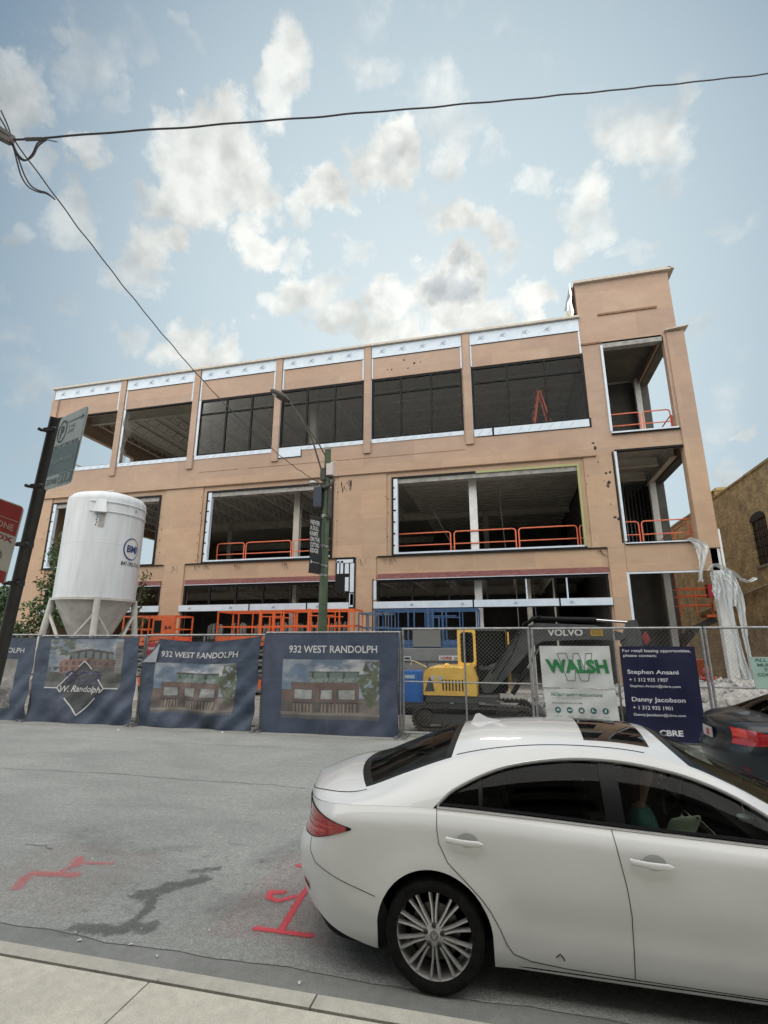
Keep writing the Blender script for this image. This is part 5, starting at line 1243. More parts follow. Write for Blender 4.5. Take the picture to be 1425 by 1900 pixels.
m = MB(); m.box(.80,.86,cab_y0,cab_y0+.06,.8,2.25); m.box(.80,.86,cab_y1-.06,cab_y1,.8,2.25); m.box(.9,.94,cab_y0-.02,cab_y0+.02,.8,2.2); m.build('front_pillar', YEL, CB)
m = MB(); m.box(-.24,.08,cab_y0-.01,cab_y0-.005,1.44,2.2); m.box(.16,.81,cab_y0+.02,cab_y0+.025,.9,2.2); m.box(-.24,.8,cab_y1-.03,cab_y1-.025,1.36,2.2); m.box(.83,.835,cab_y0+.06,cab_y1-.06,.9,2.2); m.build('window_glass', MGL, CB)
m = MB(); m.box(-.3,.8,cab_y0+.06,cab_y1-.06,.76,.95); rbox(m, -.05,.40,.18,.68,.95,1.15,.05); rbox(m, -.14,.02,.2,.66,1.1,1.75,.05); m.box(.5,.7,.2,.3,.95,1.35); m.build('operator_seat', BLK, CB)
# boom, side view outline
BY0, BY1 = -.42, -.16
bo = [(.28,.80),(.22,.98),(.42,1.25),(1.20,2.17),(1.36,2.32),(1.60,2.40),(2.9,2.34),(3.45,2.17),(3.52,2.05),(3.40,2.00),(2.75,2.02),(1.72,1.98),(1.50,1.88),(.66,.98),(.46,.80)]
m = MB(); m.prism(bo, BY0, BY1); m.build('boom', DGR, EX)
m = MB(); put_text(m, 'VOLVO', lambda x, z: (x, BY0-.004, z), 1.83, 2.10, .78, .155, bold=.03); m.build('boom_lettering', mat('machine_white', (.6,.6,.58), rough=.5), EX)
m = MB(); m.box(2.78,3.04,BY0-.006,BY0-.001,2.10,2.26,0); m.box(2.80,3.02,BY0-.008,BY0-.006,2.12,2.24,1); m.build('warning_decal', [mat('decal_amber', (.55,.33,.03), rough=.5), mat('decal_brown', (.30,.19,.03), rough=.5)], EX)
m = MB(); m.tube([(1.52,-.29,2.50),(2.95,-.29,2.46)], .062, 12); m.tube([(1.40,-.29,2.40),(1.52,-.29,2.50)], .04, 8); m.build('arm_cylinder', BLK, EX, smooth=True)
m = MB(); m.tube([(2.95,-.29,2.46),(3.62,-.29,2.40)], .03, 10); m.build('cylinder_rod', CHR, EX, smooth=True)
m = MB(); m.tube([(.95,-.29,.78),(1.32,-.29,1.36)], .055, 12); m.build('boom_cylinder', BLK, EX, smooth=True)
m = MB(); m.tube([(1.32,-.29,1.36),(1.62,-.29,1.84)], .028, 10); m.build('cylinder_rod', CHR, EX, smooth=True)
m = MB(); m.tube([(.5,-.46,1.25),(.9,-.47,1.85),(1.25,-.46,2.30),(1.5,-.45,2.52),(2.0,-.44,2.50)], .022, 6); m.tube([(.6,-.5,1.1),(1.0,-.52,1.7),(1.3,-.5,2.4),(1.7,-.46,2.56)], .018, 6); m.build('hydraulic_hose', BLK, EX, smooth=True)
m = MB(); m.prism([(3.42,1.96),(3.62,2.44),(3.80,2.46),(3.86,2.2),(3.92,.7),(3.78,.66),(3.60,1.6)], -.38, -.20); m.build('stick', DGR, EX)
m = MB(); m.prism([(3.86,2.06),(3.98,2.20),(4.05,2.02),(3.95,1.9)], -.34, -.24, mi=0); m.build('stick_linkage', mat('dark_red', (.25,.04,.04), rough=.5), EX)
bk = [(3.70,.72),(3.98,.74),(4.12,.45),(4.02,.14),(3.75,.03),(3.45,.08),(3.35,.2),(3.5,.22)]
m = MB(); m.prism(bk, -.62, .04); m.build('bucket', RUB, EX)
m = MB(); m.prism([(1.45,.08),(1.58,.05),(1.62,.42),(1.50,.46)], -.92, .92); m.bar((.6,-.4,.3),(1.5,-.4,.25),.1,.08); m.bar((.6,.4,.3),(1.5,.4,.25),.1,.08); m.build('dozer_blade', DGR, EX)
m = MB(); m.bar((.35,-.88,.70),(.75,-.88,.66),.03,.03); m.bar((.2,-.9,.62),(1.1,-.75,.56),.05,.05); m.build('step', GALV, EX)
for x, z in ((-.98, .66), (-.45, .60)): m = MB(); m.box(x, x+.07, -.895, -.89, z, z+.11); m.build('small_decal', SWH, EX)

# ================================================================== scissor lifts beside the facade
LORG = mat('lift_orange', (.72,.135,.03), (.60,.11,.03), scale=8, rough=.5); LBLU = mat('lift_blue', (.035,.085,.19), (.05,.11,.23), scale=8, rough=.5)
LGRY = mat('lift_grey', (.16,.17,.18), (.21,.22,.225), scale=6, rough=.6); LBGR = mat('lift_rail_bluegrey', (.10,.13,.18), rough=.5)
def scissor_lift(x0, x1, y0, zd, h, mt, lab, posts=5, panel=None, ext=None, w_=1.15):
    t = empty('scissor_lift', (x0, y0, .02), 0, lab, 'scissor lift', 'scissor lifts parked along the facade'); W = x1-x0; r_ = .028
    m = MB(); m.box(0, W, 0, w_, zd-.14, zd); m.build('platform', mt, t)
    for yy in (0.0, w_):
        m = MB(); m.bar((0,yy,zd+h),(W,yy,zd+h),.055,.055); m.bar((0,yy,zd+h*.5),(W,yy,zd+h*.5),.045,.045); m.bar((0,yy,zd+.13),(W,yy,zd+.13),.02,.18)
        for k in range(posts+1):
            x = W*k/posts; m.bar((x,yy,zd),(x,yy,zd+h),.05 if k % 2 == 0 else .035,.05)
        if ext: m.bar((W*ext-.08,yy-.02,zd),(W*ext-.08,yy-.02,zd+h+.05),.09,.06); m.bar((W*ext+.3,yy-.02,zd),(W*ext+.3,yy-.02,zd+h*.8),.05,.05); m.bar((W*ext-.08,yy-.02,zd+h*.82),(W*ext+.9,yy-.02,zd+h*.82),.035,.035)
        m.build('guard_rail', mt, t)
    for xx in (0.0, W):
        m = MB(); m.bar((xx,.03,zd+h),(xx,w_-.03,zd+h),.055,.055); m.bar((xx,.03,zd+h*.5),(xx,w_-.03,zd+h*.5),.04,.04); m.build('end_rail', mt, t)
    if panel: m = MB(); m.box(panel[0], panel[1], -.06, -.03, zd+.08, zd+h-.04); m.build('control_panel', mt, t)
    n_ = 3
    for k in range(n_):
        za = .62+(zd-.2-.62)*k/n_; zb_ = .62+(zd-.2-.62)*(k+1)/n_
        for yy in (.2, w_-.2):
            m = MB(); m.bar((.15,yy,za),(W-.15,yy,zb_),.05,.09); m.bar((.15,yy+.06,zb_),(W-.15,yy+.06,za),.05,.09); m.build('scissor_arm', LGRY, t)
    m = MB(); m.box(.05, W-.05, .08, w_-.08, .25, .6); m.build('chassis', mt, t)
    for xx in (.3, W-.3):
        for yy in (.04, w_-.04): m = MB(); m.lathe([(.1,-.09),(.24,-.09),(.26,-.06),(.26,.06),(.24,.09),(.1,.09)], (xx, yy, .26), 18, 'y'); m.build('wheel', RUB, t, smooth=True)
    return t
LY0 = 18.2
t = scissor_lift(-15.5, -13.05, LY0, 1.95, 1.02, LORG, 'small orange scissor lift with a solid control panel beside the silo', 4, (1.42, 2.42))
m = MB(); put_text(m, 'JLG', lambda x, z: (x, -.065, z), 2.0, 2.42, .32, .16, bold=.04); m.build('lettering', BLK, t)
m = MB(); m.box(1.52, 1.85, -.063, -.06, 2.30, 2.80); m.build('panel_opening', BLK, t)
scissor_lift(-11.15, -8.45, LY0, 1.95, 1.16, LORG, 'orange scissor lift under the white band, left of the twin lift', 3, None, .72)
scissor_lift(-8.35, -5.55, LY0, 1.95, 1.18, LORG, 'orange scissor lift right behind the lamp post', 5, None, .40)
scissor_lift(-5.45, -4.30, LY0+.3, 1.95, 1.05, LBGR, 'short blue grey lift basket between the orange and the blue lift', 3)
t = scissor_lift(-4.55, -1.00, LY0-.7, 1.80, 1.24, LBLU, 'blue scissor lift platform behind the top of the chain link fence', 6, None, .55)
m = MB(); m.box(0, 3.5, -.05, -.01, 1.52, 1.82, 0); put_text(m, 'SUPPORT', lambda x, z: (x, -.056, z), .40, 1.60, 1.02, .15, 1, bold=.03); m.build('deck_skirt', [LBLU, SWH], t)
m = MB(); m.box(1.35, 2.3, -.10, -.055, 1.80, 2.35); m.build('tool_tray', mat('tray_clear', (.16,.165,.16), rough=.4), t)
# grey compactor and blue tank behind the excavator
GC = mat('container_grey', (.17,.175,.175), (.22,.22,.215), scale=3, rough=.6)
t = empty('site_generator', (-4.3, 16.1, .02), 0, 'large grey generator cabinet behind the excavator with a small red label', 'generator')
m = MB(); m.box(0, 3.9, 0, 1.3, .42, 1.62); m.prism([(0,1.62),(.1,1.75),(3.8,1.75),(3.9,1.62)], 0, 1.3); m.build('cabinet', GC, t)
m = MB(); m.box(0,3.9,-.02,0,1.36,1.40); m.box(0,3.9,-.02,0,.62,.66); m.box(1.75,1.80,-.02,0,.66,1.36); m.box(2.3,2.35,-.02,0,.66,1.36); m.box(.9,.94,-.02,0,.66,1.36); m.build('trim', DGR, t)
m = MB(); m.box(2.15,2.95,-.012,0,1.41,1.55,0); put_text(m, 'HOPPER', lambda x, z: (x, -.016, z), 2.2, 1.43, .36, .09, 1, bold=.03); put_text(m, '24-HR', lambda x, z: (x, -.016, z), 2.62, 1.43, .28, .08, 2, bold=.02); m.build('label_plate', [SWH, mat('label_red', (.35,.02,.02), rough=.5), MATS['black_print']], t)
m = MB(); m.box(1.05,1.28,-.012,0,1.40,1.52,0); m.box(1.08,1.25,-.016,-.012,1.43,1.49,1); m.build('small_plate', [SWH, BLK], t)
m = MB(); m.box(0,3.9,.1,1.2,.12,.42); m.build('skid_base', BLK, t)
for xx in (.6, 3.3): m = MB(); m.lathe([(.1,-.1),(.3,-.1),(.3,.1),(.1,.1)], (xx,.1,.3), 18, 'y'); m.build('wheel', RUB, t, smooth=True)
t = empty('fuel_tank', (-3.25, 15.3, .02), 0, 'bright blue upright tank box standing left of the excavator', 'tank')
m = MB(); rbox(m, 0, .62, 0, .6, .12, 1.12, .05); m.build('body', mat('tank_blue', (.02,.12,.42), (.03,.15,.45), scale=5, rough=.45), t, smooth=True, ang=30)
m = MB(); m.box(.04,.58,.04,.56,.0,.12); m.build('pallet', DGR, t); m = MB(); m.box(.18,.48,-.006,0,.92,1.02); m.build('label_plate', mat('label_pale_blue', (.35,.45,.55), rough=.5), t)
for k, (x0, x1, y, z, r) in enumerate([(-3.6,.2,14.65,.17,.15),(-3.4,.6,15.0,.17,.15),(.9,3.2,14.5,.20,.17),(1.2,3.6,14.9,.2,.17)]):
    t = empty('culvert_pipe', (x0, y, z), 0, None, 'pipe', 'black plastic pipes lying on the lot')
    t['label'] = ['nearer black plastic pipe lying left behind the tracks', 'farther black plastic pipe lying left behind the tracks', 'nearer black pipe lying behind the green lettered sign', 'farther black pipe lying behind the green lettered sign'][k]
    m = MB(); n_ = 30
    m.lathe([(r+(.006 if i % 2 else 0), (x1-x0)*i/n_) for i in range(n_+1)], (0,0,0), 18, 'x'); m.lathe([(r-.015,.0),(r-.015,x1-x0)], (0,0,0), 18, 'x'); m.build('pipe_wall', BLK, t, smooth=True)
# stacks on the ground floor
ST = mat('stack_white', (.50,.50,.47), (.36,.35,.33), scale=3, rough=.8); src = None
labs = 'bundle of pale boards standing in the dark ground floor opening'
for i, x in enumerate([-14.3,-13.2,-12.1,-10.9,-10.2,-9.4,-8.6,-7.9]):
    if src is None:
        src = empty('board_bundle', (0,0,0), 0); rr_ = random.Random(4)
        for k in range(8):
            m = MB(); a = rr_.uniform(-.04,.04); m.bar((k*.10, rr_.random()*.1, 0), (k*.10+a, rr_.random()*.1, .62+rr_.random()*.12), .055, .12); m.build('board', ST, src)
        o = src
    else: o = copy_tree(src)
    o.location = (x, 22.6+.3*(i % 3), 2.1+.06*(i % 2)); tag(o, 'bundle of pale boards racked in the dark ground floor opening', 'boards', 'bundles of boards on the ground floor rack')
t = empty('storage_rack', (-14.6, 22.4, .1), 0, 'dark steel storage rack inside the left storefront opening', 'rack')
m = MB(); m.box(0, 7.6, 0, 1.3, 1.94, 1.99); m.build('shelf', DGR, t); m = MB(); m.box(0, 7.6, 0, 1.3, .9, .95); m.build('shelf', DGR, t)
for k in range(5): m = MB(); m.box(k*1.88, k*1.88+.08, -.04, 0, 0, 3.0); m.build('upright', BLK, t)

# ================================================================== rubble, drape, hydrant
RBM = mat('rubble', (.42,.41,.39), (.22,.215,.205), scale=4, rough=.95, bump=.5, bscale=20)
def heap(name, cx, cy, rx, ry, h, lab, n_=70, seed=1, mt=RBM):
    r = random.Random(seed); m = MB()
    def f(u, v):
        a = (u-.5)*2.3; b = (v-.5)*2.3; d = math.hypot(a, b); z = h*max(0, 1-d*d)**.8*(.75+.5*fbm(a*3+seed, b*3, seed))+.10*h*fbm(a*9, b*9, seed+3)*(d < 1)
        return (a*rx+.05*math.sin(b*20), b*ry, z-.03)
    m.grid(f, 60, 40)
    for _ in range(n_*4):
        a, b = r.uniform(-1, 1), r.uniform(-1, 1); d = math.hypot(a, b)
        if d > 1.05: continue
        z = h*max(0, 1-d*d)**.8*(.75+.5*fbm(a*3+seed, b*3, seed)); s_ = r.uniform(.03, .12)*(1.4 if r.random() < .12 else 1)
        c = np.array([a*rx, b*ry, z]); M = Matrix.Rotation(r.random()*6, 3, Vector((r.random(), r.random(), r.random())).normalized())
        vs = [Vector((i*s_*r.uniform(.5,1), j*s_*r.uniform(.5,1), k*s_*r.uniform(.3,.8))) for k in (-1,1) for j in (-1,1) for i in (-1,1)]
        m.add([tuple(Vector(c)+M @ v) for v in vs], [(0,2,3,1),(4,5,7,6),(0,1,5,4),(2,6,7,3),(0,4,6,2),(1,3,7,5)])
    o = m.build(name, mt, loc=(cx, cy, .02), recalc=False); tag(o, lab, 'rubble', kind='stuff'); return o
heap('rubble_heap', 6.7, 18.2, 1.9, 1.5, .85, 'grey heap of broken concrete at the foot of the wrapped column', seed=2)
heap('rubble_heap', 7.9, 16.2, 1.5, 1.2, .45, 'low spread of grey rubble behind the right fence panel', seed=5)
heap('rubble_heap', 2.4, 15.9, 2.4, 1.0, .75, 'grey rubble heap behind the excavator boom', seed=8)
heap('yellow_debris', 6.6, 15.3, 1.1, .25, .22, 'yellow caution tape tangled in the rubble', 25, 9, mat('caution_yellow', (.50,.42,.05), (.28,.26,.12), scale=12, rough=.6))
heap('yellow_debris', 10.2, 19.4, 1.0, .3, .5, 'yellow caution tape at the far right behind the pale green notice', 25, 12, MATS['caution_yellow'])
t = empty('fire_hydrant', (6.55, 20.2, .02), 0, 'red capped pipe stub standing behind the rubble heap', 'hydrant')
m = MB(); m.lathe([(.12,0),(.12,.9),(.16,.92),(.16,1.0),(.10,1.08),(0,1.14)], (0,0,0), 16); m.build('barrel', mat('hydrant_red', (.42,.06,.07), (.3,.05,.05), scale=6, rough=.6), t, smooth=True, ang=30)
for s_ in (-1, 1): m = MB(); m.lathe([(.05, 0), (.05, s_*.18), (.07, s_*.18), (.07, s_*.24)], (0,0,.75), 12, 'x'); m.build('outlet', MATS['hydrant_red'], t)
DRP = bpy.data.materials.new('translucent_plastic'); DRP.use_nodes = True; b_ = DRP.node_tree.nodes['Principled BSDF']; b_.inputs['Base Color'].default_value = (.74,.78,.80,1); b_.inputs['Roughness'].default_value = .3; b_.inputs['Alpha'].default_value = .72
def drape(lab, sheets, seed):
    """ragged open sheets: each (path [(x,y,z,t)], widths, twist)"""
    t = empty('plastic_drape', sheets[0][0][0][:3], 0, lab, 'plastic sheeting', 'torn plastic sheets at the building corner'); o0 = sheets[0][0][0]
    for q, (path, wd, tw) in enumerate(sheets):
        f = [crom([p[3] for p in path], [p[i]-o0[i] for p in path]) for i in range(3)]; fw = crom([p[3] for p in path], wd); s_ = seed+q*3.7
        def g(u, v):
            c = [f[i](v) for i in range(3)]; w_ = fw(v); e = u*2-1
            ed = 1+.55*(fbm(v*13+s_, e*.5+3, s_)-.5)+.35*(fbm(v*40, e+9, s_+2)-.5)*abs(e)
            an = tw*v+.8*math.sin(v*4+s_); fold_ = .09*math.sin(e*5+v*7+s_)+.05*math.sin(e*11-v*16+s_*2)+.06*(fbm(e*4+s_, v*16, s_)-.5)
            dx = w_*e*ed*math.cos(an*.5); dy = fold_*(.5+w_*2)-.08*abs(math.sin(an))*e
            return (c[0]+dx, c[1]+dy, c[2]+.05*(fbm(e*3, v*9, s_+5)-.5)-.06*e*e)
        m = MB(); m.grid(g, 26, 70); m.build('sheet', DRP, t, smooth=True, recalc=False, ang=0)
    return t
drape('long torn translucent plastic wrapped round the corner column down to the rubble', [
  ([(7.70,20.75,4.45,0),(7.72,20.7,3.6,.2),(7.76,20.7,2.4,.5),(7.86,20.7,1.3,.75),(7.95,20.65,.5,1)], [.11,.12,.08,.09,.13], 1.5),
  ([(7.95,20.65,4.35,0),(8.04,20.6,3.5,.2),(8.03,20.6,2.3,.5),(8.06,20.6,1.3,.75),(8.08,20.6,.55,1)], [.09,.10,.08,.07,.10], -1.2),
  ([(7.82,20.62,4.5,0),(7.88,20.58,4.0,.5),(7.84,20.6,3.2,1)], [.18,.14,.07], .8)], 1)
drape('knotted plastic bunched between the corner column and the beam above', [
  ([(7.25,20.78,4.55,0),(7.5,20.66,4.75,.3),(7.9,20.62,4.48,.65),(8.25,20.64,4.18,1)], [.04,.09,.10,.06], 2.5),
  ([(8.2,20.62,4.2,0),(8.42,20.64,4.1,.5),(8.66,20.66,4.22,1)], [.06,.05,.10], 2)], 3)
drape('short torn plastic strip hanging from the tower sill', [
  ([(6.85,20.82,5.78,0),(7.10,20.76,5.62,.15),(7.12,20.76,4.95,.5),(7.02,20.78,4.5,.75),(6.95,20.78,4.15,1)], [.10,.17,.15,.12,.10], 2)], 5)
drape('small plastic rag hanging left of the wrapped column', [([(7.40,20.78,4.5,0),(7.43,20.76,4.0,.5),(7.40,20.76,3.45,1)], [.09,.11,.07], 1)], 8)
# boom lift basket in the alley
t = empty('boom_lift', (8.1, 23.9, .02), 0, 'red and orange boom lift basket raised in the alley beside the brick wall', 'boom lift')
m = MB(); m.box(-.05, .75, .0, .7, 2.95, 3.05); m.build('basket_floor', LORG, t)
m = MB()
for z in (3.45, 3.85, 4.15): m.bar((-1.0,0,z),(.75,0,z),.05,.05); m.bar((-1.0,.7,z),(.75,.7,z),.05,.05)
for x in (-1.0,-.4,.2,.75): m.bar((x,0,3.0),(x,0,4.17),.04,.04)
m.build('basket_rail', LORG, t); m = MB(); m.box(.1, .72, -.1, .2, 3.75, 4.3, 0); m.build('control_panel', mat('lift_red', (.40,.02,.025), rough=.5), t)
m = MB(); m.box(.2,.5,-.14,-.1,3.2,3.6); m.build('tool_box', mat('tool_box_tan', (.35,.22,.12), rough=.6), t)
m = MB(); m.bar((.4,.4,2.9),(-.5,.7,2.4),.22,.28); m.bar((-.5,.7,2.4),(-.3,5.5,1.0),.24,.3); m.build('boom', DGR, t)
m = MB(); m.box(-.5,1.3,4.6,7.2,.35,1.1); m.build('chassis', LORG, t)
for x in (-.5, 1.2):
    for y in (5.0, 6.8): m = MB(); m.lathe([(.15,-.12),(.4,-.12),(.42,.12),(.15,.12)], (x,y,.42), 18, 'x'); m.build('wheel', RUB, t, smooth=True)

# ================================================================== brick building at the right
def brick_mat(name, c1, c2, mort, axis):
    m = mat(name, c1, rough=.95); t = m.node_tree; b = t.nodes['Principled BSDF']; tcn = t.nodes.new('ShaderNodeTexCoord'); sp = t.nodes.new('ShaderNodeSeparateXYZ'); t.links.new(tcn.outputs['Object'], sp.inputs[0])
    cb = t.nodes.new('ShaderNodeCombineXYZ'); t.links.new(sp.outputs[axis], cb.inputs[0]); t.links.new(sp.outputs[2], cb.inputs[1])
    br = t.nodes.new('ShaderNodeTexBrick'); t.links.new(cb.outputs[0], br.inputs[0]); br.inputs['Scale'].default_value = 1; br.inputs['Brick Width'].default_value = .21; br.inputs['Row Height'].default_value = .075
    br.inputs['Mortar Size'].default_value = .009; br.inputs['Bias'].default_value = -.1
    br.inputs[1].default_value = (*c1, 1); br.inputs[2].default_value = (*c2, 1); br.inputs[3].default_value = (*mort, 1)
    nz = t.nodes.new('ShaderNodeTexNoise'); nz.inputs['Scale'].default_value = 1.3; nz.inputs['Detail'].default_value = 9; nz.inputs['Roughness'].default_value = .75; t.links.new(tcn.outputs['Object'], nz.inputs[0])
    mr = t.nodes.new('ShaderNodeMapRange'); mr.inputs[1].default_value = .35; mr.inputs[2].default_value = .65; mr.inputs[3].default_value = .55; mr.inputs[4].default_value = 1.35; t.links.new(nz.outputs['Fac'], mr.inputs[0])
    vs = t.nodes.new('ShaderNodeVectorMath'); vs.operation = 'SCALE'; t.links.new(br.outputs[0], vs.inputs[0]); t.links.new(mr.outputs[0], vs.inputs[3]); t.links.new(vs.outputs[0], b.inputs['Base Color'])
    bp_ = t.nodes.new('ShaderNodeBump'); bp_.inputs['Strength'].default_value = .7; bp_.inputs['Distance'].default_value = .03; t.links.new(br.outputs['Fac'], bp_.inputs['Height']); bp_.invert = True; t.links.new(bp_.outputs[0], b.inputs['Normal']); return m
BRK = brick_mat('yellow_brown_brick', (.52,.39,.18), (.30,.21,.095), (.44,.38,.26), 1)
BB = empty('brick_building', (11, 20, 0), 0, 'old yellow brown brick building with an arched window across the alley', 'building')
def wsh(u): return u
m = MB(); wall_grid(m, [0, 24], [0, 9.35], [(4.25, 5.75, 5.25, 7.25), (9.4, 10.9, 5.25, 7.25)], lambda y, t, z: (t, y, z), 0, .4); m.build('side_wall', BRK, BB)
m = MB()
for k in range(9): m.box(-.03+.0, .4, k*2.75, (k+1)*2.75-.02, 9.35, 9.44+.02*(k % 2))
m.box(.41, 12, 0, .4, 0, 9.3); m.box(.41, 12, .41, 24, 9.0, 9.1); m.build('roof', BRK, BB)
for y0 in (4.25, 9.4):
    arch = [(y0+.75+.75*math.cos(R_(a)), 7.25+.32*math.sin(R_(a))) for a in range(0, 181, 15)]
    f_ = MB(); f_.prism(arch, -.004, .02, 'x'); wf = f_.build('window', BLK, BB)
    f_ = MB(); f_.box(.10,.14,y0,y0+1.5,5.25,7.25); f_.build('pane', mat('dark_pane', (.015,.018,.02), rough=.15), wf)
    f_ = MB(); f_.box(-.04,.2,y0-.08,y0+1.58,5.13,5.245); f_.build('sill', mat('old_stone', (.26,.24,.19), (.18,.17,.13), scale=6, rough=.9), wf)
    f_ = MB()
    for k in range(1,4): f_.bar((.05,y0+k*.375,5.25),(.05,y0+k*.375,7.25),.02,.02)
    for k in range(1,5): f_.bar((.05,y0,5.25+k*.4),(.05,y0+1.5,5.25+k*.4),.02,.02)
    f_.build('grille', BLK, wf)
m = MB(); m.tube([(-.05,3.0,4.52),(-.05,5.2,4.34),(-.05,9.2,4.0),(-.05,14,3.6)], .035, 8); m.build('conduit', mat('conduit_tan', (.30,.25,.17), rough=.7), BB)
m = MB(); m.box(.1,.9,9.2,9.9,9.1,9.75); m.box(.0,1.0,9.1,10.0,9.76,9.82); m.box(.25,.75,9.3,9.8,9.82,10.0); m.build('chimney', BRK, BB)
# unseen near-side terrace behind the viewer, its height raised to shade the car
BRK2 = brick_mat('grey_brick', (.20,.175,.155), (.14,.12,.105), (.2,.19,.17), 0)
BS = empty('street_terrace', (-22, -6, 0), 0, 'unseen tall brick terrace on the near side, raised to shade the car', 'building')
m = MB(); hl = [(2+5*k, 4.6+5*k, a, b) for k in range(8) for a, b in ((.8, 3.2), (5.0, 7.0), (8.4, 10.2), (11.8, 13.6))]
wall_grid(m, [0, 44], [.12, 15.6], hl, lambda x, t, z: (x, t, z), 0, .35); m.build('front_wall', BRK2, BS)
m = MB(); m.box(0, 44, -9, -.01, 15.2, 15.4); m.build('roof', SLAB, BS)
m = MB(); m.box(0, 44, -.5, -.4, .12, 15.1); m.build('window_glass', MATS['dark_pane'], BS)

# ================================================================== trees
LEAF = mat('leaf_green', (.075,.13,.035), (.035,.075,.025), scale=3, rough=.7); LEAF2 = mat('leaf_dark_green', (.035,.065,.025), (.055,.09,.03), scale=3, rough=.75); BARK = mat('bark', (.10,.08,.06), (.06,.05,.04), scale=8, rough=.95)
def tree(name, loc, h, clumps, lab, lm=LEAF, size=.085, dens=1.0, branches=None, group=None, cat='tree'):
    t = empty(name, loc, 0, lab, cat, group)
    m = MB(); m.tube([(0,0,0),(.04,.02,h*.3),(-.03,.03,h*.62),(.02,0,h*.9)], [.10,.085,.055,.015], 9)
    for (c, r, n_) in clumps:
        z0 = max(.3, c[2]-max(r)*1.0); m.tube([(0,0,z0*.75), (c[0]*.5, c[1]*.5, (z0*.75+c[2])/2), (c[0], c[1], c[2])], [.04,.025,.008], 5)
        for q in range(3):
            d = rng.normal(size=3); d /= np.linalg.norm(d); e = np.array(c)+d*np.array(r)*.95; m.tube([tuple(c), tuple(e)], [.012,.004], 4)
    m.build('trunk', BARK, t, smooth=True)
    m = MB()
    for (c, r, n_) in clumps: leaves(m, c, r, int(n_*dens), size)
    m.build('crown', lm, t, recalc=False)
    return t
cl = [((.2,0,6.3),(.45,.4,.5),160),((-.15,.1,5.6),(.6,.5,.6),260),((.35,-.1,5.0),(.7,.6,.6),300),((-.35,.1,4.4),(.7,.6,.55),300),((.5,0,4.0),(.8,.7,.6),320),((-.4,-.1,3.3),(.9,.8,.6),420),((.5,.1,3.0),(.9,.8,.6),420),((0,0,5.2),(.9,.7,1.5),160),((-.9,0,2.5),(.8,.7,.6),300)]
tree('street_tree', (-18.6, 17.6, .02), 6.4, cl, 'slender green tree between the silo and the left corner of the building')
cl = [((0,0,1.5),(1.3,.8,.9),800),((-1.3,.1,1.3),(1.1,.8,.9),700),((1.2,-.1,1.3),(1.1,.7,.9),700),((-.4,0,2.3),(1.0,.7,.5),380)]
tree('shrub', (-19.4, 16.8, .02), 2.2, cl, 'dense dark shrub mass above the leftmost fence banner', LEAF2, .09, cat='shrub')
tree('shrub', (-22.6, 16.2, .02), 2.4, cl, 'dense dark shrub at the far left edge behind the sign post', LEAF2, .09, cat='shrub')
cl = [((.15,0,4.3),(.35,.3,.4),26),((.35,0,3.8),(.4,.3,.4),34),((-.1,0,3.3),(.4,.4,.5),50),((.1,0,2.7),(.45,.4,.4),90),((.4,0,4.6),(.3,.2,.2),8)]
tree('street_tree', (-14.6, 17.7, .02), 4.4, cl, 'sparse half bare young tree right of the silo', LEAF2, .08)
for i, (x, y, h_) in enumerate([(-44,40,6.5),(-50,42,8),(-57,40,7)]):
    cl = [((rng.uniform(-1.6,1.6), rng.uniform(-1,1), h_*(.45+.4*rng.rand())), (1.7,1.5,1.3), 330) for _ in range(7)]
    tree('distant_tree', (x, y, 0), h_, cl, ['small rounded tree beyond the left end of the building', 'taller tree beyond the left end of the building', 'leftmost distant tree beyond the building'][i], LEAF2, .22, group='trees beyond the left end of the building')
t = empty('distant_building', (-62, 48, 0), 0, 'pale low building far off at the left edge', 'building')
m = MB(); wall_grid(m, [0, 16], [0, 6.5], [(1+2.2*k, 2.3+2.2*k, a, a+1.3) for k in range(6) for a in (1, 3.8)], lambda x, t_, z: (x, t_, z), 0, .3); m.build('wall', mat('pale_render', (.42,.42,.40), (.36,.36,.34), scale=1, rough=.9), t)
m = MB(); m.box(.3, 15.7, .6, .7, 0, 6.3); m.build('pane', MATS['dark_pane'], t); m = MB(); m.box(-.2, 16.2, -.2, 8, 6.52, 6.8); m.build('roof', SLAB, t)
# ================================================================== cars
def paint(name, c, coat=1, rough=.35, spec=.5, metal=0):
    m = mat(name, c, rough=rough, metal=metal, coat=coat); return m
WHITE = mat('white_car_paint', (.75,.76,.76), (.70,.71,.705), scale=1.3, rough=.35, coat=1); BLACKP = paint('black_car_paint', (.004,.009,.014), coat=.5)
CGL = glass_mat('tinted_car_glass', (.28,.30,.29), .42); CGF = glass_mat('clear_car_glass', (.70,.74,.71), .42)
GAP = mat('panel_gap', (.01,.01,.01), rough=.9); CARCHR = mat('car_chrome', (.72,.72,.72), rough=.3, metal=.8); TRIM = mat('gloss_black_trim', (.006,.006,.007), rough=.35, spec=.25)
TYRE = mat('tyre_rubber', (.010,.010,.010), (.018,.018,.017), scale=20, rough=.95, spec=.15); RIM = mat('alloy_rim', (.66,.66,.65), (.56,.56,.55), scale=10, rough=.34, metal=.55)
RLENS = bpy.data.materials.new('red_lens'); RLENS.use_nodes = True; q_ = RLENS.node_tree.nodes['Principled BSDF']; q_.inputs['Base Color'].default_value = (.36,.006,.010,1); q_.inputs['Roughness'].default_value = .12; q_.inputs['Coat Weight'].default_value = 1
RLEN2 = mat('red_lens_bright', (.62,.045,.03), rough=.2, coat=1); CLENS = mat('clear_lens', (.55,.57,.58), rough=.12, coat=1)
SEATM = mat('seat_beige', (.15,.13,.105), (.11,.095,.08), scale=10, rough=.8); INTD = mat('interior_dark', (.012,.012,.013), rough=.9, spec=.2)

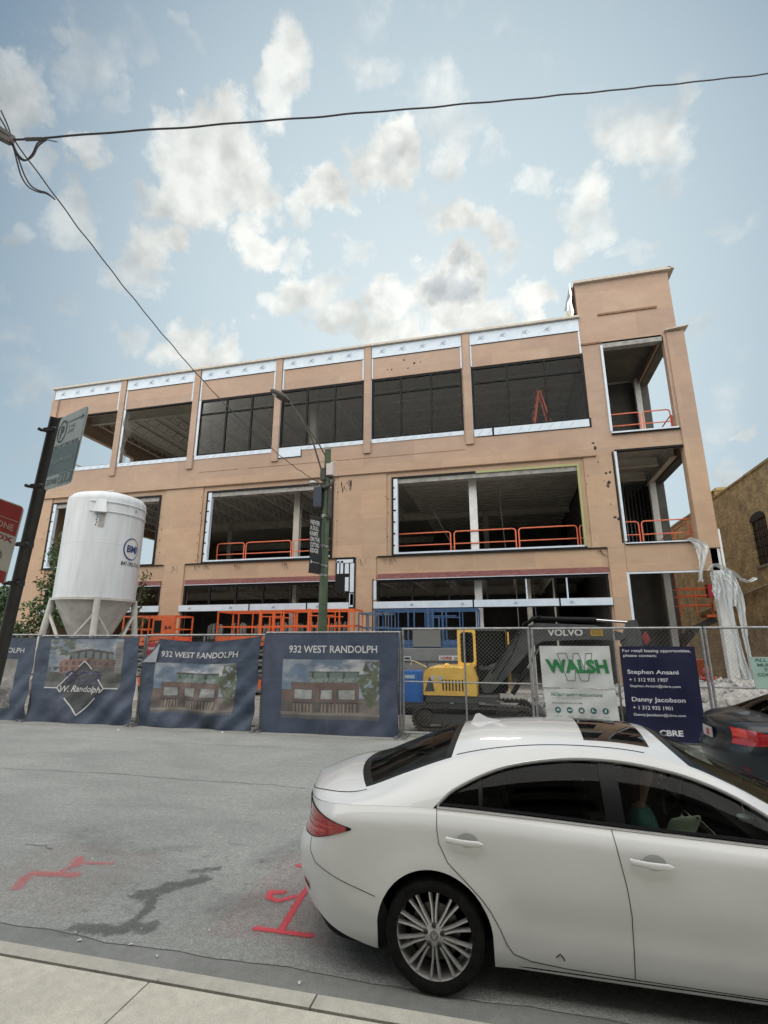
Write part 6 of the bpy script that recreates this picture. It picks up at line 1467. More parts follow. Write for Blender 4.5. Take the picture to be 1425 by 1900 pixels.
def build_car(label, cat, loc, paint_m, lamp='wrap', people=True, detail=True):
    car = empty('sedan', loc, 0, label, cat)
    XR_, XF = -1.11, 3.78
    RA = .35; WR = .300; AX = (0.0, 2.82); ZC = .305
    zb = crom([-1.11,-.9,-.5,0,.5,1.08,1.8,2.4,3.0,3.5,3.78], [.90,.925,.955,.972,.958,.930,.900,.870,.82,.72,.60])
    yb = crom([-1.11,-.5,.3,1.1,2.0,3.0,3.78], [.815,.838,.845,.840,.838,.83,.80])
    zr = crom([-1.11,-.9,-.49,-.2,.1,.5,1.0,1.3,1.6,1.8,2.05,2.35,3.0,3.5,3.78], [.915,.965,1.010,1.11,1.210,1.288,1.312,1.292,1.228,1.145,1.015,.915,.865,.76,.62])
    yr = crom([-1.11,-.9,-.49,-.2,.1,.5,1.3,1.9,2.3,3.0,3.78], [.72,.72,.70,.665,.630,.605,.60,.655,.72,.74,.72])
    zc = crom([-1.11,-1.0,-.8,-.60,-.3,.0,.20,.5,1.0,1.25,1.5,1.75,2.05,2.35,2.9,3.5,3.78], [.962,1.000,1.052,1.083,1.20,1.315,1.365,1.396,1.408,1.402,1.372,1.27,1.125,1.0,.945,.80,.64])
    xr_ = crom([.15,.25,.35,.5,.62,.74,.82,.9,.96,1.02,1.07,1.5], [-.97,-1.02,-1.07,-1.105,-1.10,-1.03,-1.02,-1.03,-1.05,-1.05,-1.05,-1.05])
    def sstep(t): t = max(0, min(1, t)); return t*t*(3-2*t)
    def taper(d, R=.70, n=2.35):
        if d >= R: return 1.0
        return (1-(1-max(d, 0)/R)**n)**(1/n)
    def tot(x):
        return taper(x-XR_)*taper(XF-x, .75, 2.3)
    def fix(x, y, z):
        sh = (xr_(z)-XR_)*(1-sstep((x-XR_)/.55)); return (x+sh, y*tot(x), z)
    wz = crom([.12,.2,.3,.45,.60,.72,.80,.84,.865,.89,.92,1.0], [.80,.845,.868,.886,.897,.903,.905,.902,.890,.870,.846,.82])
    def side(x, z):                                              # half width of lower body at height z
        zbx = zb(x); zz = z*(.92/zbx) if z > .3 else z
        a = wz(min(zz, .92))
        if x < -.3: a -= .012*min(1, (-.3-x)/.5)
        for ax in AX:                                            # slight flare over the wheels
            d = math.hypot(x-ax, z-ZC); a += .016*math.exp(-((d-RA)/.10)**2)
        if .2 < x < 2.4: a -= .014*math.exp(-((z-.42)/.13)**2)*sstep((x-.2)/.4)*sstep((2.4-x)/.4)
        return a
    sillz = crom([-1.11,-.9,-.7,-.36,-.1,.3,1.4,2.4,3.2,3.78], [.36,.325,.26,.185,.185,.175,.165,.175,.22,.28])
    def zbot(x):
        z = sillz(x)
        for ax in AX:
            if abs(x-ax) < RA: z = max(z, ZC+math.sqrt(max(0, RA*RA-(x-ax)**2)))
        return z
    # stations
    n_end = 22
    xs = [XR_+.62*(1-math.cos(math.pi/2*k/n_end)) for k in range(n_end)]
    x = xs[-1]
    mid = list(np.arange(-.45, 3.0, .035)); xs = [v for v in xs if v < -.46]+mid+[XF-.78*(1-math.cos(math.pi/2*k/16)) for k in range(16, -1, -1)]
    xs = sorted(set([round(v, 4) for v in xs]+[round(ax+s_*RA*c, 4) for ax in AX for s_ in (-1, 1) for c in (1.0, .994, .975, .94)]))
    xs = [v for i, v in enumerate(xs) if i == 0 or v-xs[i-1] > .0015]
    NQ = 34
    def door_of(x, z):
        if z < .205: return 'body'
        def rear_edge(z):                                        # rear cut of the back door follows the arch
            return float(np.interp(z, [.2,.27,.36,.48,.60,.80,.97], [.62,.44,.405,.34,.22,.045,.03]))
        if z < .24 and x < .62: return 'body'
        if rear_edge(z) < x < 1.10: return 'rear_door'
        if 1.10 <= x < 2.22+.0 and z > .2: return 'front_door'
        return 'body'
    meshes = {k: MB() for k in ('body', 'rear_door', 'front_door')}
    for sgn in (-1, 1):
        V = {}
        for i, x in enumerate(xs):
            z0 = zbot(x); z1 = zb(x)
            for j in range(NQ+1):
                z = max(z0, .16+(z1-.16)*j/NQ); V[i, j] = fix(x, sgn*side(x, z), z)
        idx = {k: {} for k in meshes}
        def vid(part, key):
            d = idx[part]
            if key not in d: d[key] = len(meshes[part].v); meshes[part].v.append(V[key])
            return d[key]
        for i in range(len(xs)-1):
            for j in range(NQ):
                if V[i, j+1][2]-V[i, j][2] < 1e-6 and V[i+1, j+1][2]-V[i+1, j][2] < 1e-6: continue
                xc = (xs[i]+xs[i+1])/2; zc_ = .16+(zb(xc)-.16)*(j+.5)/NQ
                p = door_of(xc, zc_); f = [vid(p, (i, j)), vid(p, (i+1, j)), vid(p, (i+1, j+1)), vid(p, (i, j+1))]
                meshes[p].f.append(tuple(f if sgn < 0 else f[::-1])); meshes[p].m.append(0)
        B = meshes['body']                                       # rolled lips under arch and sill
        o = len(B.v)
        for i, x in enumerate(xs):
            z0 = zbot(x); a = side(x, z0); B.v.append(fix(x, sgn*a, z0)); B.v.append(fix(x, sgn*(a-.05), z0+.0))
        for i in range(len(xs)-1): B.f.append((o+2*i, o+2*i+1, o+2*i+3, o+2*i+2)); B.m.append(0)
    # upper side: pillars and roof rail around the side window
    X0, X1 = .03, 2.16
    wt = crom([X0,.10,.22,.42,.7,1.0,1.3,1.6,1.78,1.97,2.10,X1], [.995,1.055,1.118,1.195,1.250,1.270,1.250,1.185,1.112,1.0,.925,.90])
    def up(x, t): 
        y = yb(x)+(yr(x)-yb(x))*t; z = zb(x)+(zr(x)-zb(x))*t
        return y+.022*math.sin(math.pi*t)*(1 if x > -.6 and x < 2.6 else .4), z
    def t_of(x, z): return max(0, min(.93, (z-zb(x))/max(.01, zr(x)-zb(x))))
    B = meshes['body']; NU = 9
    for sgn in (-1, 1):
        o = len(B.v); xs2 = sorted(set(xs+[X0, X1, X0+.01, X0+.03, X1-.01])) 
        for x in xs2:
            t0 = t_of(x, wt(x)) if X0 <= x <= X1 else 0
            for j in range(NU+1):
                y, z = up(x, t0+(1-t0)*j/NU); B.v.append(fix(x, sgn*y, z))
        for i in range(len(xs2)-1):
            for j in range(NU):
                f = (o+i*(NU+1)+j, o+(i+1)*(NU+1)+j, o+(i+1)*(NU+1)+j+1, o+i*(NU+1)+j+1)
                B.f.append(f if sgn < 0 else f[::-1]); B.m.append(0)
    # top skin patches
    def top(x, s):                                               # s: -1 .. 1 across
        a = abs(s); y = yr(x)*s; z = zr(x)+(zc(x)-zr(x))*(1-a**2.3)
        return fix(x, y, z)
    SG1 = .955
    g0 = lambda s: -.47-.17*(1-s*s)                              # rear window lower edge
    g1 = lambda s: .10+.05*(1-s*s)
    g2 = lambda s: 1.47+.13*abs(s)**3
    g3 = lambda s: 2.12+.22*(1-s*s)
    ss = [-1+2*k/36 for k in range(37)]
    def patch(mb, fa, fb_, n, smin=-1, smax=1, nd_=36, lift=0, dens=None):
        mb.grid(lambda u, v: (lambda s_, x: tuple(np.array(top(x, s_))+np.array([0,0,lift])))(smin+(smax-smin)*v, (lambda a, b: a+(b-a)*(dens(u) if dens else u))(fa(smin+(smax-smin)*v), fb_(smin+(smax-smin)*v))), n, nd_)
    TR = MB(); patch(TR, lambda s: XR_+.0, g0, 26, dens=lambda u: 1-math.cos(u*math.pi/2)); TR.build('trunk_lid', paint_m, car, smooth=True, recalc=False, ang=0)
    RF = MB(); patch(RF, g1, g2, 30); rf = RF.build('roof', paint_m, car, smooth=True, recalc=False, ang=0)
    HO = MB(); patch(HO, g3, lambda s: XF, 24, dens=lambda u: math.sin(u*math.pi/2)); HO.build('hood', paint_m, car, smooth=True, recalc=False, ang=0)
    for (fa, fb_, nm, gm) in ((g0, g1, 'rear_window', CGL), (g2, g3, 'windshield', CGF)):
        m = MB(); patch(m, fa, fb_, 16, -SG1, SG1, lift=-.003); gl = m.build(nm, gm, car, smooth=True, recalc=False, ang=0)
        for sgn in (-1, 1):
            m = MB(); patch(m, fa, fb_, 16, sgn*SG1, sgn*1.0, 2) ; o_ = m.build('pillar_edge', paint_m, car, smooth=True, recalc=False, ang=0)
        m = MB()                                                 # black ceramic border on the glass
        for a, b in ((-SG1, -SG1+.05), (SG1-.05, SG1)): patch(m, fa, fb_, 12, a, b, 1, -.0015)
        patch(m, fa, (lambda s, fa=fa: fa(s)+.06), 2, -SG1, SG1, 20, -.0015); patch(m, (lambda s, fb_=fb_: fb_(s)-.05), fb_, 2, -SG1, SG1, 20, -.0015)
        m.build('glass_border', TRIM, gl, recalc=False)
    # rear wall below the lid edge (lid drops to the belt line all round the tail)
    for k, nm in (('body', 'body'), ('rear_door', 'door'), ('front_door', 'door')):
        pass
    body = meshes['body'].build('body', paint_m, car, smooth=True, recalc=False, ang=0)
    doors = []
    for k in ('rear_door', 'front_door'):
        mb = meshes[k]                                           # split left and right leaf
        for sgn in (-1, 1):
            keep = [f for f in mb.f if mb.v[f[0]][1]*sgn > 0]; used = sorted({i for f in keep for i in f}); mp_ = {a: b for b, a in enumerate(used)}
            d = MB(); d.v = [mb.v[i] for i in used]; d.f = [tuple(mp_[i] for i in f) for f in keep]; d.m = [0]*len(d.f)
            o = d.build(k, paint_m, car, smooth=True, recalc=False, ang=0); doors.append((k, sgn, o))
    # belt joint cap: covers the seam, slight chrome strip
    def sp(x, z, off=.0): return (lambda p: (p[0], p[1]-off, p[2]))(fix(x, -side(x, z), z))
    def line(pts, r, mt, nm='panel_gap', off=.001, par=body, n=6, sgn=-1):
        P = []
        for (x0, z0), (x1, z1) in zip(pts[:-1], pts[1:]):
            for k in range(n): P.append((x0+(x1-x0)*k/n, z0+(z1-z0)*k/n))
        P.append(pts[-1]); m = MB(); m.tube([(q[0], q[1]*(-sgn), q[2]) for q in [sp(x, z, off) for x, z in P]], r, 5); return m.build(nm, mt, par)
    for sgn in (-1, 1):
        line([(.03,.975),(.035,.88),(.045,.80),(.10,.70),(.215,.60),(.29,.53),(.345,.46),(.39,.38),(.425,.30),(.46,.255),(.56,.225),(.75,.212),(1.1,.205),(1.6,.20),(2.2,.20)], .0022, GAP, sgn=sgn)
        line([(1.055,.93),(1.075,.80),(1.10,.66),(1.112,.52),(1.108,.36),(1.10,.205)], .0022, GAP, sgn=sgn)
        line([(2.22,.87),(2.25,.6),(2.2,.3),(2.1,.2)], .0018, GAP, sgn=sgn)
        line([(-.90,.70),(-.86,.63),(-.80,.58),(-.6,.53),(-.36,.475)], .0018, GAP, sgn=sgn)
        pass
    # trunk shut line along the lid and the seam to the quarter panel
    m = MB(); m.tube([tuple(np.array(top(x, -1.0))+np.array([0,-.002,.001])) for x in np.linspace(-1.06, -.47, 24)], .003, 5); m.build('panel_gap', GAP, body)
    # side glass, pillars, chrome surround
    for sgn in (-1, 1):
        def gp(x, f, inset=.010):
            z0 = zb(x)+.012; z1 = max(z0+.001, wt(x)-.006); z = z0+(z1-z0)*f; t = t_of(x, z); y, zz = up(x, t); p = fix(x, sgn*(y-inset), zz); return p
        def pane(xa, xb, nm, gm, inset=.012):
            m = MB(); m.grid(lambda u, v: gp(xa+(xb-xa)*u, v, inset), 30, 8); return m.build(nm, gm, car, smooth=True, recalc=False, ang=0)
        pane(X0+.015, 1.045, 'rear_side_window', CGL); w_ = pane(1.13, X1-.01, 'front_side_window', CGF)
        m = MB(); m.grid(lambda u, v: gp(1.035+.105*u-.0*v, v, .004), 3, 6); m.build('door_pillar', TRIM, car, smooth=True, recalc=False)
        m = MB(); m.grid(lambda u, v: gp(.29+.025*u, v, .008), 2, 6); m.build('window_divider', TRIM, car, recalc=False)
        # surround: black gasket and thin chrome
        loopx = np.linspace(X0, X1, 60); 
        up_l = [gp(x, 1.0, -.008) for x in loopx]; lo_l = [gp(x, 0.0, -.010) for x in loopx]
        m = MB(); m.tube(up_l, .011, 6); m.build('chrome_trim', CARCHR, car, smooth=True)
        m = MB(); m.tube([(p[0], p[1], p[2]-.004) for p in lo_l], .007, 6); m.build('chrome_trim', CARCHR, car, smooth=True)
        m = MB(); m.tube([gp(x, .985, .004) for x in loopx], .008, 6); m.tube([(q[0], q[1], q[2]+.012) for q in [gp(x, 0, .004) for x in loopx]], .010, 6); m.build('window_gasket', TRIM, car, smooth=True)
    # door handles, bowl shade painted behind them
    for (k, sgn, dobj) in doors:
        hx, hz = (.20, .828) if k == 'rear_door' else (1.235, .80)
        if True:
            m = MB()
            def hp(s_, dz, off): 
                x = hx+s_; z = hz+dz; y = side(x, z)+off; p = fix(x, sgn*y, z); return p
            N_ = 16; vs = []
            for i in range(N_+1):
                u = i/N_; s_ = -.108+.222*u; hh = (.017 if u < .9 else .017*(1-(u-.9)/.1*.75)); out = .012+.020*math.sin(math.pi*min(1, u*1.0))**.7; dz = -.010*u
                for k2 in range(8):
                    a = 2*math.pi*k2/8; vs.append(hp(s_, dz+hh*math.sin(a), out+.009*math.cos(a)))
            m.add(vs, [(i*8+k2, i*8+(k2+1) % 8, (i+1)*8+(k2+1) % 8, (i+1)*8+k2) for i in range(N_) for k2 in range(8)]+[tuple(range(8)), tuple(N_*8+k2 for k2 in range(8))])
            hd_ = m.build('handle', paint_m, dobj, smooth=True)
            m = MB(); m.tube([hp(-.055, .018, .026), hp(-.052, -.018, .026)], .0022, 5); m.build('panel_gap', GAP, hd_)
            m = MB()                                             # flat disc in darker paint, standing in for shade in the bowl
            def bowl(u, v):
                r = u; a = 2*math.pi*v; return hp(.02+.062*r*math.cos(a), .0+.040*r*math.sin(a), .0015)
            m.grid(bowl, 6, 24); m.build('handle_bowl_shade', mat('bowl_shade_'+paint_m.name, tuple(c*.55 for c in paint_m.node_tree.nodes['Principled BSDF'].inputs['Base Color'].default_value[:3]), rough=.3, coat=1), dobj, smooth=True, recalc=False)
    # wheel wells and wheels
    for ax in AX:
        for sgn in (-1, 1):
            m = MB(); pts = []
            for k in range(25): a = R_(-20+220*k/24); pts.append((ax+(RA+.004)*math.cos(a), ZC+(RA+.004)*math.sin(a)))
            vs = [(p[0], sgn*.855, p[1]) for p in pts]+[(p[0], sgn*.50, p[1]) for p in pts]; n_ = len(pts)
            m.add(vs, [(i, i+1, n_+i+1, n_+i) for i in range(n_-1)]+[tuple(n_+i for i in range(n_))]); m.build('wheel_well', INTD, car, recalc=False)
            W_ = empty('wheel', (ax, sgn*.785, WR)); W_.parent = car
            m = MB(); m.lathe([(.225,-.095),(.255,-.108),(.280,-.106),(.295,-.088),(.300,-.05),(.300,.05),(.295,.088),(.280,.106),(.255,.108),(.225,.095)], (0,0,0), 56, 'y', cap=False); m.build('tyre', TYRE, W_, smooth=True)
            o_ = sgn*.098; s2 = sgn
            m = MB(); m.lathe([(.236,o_),(.2405,o_-s2*.004),(.2405,o_-s2*.012),(.226,o_-s2*.022),(.220,o_-s2*.06),(.212,-o_*.9)], (0,0,0), 56, 'y', cap=False)
            yf = o_-s2*.012
            m.lathe([(.056,yf-s2*.03),(.056,yf+s2*.000),(.048,yf+s2*.006),(0,yf+s2*.008)], (0,0,0), 24, 'y'); 
            for k in range(5):
                for dd, sp_ in ((-.0, .0),):
                    pass
            for k in range(10):                                  # ten pairs of slim spokes
                a0 = R_(36*k+90)
                for da in (-1, 1):
                    a1 = a0+da*R_(4.2); a2 = a0+da*R_(6.8); w1, w2 = .0085, .0125
                    def pt(r, a, w, y): return (r*math.cos(a)-w*math.sin(a), y, r*math.sin(a)+w*math.cos(a))
                    ra, rm, rb = .050, .13, .226
                    sec = []
                    for (r, a, w, y) in ((ra, a0+da*R_(9), w1, yf-s2*.002), (rm, (a1+a2)/2, w1*.95, yf-s2*.006), (rb, a2, w2*.8, yf-s2*.004)):
                        sec.append([pt(r, a, -w, y-s2*.012), pt(r, a, -w*.45, y), pt(r, a, w*.45, y), pt(r, a, w, y-s2*.012), pt(r, a, w, y-s2*.03), pt(r, a, -w, y-s2*.03)])
                    vs = [p for s_ in sec for p in s_]; m.add(vs, [(i*6+j, i*6+(j+1) % 6, (i+1)*6+(j+1) % 6, (i+1)*6+j) for i in range(2) for j in range(6)])
            m.build('rim', RIM, W_, smooth=True, ang=35)
            for k in range(5):
                a = R_(72*k+90); m = MB(); m.lathe([(.0135,yf),(.0135,yf+s2*.010),(.009,yf+s2*.016),(0,yf+s2*.016)], (.052*math.cos(a),0,.052*math.sin(a)), 10, 'y'); m.build('lug_nut', mat('lug_dark', (.05,.05,.05), rough=.35, metal=.8), W_)
            m = MB(); m.lathe([(.026,yf+s2*.008),(.024,yf+s2*.012),(0,yf+s2*.013)], (0,0,0), 20, 'y'); m.build('hub_cap', mat('hub_grey', (.24,.24,.245), rough=.3, metal=.6), W_, smooth=True)
            m = MB(); yy = yf+s2*.0145; m.add([(-.012,yy,.012),(-.006,yy,.012),(.001,yy,-.008),(.011,yy,.013),(.016,yy,.013),(.003,yy,-.015),(-.002,yy,-.015)], [(0,1,2,6),(2,3,4,5),(2,5,6)]); m.build('hub_emblem', RIM, W_)
            m = MB(); m.lathe([(.03,-.03),(.15,-.03),(.15,-.018),(.03,-.018)], (0,0,0), 30, 'y'); m.build('brake_disc', mat('brake_steel', (.10,.10,.10), rough=.4, metal=.8), W_)
            m = MB(); m.lathe([(.0,-.05*s2),(.205,-.05*s2)], (0,0,0), 30, 'y'); m.build('backing_plate', INTD, W_)
    # underbody, black diffuser, interior
    m = MB(); m.box(-.7, 3.4, -.60, .60, .19, .26); m.box(.40, 2.42, -.84, .84, .185, .25); m.build('underbody', INTD, car)
    m = MB()
    for x0 in range(1):
        vs = []; xs_d = [v for v in xs if v < -.30]
        for sgn in (-1, 1):
            o = len(m.v)
            for x in xs_d: z = zbot(x); m.v.append(fix(x, sgn*(side(x, z)-.004), z)); p = fix(x, sgn*(side(x, z)-.045), max(.175, z-.15)); m.v.append((p[0]+.05, p[1], p[2]))
            for i in range(len(xs_d)-1): m.f.append((o+2*i, o+2*i+1, o+2*i+3, o+2*i+2)); m.m.append(0)
    m.build('diffuser', INTD, car, recalc=False)
    m = MB()
    for sgn in (-1, 1): m.box(.42, 2.4, min(sgn*.76, sgn*.79), max(sgn*.76, sgn*.79), .26, .86)
    m.box(-.45, .40, -.66, .66, .80, .86); m.box(-.5,.5,-.60,.60,.26,.30); m.box(2.35, 2.4, -.8, .8, .26, .9); m.box(.35,.40,-.76,.76,.3,.8); m.box(.4,2.4,-.76,.76,.26,.30); m.build('cabin_tub', INTD, car)
    m = MB(); patch(m, lambda s: g1(s)+.0, g2, 12, -.97, .97, 12, -.03); m.build('headliner', mat('headliner', (.10,.095,.085), rough=.9), car, recalc=False)
    m = MB(); patch(m, lambda s: 1.92+.05*(1-s*s), lambda s: 2.36, 6, -.9, .9, 12, -.17); m.build('dashboard', INTD, car, recalc=False)
    m = MB(); m.box(1.88, 2.1, -.72, .72, .62, .86); m.build('dashboard_front', INTD, car)
    m = MB(); P = [(1.70+.055*math.cos(a), .38+.175*math.sin(a), .86+.165*math.cos(a)) for a in np.linspace(0, 2*math.pi, 25)]; m.tube(P, .013, 8); m.bar((1.70,.22,.86),(1.70,.54,.86),.03,.02); m.build('steering_wheel', INTD, car, smooth=True)
    for (sx, sy) in ((1.12, -.37), (1.12, .37), (.42, -.36), (.42, .36)):
        S = empty('seat', (sx, sy, .21)); S.parent = car
        m = MB(); rbox(m, .0, .50, -.25, .25, .08, .22, .05); m.build('cushion', SEATM, S, smooth=True, ang=30)
        m = MB(); m.prism([(.0,.16),(.12,.18),(-.02,.66),(-.08,.72),(-.15,.70)], -.24, .24); m.build('backrest', SEATM, S, smooth=True, ang=50)
        m = MB(); m.prism([(-.07,.74),(-.02,.75),(-.04,.88),(-.09,.91),(-.13,.88),(-.12,.76)], -.12, .12); m.build('headrest', SEATM, S, smooth=True, ang=50)
    # tail lamps
    for sgn in (-1, 1):
        def lp(x, z, off=.006): p = fix(x, sgn*(side(x, z)+off), z); return (p[0]-off*1.2*(1-min(1,(x-XR_)/.3)), p[1], p[2])
        if lamp == 'wrap':
            ztop = crom([-1.10,-1.0,-.8,-.62,-.52], [.895,.886,.868,.848,.835]); zlo = crom([-1.10,-1.0,-.9,-.75,-.6,-.52], [.70,.70,.715,.755,.80,.825]); xe = -.52
        else:
            ztop = crom([-1.11,-1.0,-.8,-.6,-.45], [.90,.90,.885,.845,.80]); zlo = crom([-1.11,-.9,-.6,-.45], [.70,.70,.735,.78]); xe = -.45
        xs_l = [XR_+(xe-XR_)*(1-math.cos(math.pi/2*k/26)) for k in range(27)]
        k0 = 6 if lamp == 'wrap' else 9
        xs_l = xs_l[k0:]
        def band(f0, f1, xa, xb, off, mt, nm, par=None):
            m = MB(); xl = [x for x in xs_l if xa <= x <= xb]; o = 0
            for x in xl:
                for j in range(7): f = f0(x)+(f1(x)-f0(x))*j/6; m.v.append(lp(x, zlo(x)+(ztop(x)-zlo(x))*f, off))
            for i in range(len(xl)-1):
                for j in range(6): m.f.append((i*7+j, (i+1)*7+j, (i+1)*7+j+1, i*7+j+1)); m.m.append(0)
            return m.build(nm, mt, par or car, smooth=True, recalc=False, ang=0)
        if lamp == 'wrap':
            L0 = band(lambda x: -.06, lambda x: 1.06, -2, 0, .003, TRIM, 'lamp_housing')
            tl = band(lambda x: .0, lambda x: 1.0, -2, -.535, .007, RLENS, 'tail_lamp')
            band(lambda x: .22, lambda x: .36, -2, -.72, .010, RLEN2, 'light_bar', tl); band(lambda x: .50, lambda x: .62, -2, -.66, .010, RLEN2, 'light_bar', tl)
            band(lambda x: .62, lambda x: .98, -2, -.985, .011, CLENS, 'reversing_lens', tl)
        else:
            tl = band(lambda x: .0, lambda x: 1.0, -2, 0, .007, RLENS, 'tail_lamp'); band(lambda x: .45, lambda x: .95, -1.02, -.86, .011, RLEN2, 'light_panel', tl)
        m = MB(); 
        for a, b in ((-.93, -.87),): m.add([lp(a,.445,.004), lp(b,.425,.004), lp(b,.385,.004), lp(a,.415,.004)], [(0,1,2,3)])
        m.build('reflector', mat('dark_reflector', (.12,.012,.015), rough=.2), car, recalc=False)
    # plate, fin, mirrors, sunroof
    P0 = fix(XR_, 0, .74)
    m = MB(); m.box(P0[0]-.035, P0[0]-.02, -.16, .16, .70, .83); m.build('number_plate', mat('plate_pale', (.45,.42,.42), rough=.4), car)
    m = MB(); m.box(P0[0]-.04, P0[0]-.036, -.08, .02, .72, .80); m.build('plate_print', mat('plate_red', (.4,.05,.05), rough=.4), car)
    if detail:
        m = MB(); zf = lambda x: top(x, 0)[2]-.004
        fin = [(.20, 0), (.24, .065), (.27, .068), (.33, .03), (.46, 0)]
        vs = []
        for x, h in fin: w2 = .020 if h < .05 else .005; vs += [(x, -w2, zf(x)+h), (x, w2, zf(x)+h), (x, .028, zf(x)), (x, -.028, zf(x))]
        m.add(vs, [(4*i+j, 4*i+(j+1) % 4, 4*i+4+(j+1) % 4, 4*i+4+j) for i in range(4) for j in range(4)]+[(0,1,2,3)]); m.build('antenna_fin', paint_m, rf, smooth=True, ang=50)
        m = MB(); m.grid(lambda u, v: (lambda x, s_: tuple(np.array(top(x, s_))+np.array([0,0,.003])))(.99+.40*u, -.80+1.60*v), 8, 16)
        m.build('sunroof', mat('sunroof_glass', (.006,.006,.007), rough=.03), rf, smooth=True, recalc=False, ang=0)
        for sgn in (-1, 1):
            m = MB(); m.tube([tuple(np.array(top(x, sgn*.93))+np.array([0,0,.0005])) for x in np.linspace(.14, 1.34, 30)], .0035, 5); m.build('roof_ditch', GAP, rf)
        m = MB(); m.tube([sp(.70,.272,.002), sp(.715,.285,.002), sp(.73,.27,.002), sp(.738,.255,.002)], .003, 5); m.tube([sp(.69,.265,.002), sp(.70,.272,.002)], .002, 5); m.build('scuff_mark', GAP, body)
    for sgn in (-1, 1):
        mr = empty('mirror', (2.02, sgn*.90, .93)); mr.parent = car
        m = MB(); m.lathe([(0,-.10),(.05,-.085),(.075,-.02),(.08,.04),(.06,.09),(0,.11)], (0,sgn*.07,.03), 20, 'y'); m.bar((0,-sgn*.03,-.03),(0,sgn*.05,.0),.06,.03); m.build('housing', paint_m, mr, smooth=True)
    for sgn in (-1, 1):
        m = MB(); m.grid(lambda u, v: fix(3.05+.55*u, sgn*(side(3.05+.55*u, .66)+.006), .60+.10*v*(1-u*.4)), 12, 3); m.build('head_lamp', CLENS, car, smooth=True, recalc=False)
    return car
SED = build_car('white sedan parked in the foreground beside the kerb, cut off by the right edge', 'car', (-.54, 4.38, 0), WHITE)
build_car('black sedan with large red tail lamps parked beyond the white sedan at the right edge', 'car', (3.74, 8.62, 0), BLACKP, 'plain', people=False, detail=False)

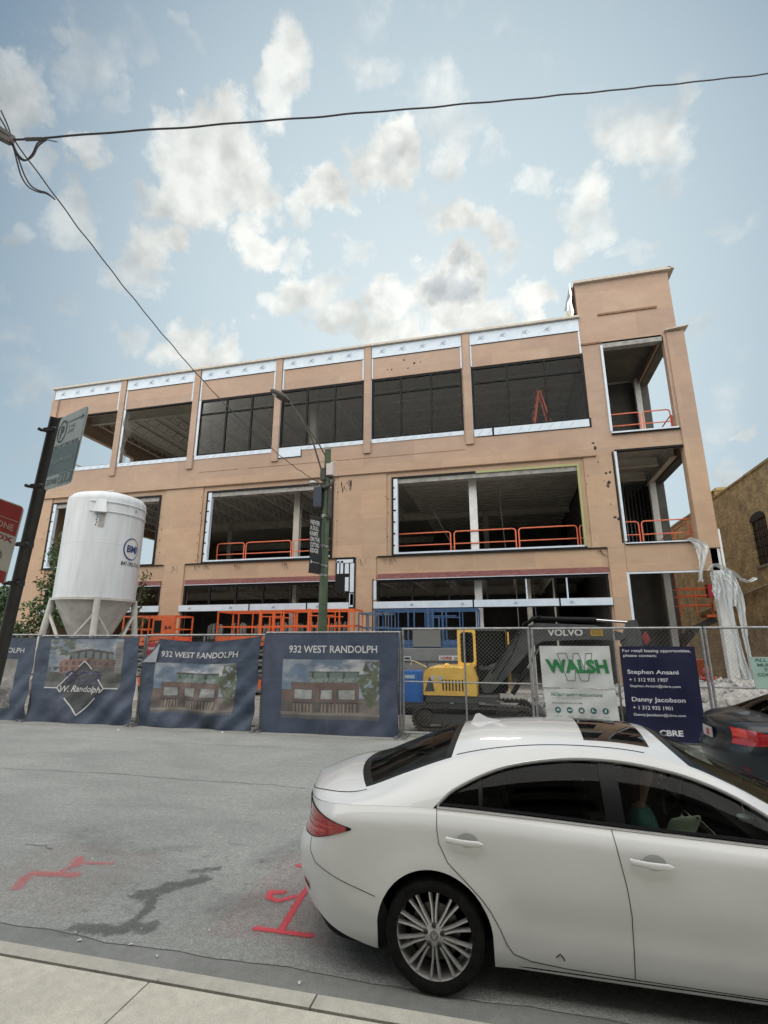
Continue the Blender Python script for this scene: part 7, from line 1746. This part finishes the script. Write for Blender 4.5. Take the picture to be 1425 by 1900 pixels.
# ================================================================== the passenger in the white sedan
SKIN = mat('skin', (.36,.21,.15), rough=.55); HAIR = mat('dark_hair', (.012,.010,.009), (.03,.022,.018), scale=30, rough=.6, streak=(1,1,.2)); SHIRT = mat('teal_shirt', (.05,.16,.14), (.035,.11,.10), scale=12, rough=.85)
def person(loc, lab):
    P = empty('person', loc, 0, lab, 'person')
    def skin(name, verts, edges, radii, mt, sub=2):
        me = bpy.data.meshes.new(name); me.from_pydata(verts, edges, []); o = bpy.data.objects.new(name, me); COL.objects.link(o)
        sm = o.modifiers.new('s', 'SKIN'); sm.use_smooth_shade = True; me.update()
        if not me.skin_vertices: me.skin_vertices.new()
        for i, r in enumerate(radii): me.skin_vertices[0].data[i].radius = r if isinstance(r, tuple) else (r, r)
        me.skin_vertices[0].data[0].use_root = True
        sb = o.modifiers.new('b', 'SUBSURF'); sb.levels = sub; sb.render_levels = sub
        dg = bpy.context.evaluated_depsgraph_get(); dg.update(); m2 = bpy.data.meshes.new_from_object(o.evaluated_get(dg)); bpy.data.objects.remove(o)
        m2.materials.clear(); m2.materials.append(mt); m2.polygons.foreach_set('use_smooth', [True]*len(m2.polygons))
        o = bpy.data.objects.new(name, m2); COL.objects.link(o); o.parent = P; return o
    V = [(0,0,0), (-.03,0,.20), (-.05,0,.38), (-.045,0,.47), (-.02,0,.54), (0,0,.62), (.03,0,.70),   # pelvis .. head
         (-.05,-.16,.42), (.06,-.21,.18), (.30,-.10,.17), (.36,-.08,.18),                             # near arm
         (-.05,.16,.42), (.08,.20,.20), (.32,.07,.21), (.38,.05,.22),
         (.22,-.09,.03), (.46,-.10,.06), (.60,-.10,-.26), (.70,-.10,-.30), (.22,.09,.03), (.46,.10,.06), (.60,.10,-.26), (.70,.10,-.30)]
    E_ = [(0,1),(1,2),(2,3),(3,4),(4,5),(5,6),(2,7),(7,8),(8,9),(9,10),(2,11),(11,12),(12,13),(13,14),(0,15),(15,16),(16,17),(17,18),(0,19),(19,20),(20,21),(21,22)]
    Rr = [.13,(.15,.11),(.15,.10),.065,.052,(.085,.075),(.08,.072),.062,.045,.032,.028,.062,.045,.032,.028,.085,.065,.048,.035,.085,.065,.048,.035]
    for hy, s_, b in ((-.08, -1, 10), (.05, 1, 14)):             # fingers
        hx, hz = V[b][0], V[b][2]
        for k in range(5):
            oy = (k-2)*.018; L_ = [.05,.065,.07,.065,.05][k]; i = len(V)
            if k == 4: oy = -s_*.045
            V += [(hx+.04, hy+oy, hz+.005), (hx+.04+L_*.6, hy+oy*1.1, hz-.01), (hx+.04+L_*.75, hy+oy*1.1, hz-.04)]; Rr += [.011,.009,.008]
            E_ += [(b, i), (i, i+1), (i+1, i+2)]
    skin('body', V, E_, Rr, SKIN)
    TV = [(0,0,.02), (-.03,0,.20), (-.05,0,.38), (-.045,0,.45), (-.05,-.16,.42), (.0,-.19,.28), (-.05,.16,.42), (.0,.19,.28)]
    skin('shirt', TV, [(0,1),(1,2),(2,3),(2,4),(4,5),(2,6),(6,7)], [.15,(.165,.125),(.165,.115),.075,.078,.062,.078,.062], SHIRT)
    m = MB()
    def hr(u, v):                                                # one shell: crown of the head running down to the shoulders
        a = 2*math.pi*u; z = .775-.40*v; r = math.sqrt(max(0, min(1, 1-((.775-z)/.10-1)**2))) if z > .675 else 1-.25*(.675-z)/.30
        front = .5+.5*math.cos(a); rx = .098*(1-.95*front*min(1, max(0, (.715-z)/.05))); k = 1+.04*math.sin(a*9+z*40)
        return (-.018-.15*max(0, .66-z)+rx*r*math.cos(a)*k, .088*r*math.sin(a)*k*(1-.35*front*min(1, max(0, (.70-z)/.05))), z)
    m.grid(hr, 40, 30); m.build('hair', HAIR, P, smooth=True, recalc=False, ang=0)
    skin('trousers', [(0,0,.02), (.22,-.09,.03), (.46,-.10,.06), (.59,-.10,-.22), (.22,.09,.03), (.46,.10,.06), (.59,.10,-.22)], [(0,1),(1,2),(2,3),(0,4),(4,5),(5,6)], [.145,.10,.078,.062,.10,.078,.062], mat('dark_trousers', (.02,.022,.03), rough=.9))
    m = MB(); m.lathe([(.012,-.02),(.020,0),(.010,.015)], (.118,0,.635), 8); m.build('nose', SKIN, P, smooth=True)
    for s_ in (-1, 1):
        m = MB(); m.lathe([(0,-.008),(.010,-.004),(.012,0),(.010,.004),(0,.008)], (.098,s_*.032,.665), 10, 'x'); m.build('eye', mat('eye_dark', (.03,.02,.02), rough=.2), P)
        m = MB(); m.lathe([(0,-.012),(.018,-.008),(.022,0),(.018,.008),(0,.012)], (.01,s_*.082,.645), 10, 'y'); m.build('ear', SKIN, P, smooth=True)
    m = MB(); m.box(.095,.108,-.022,.022,.588,.598); m.build('mouth', mat('lip', (.30,.10,.09), rough=.5), P)
    return P
person((.80, 4.0, .50), 'dark haired person in a teal shirt seated in the front of the white car')
t = empty('paper_sheet', (.96, 3.96, .79), R_(15), 'crumpled pale green paper held by the person in the white car', 'paper')
m = MB(); m.grid(lambda u, v: (-.02+.14*u+.02*math.sin(v*6), -.1+.2*v, .0+.12*u+.02*math.sin(u*7+v*5)), 10, 10); m.grid(lambda u, v: (.12+.10*u, -.1+.2*v, .12-.10*u+.012*math.sin(v*9)), 6, 10); m.build('sheet', mat('pale_green_paper', (.40,.44,.33), rough=.8), t, smooth=True, recalc=False)
t = empty('drink_cup', (1.44, 4.16, .74), 0, 'lidded drink cup with a straw in the front of the white car', 'cup')
m = MB(); m.lathe([(.035,0),(.045,.13),(.048,.135),(.048,.145),(.04,.15),(0,.152)], (0,0,0), 20); m.build('cup', mat('cup_pale', (.40,.48,.47), rough=.3), t, smooth=True, ang=30); m = MB(); m.tube([(0,0,.15),(-.01,0,.24)], .004, 6); m.build('straw', SWH, t)
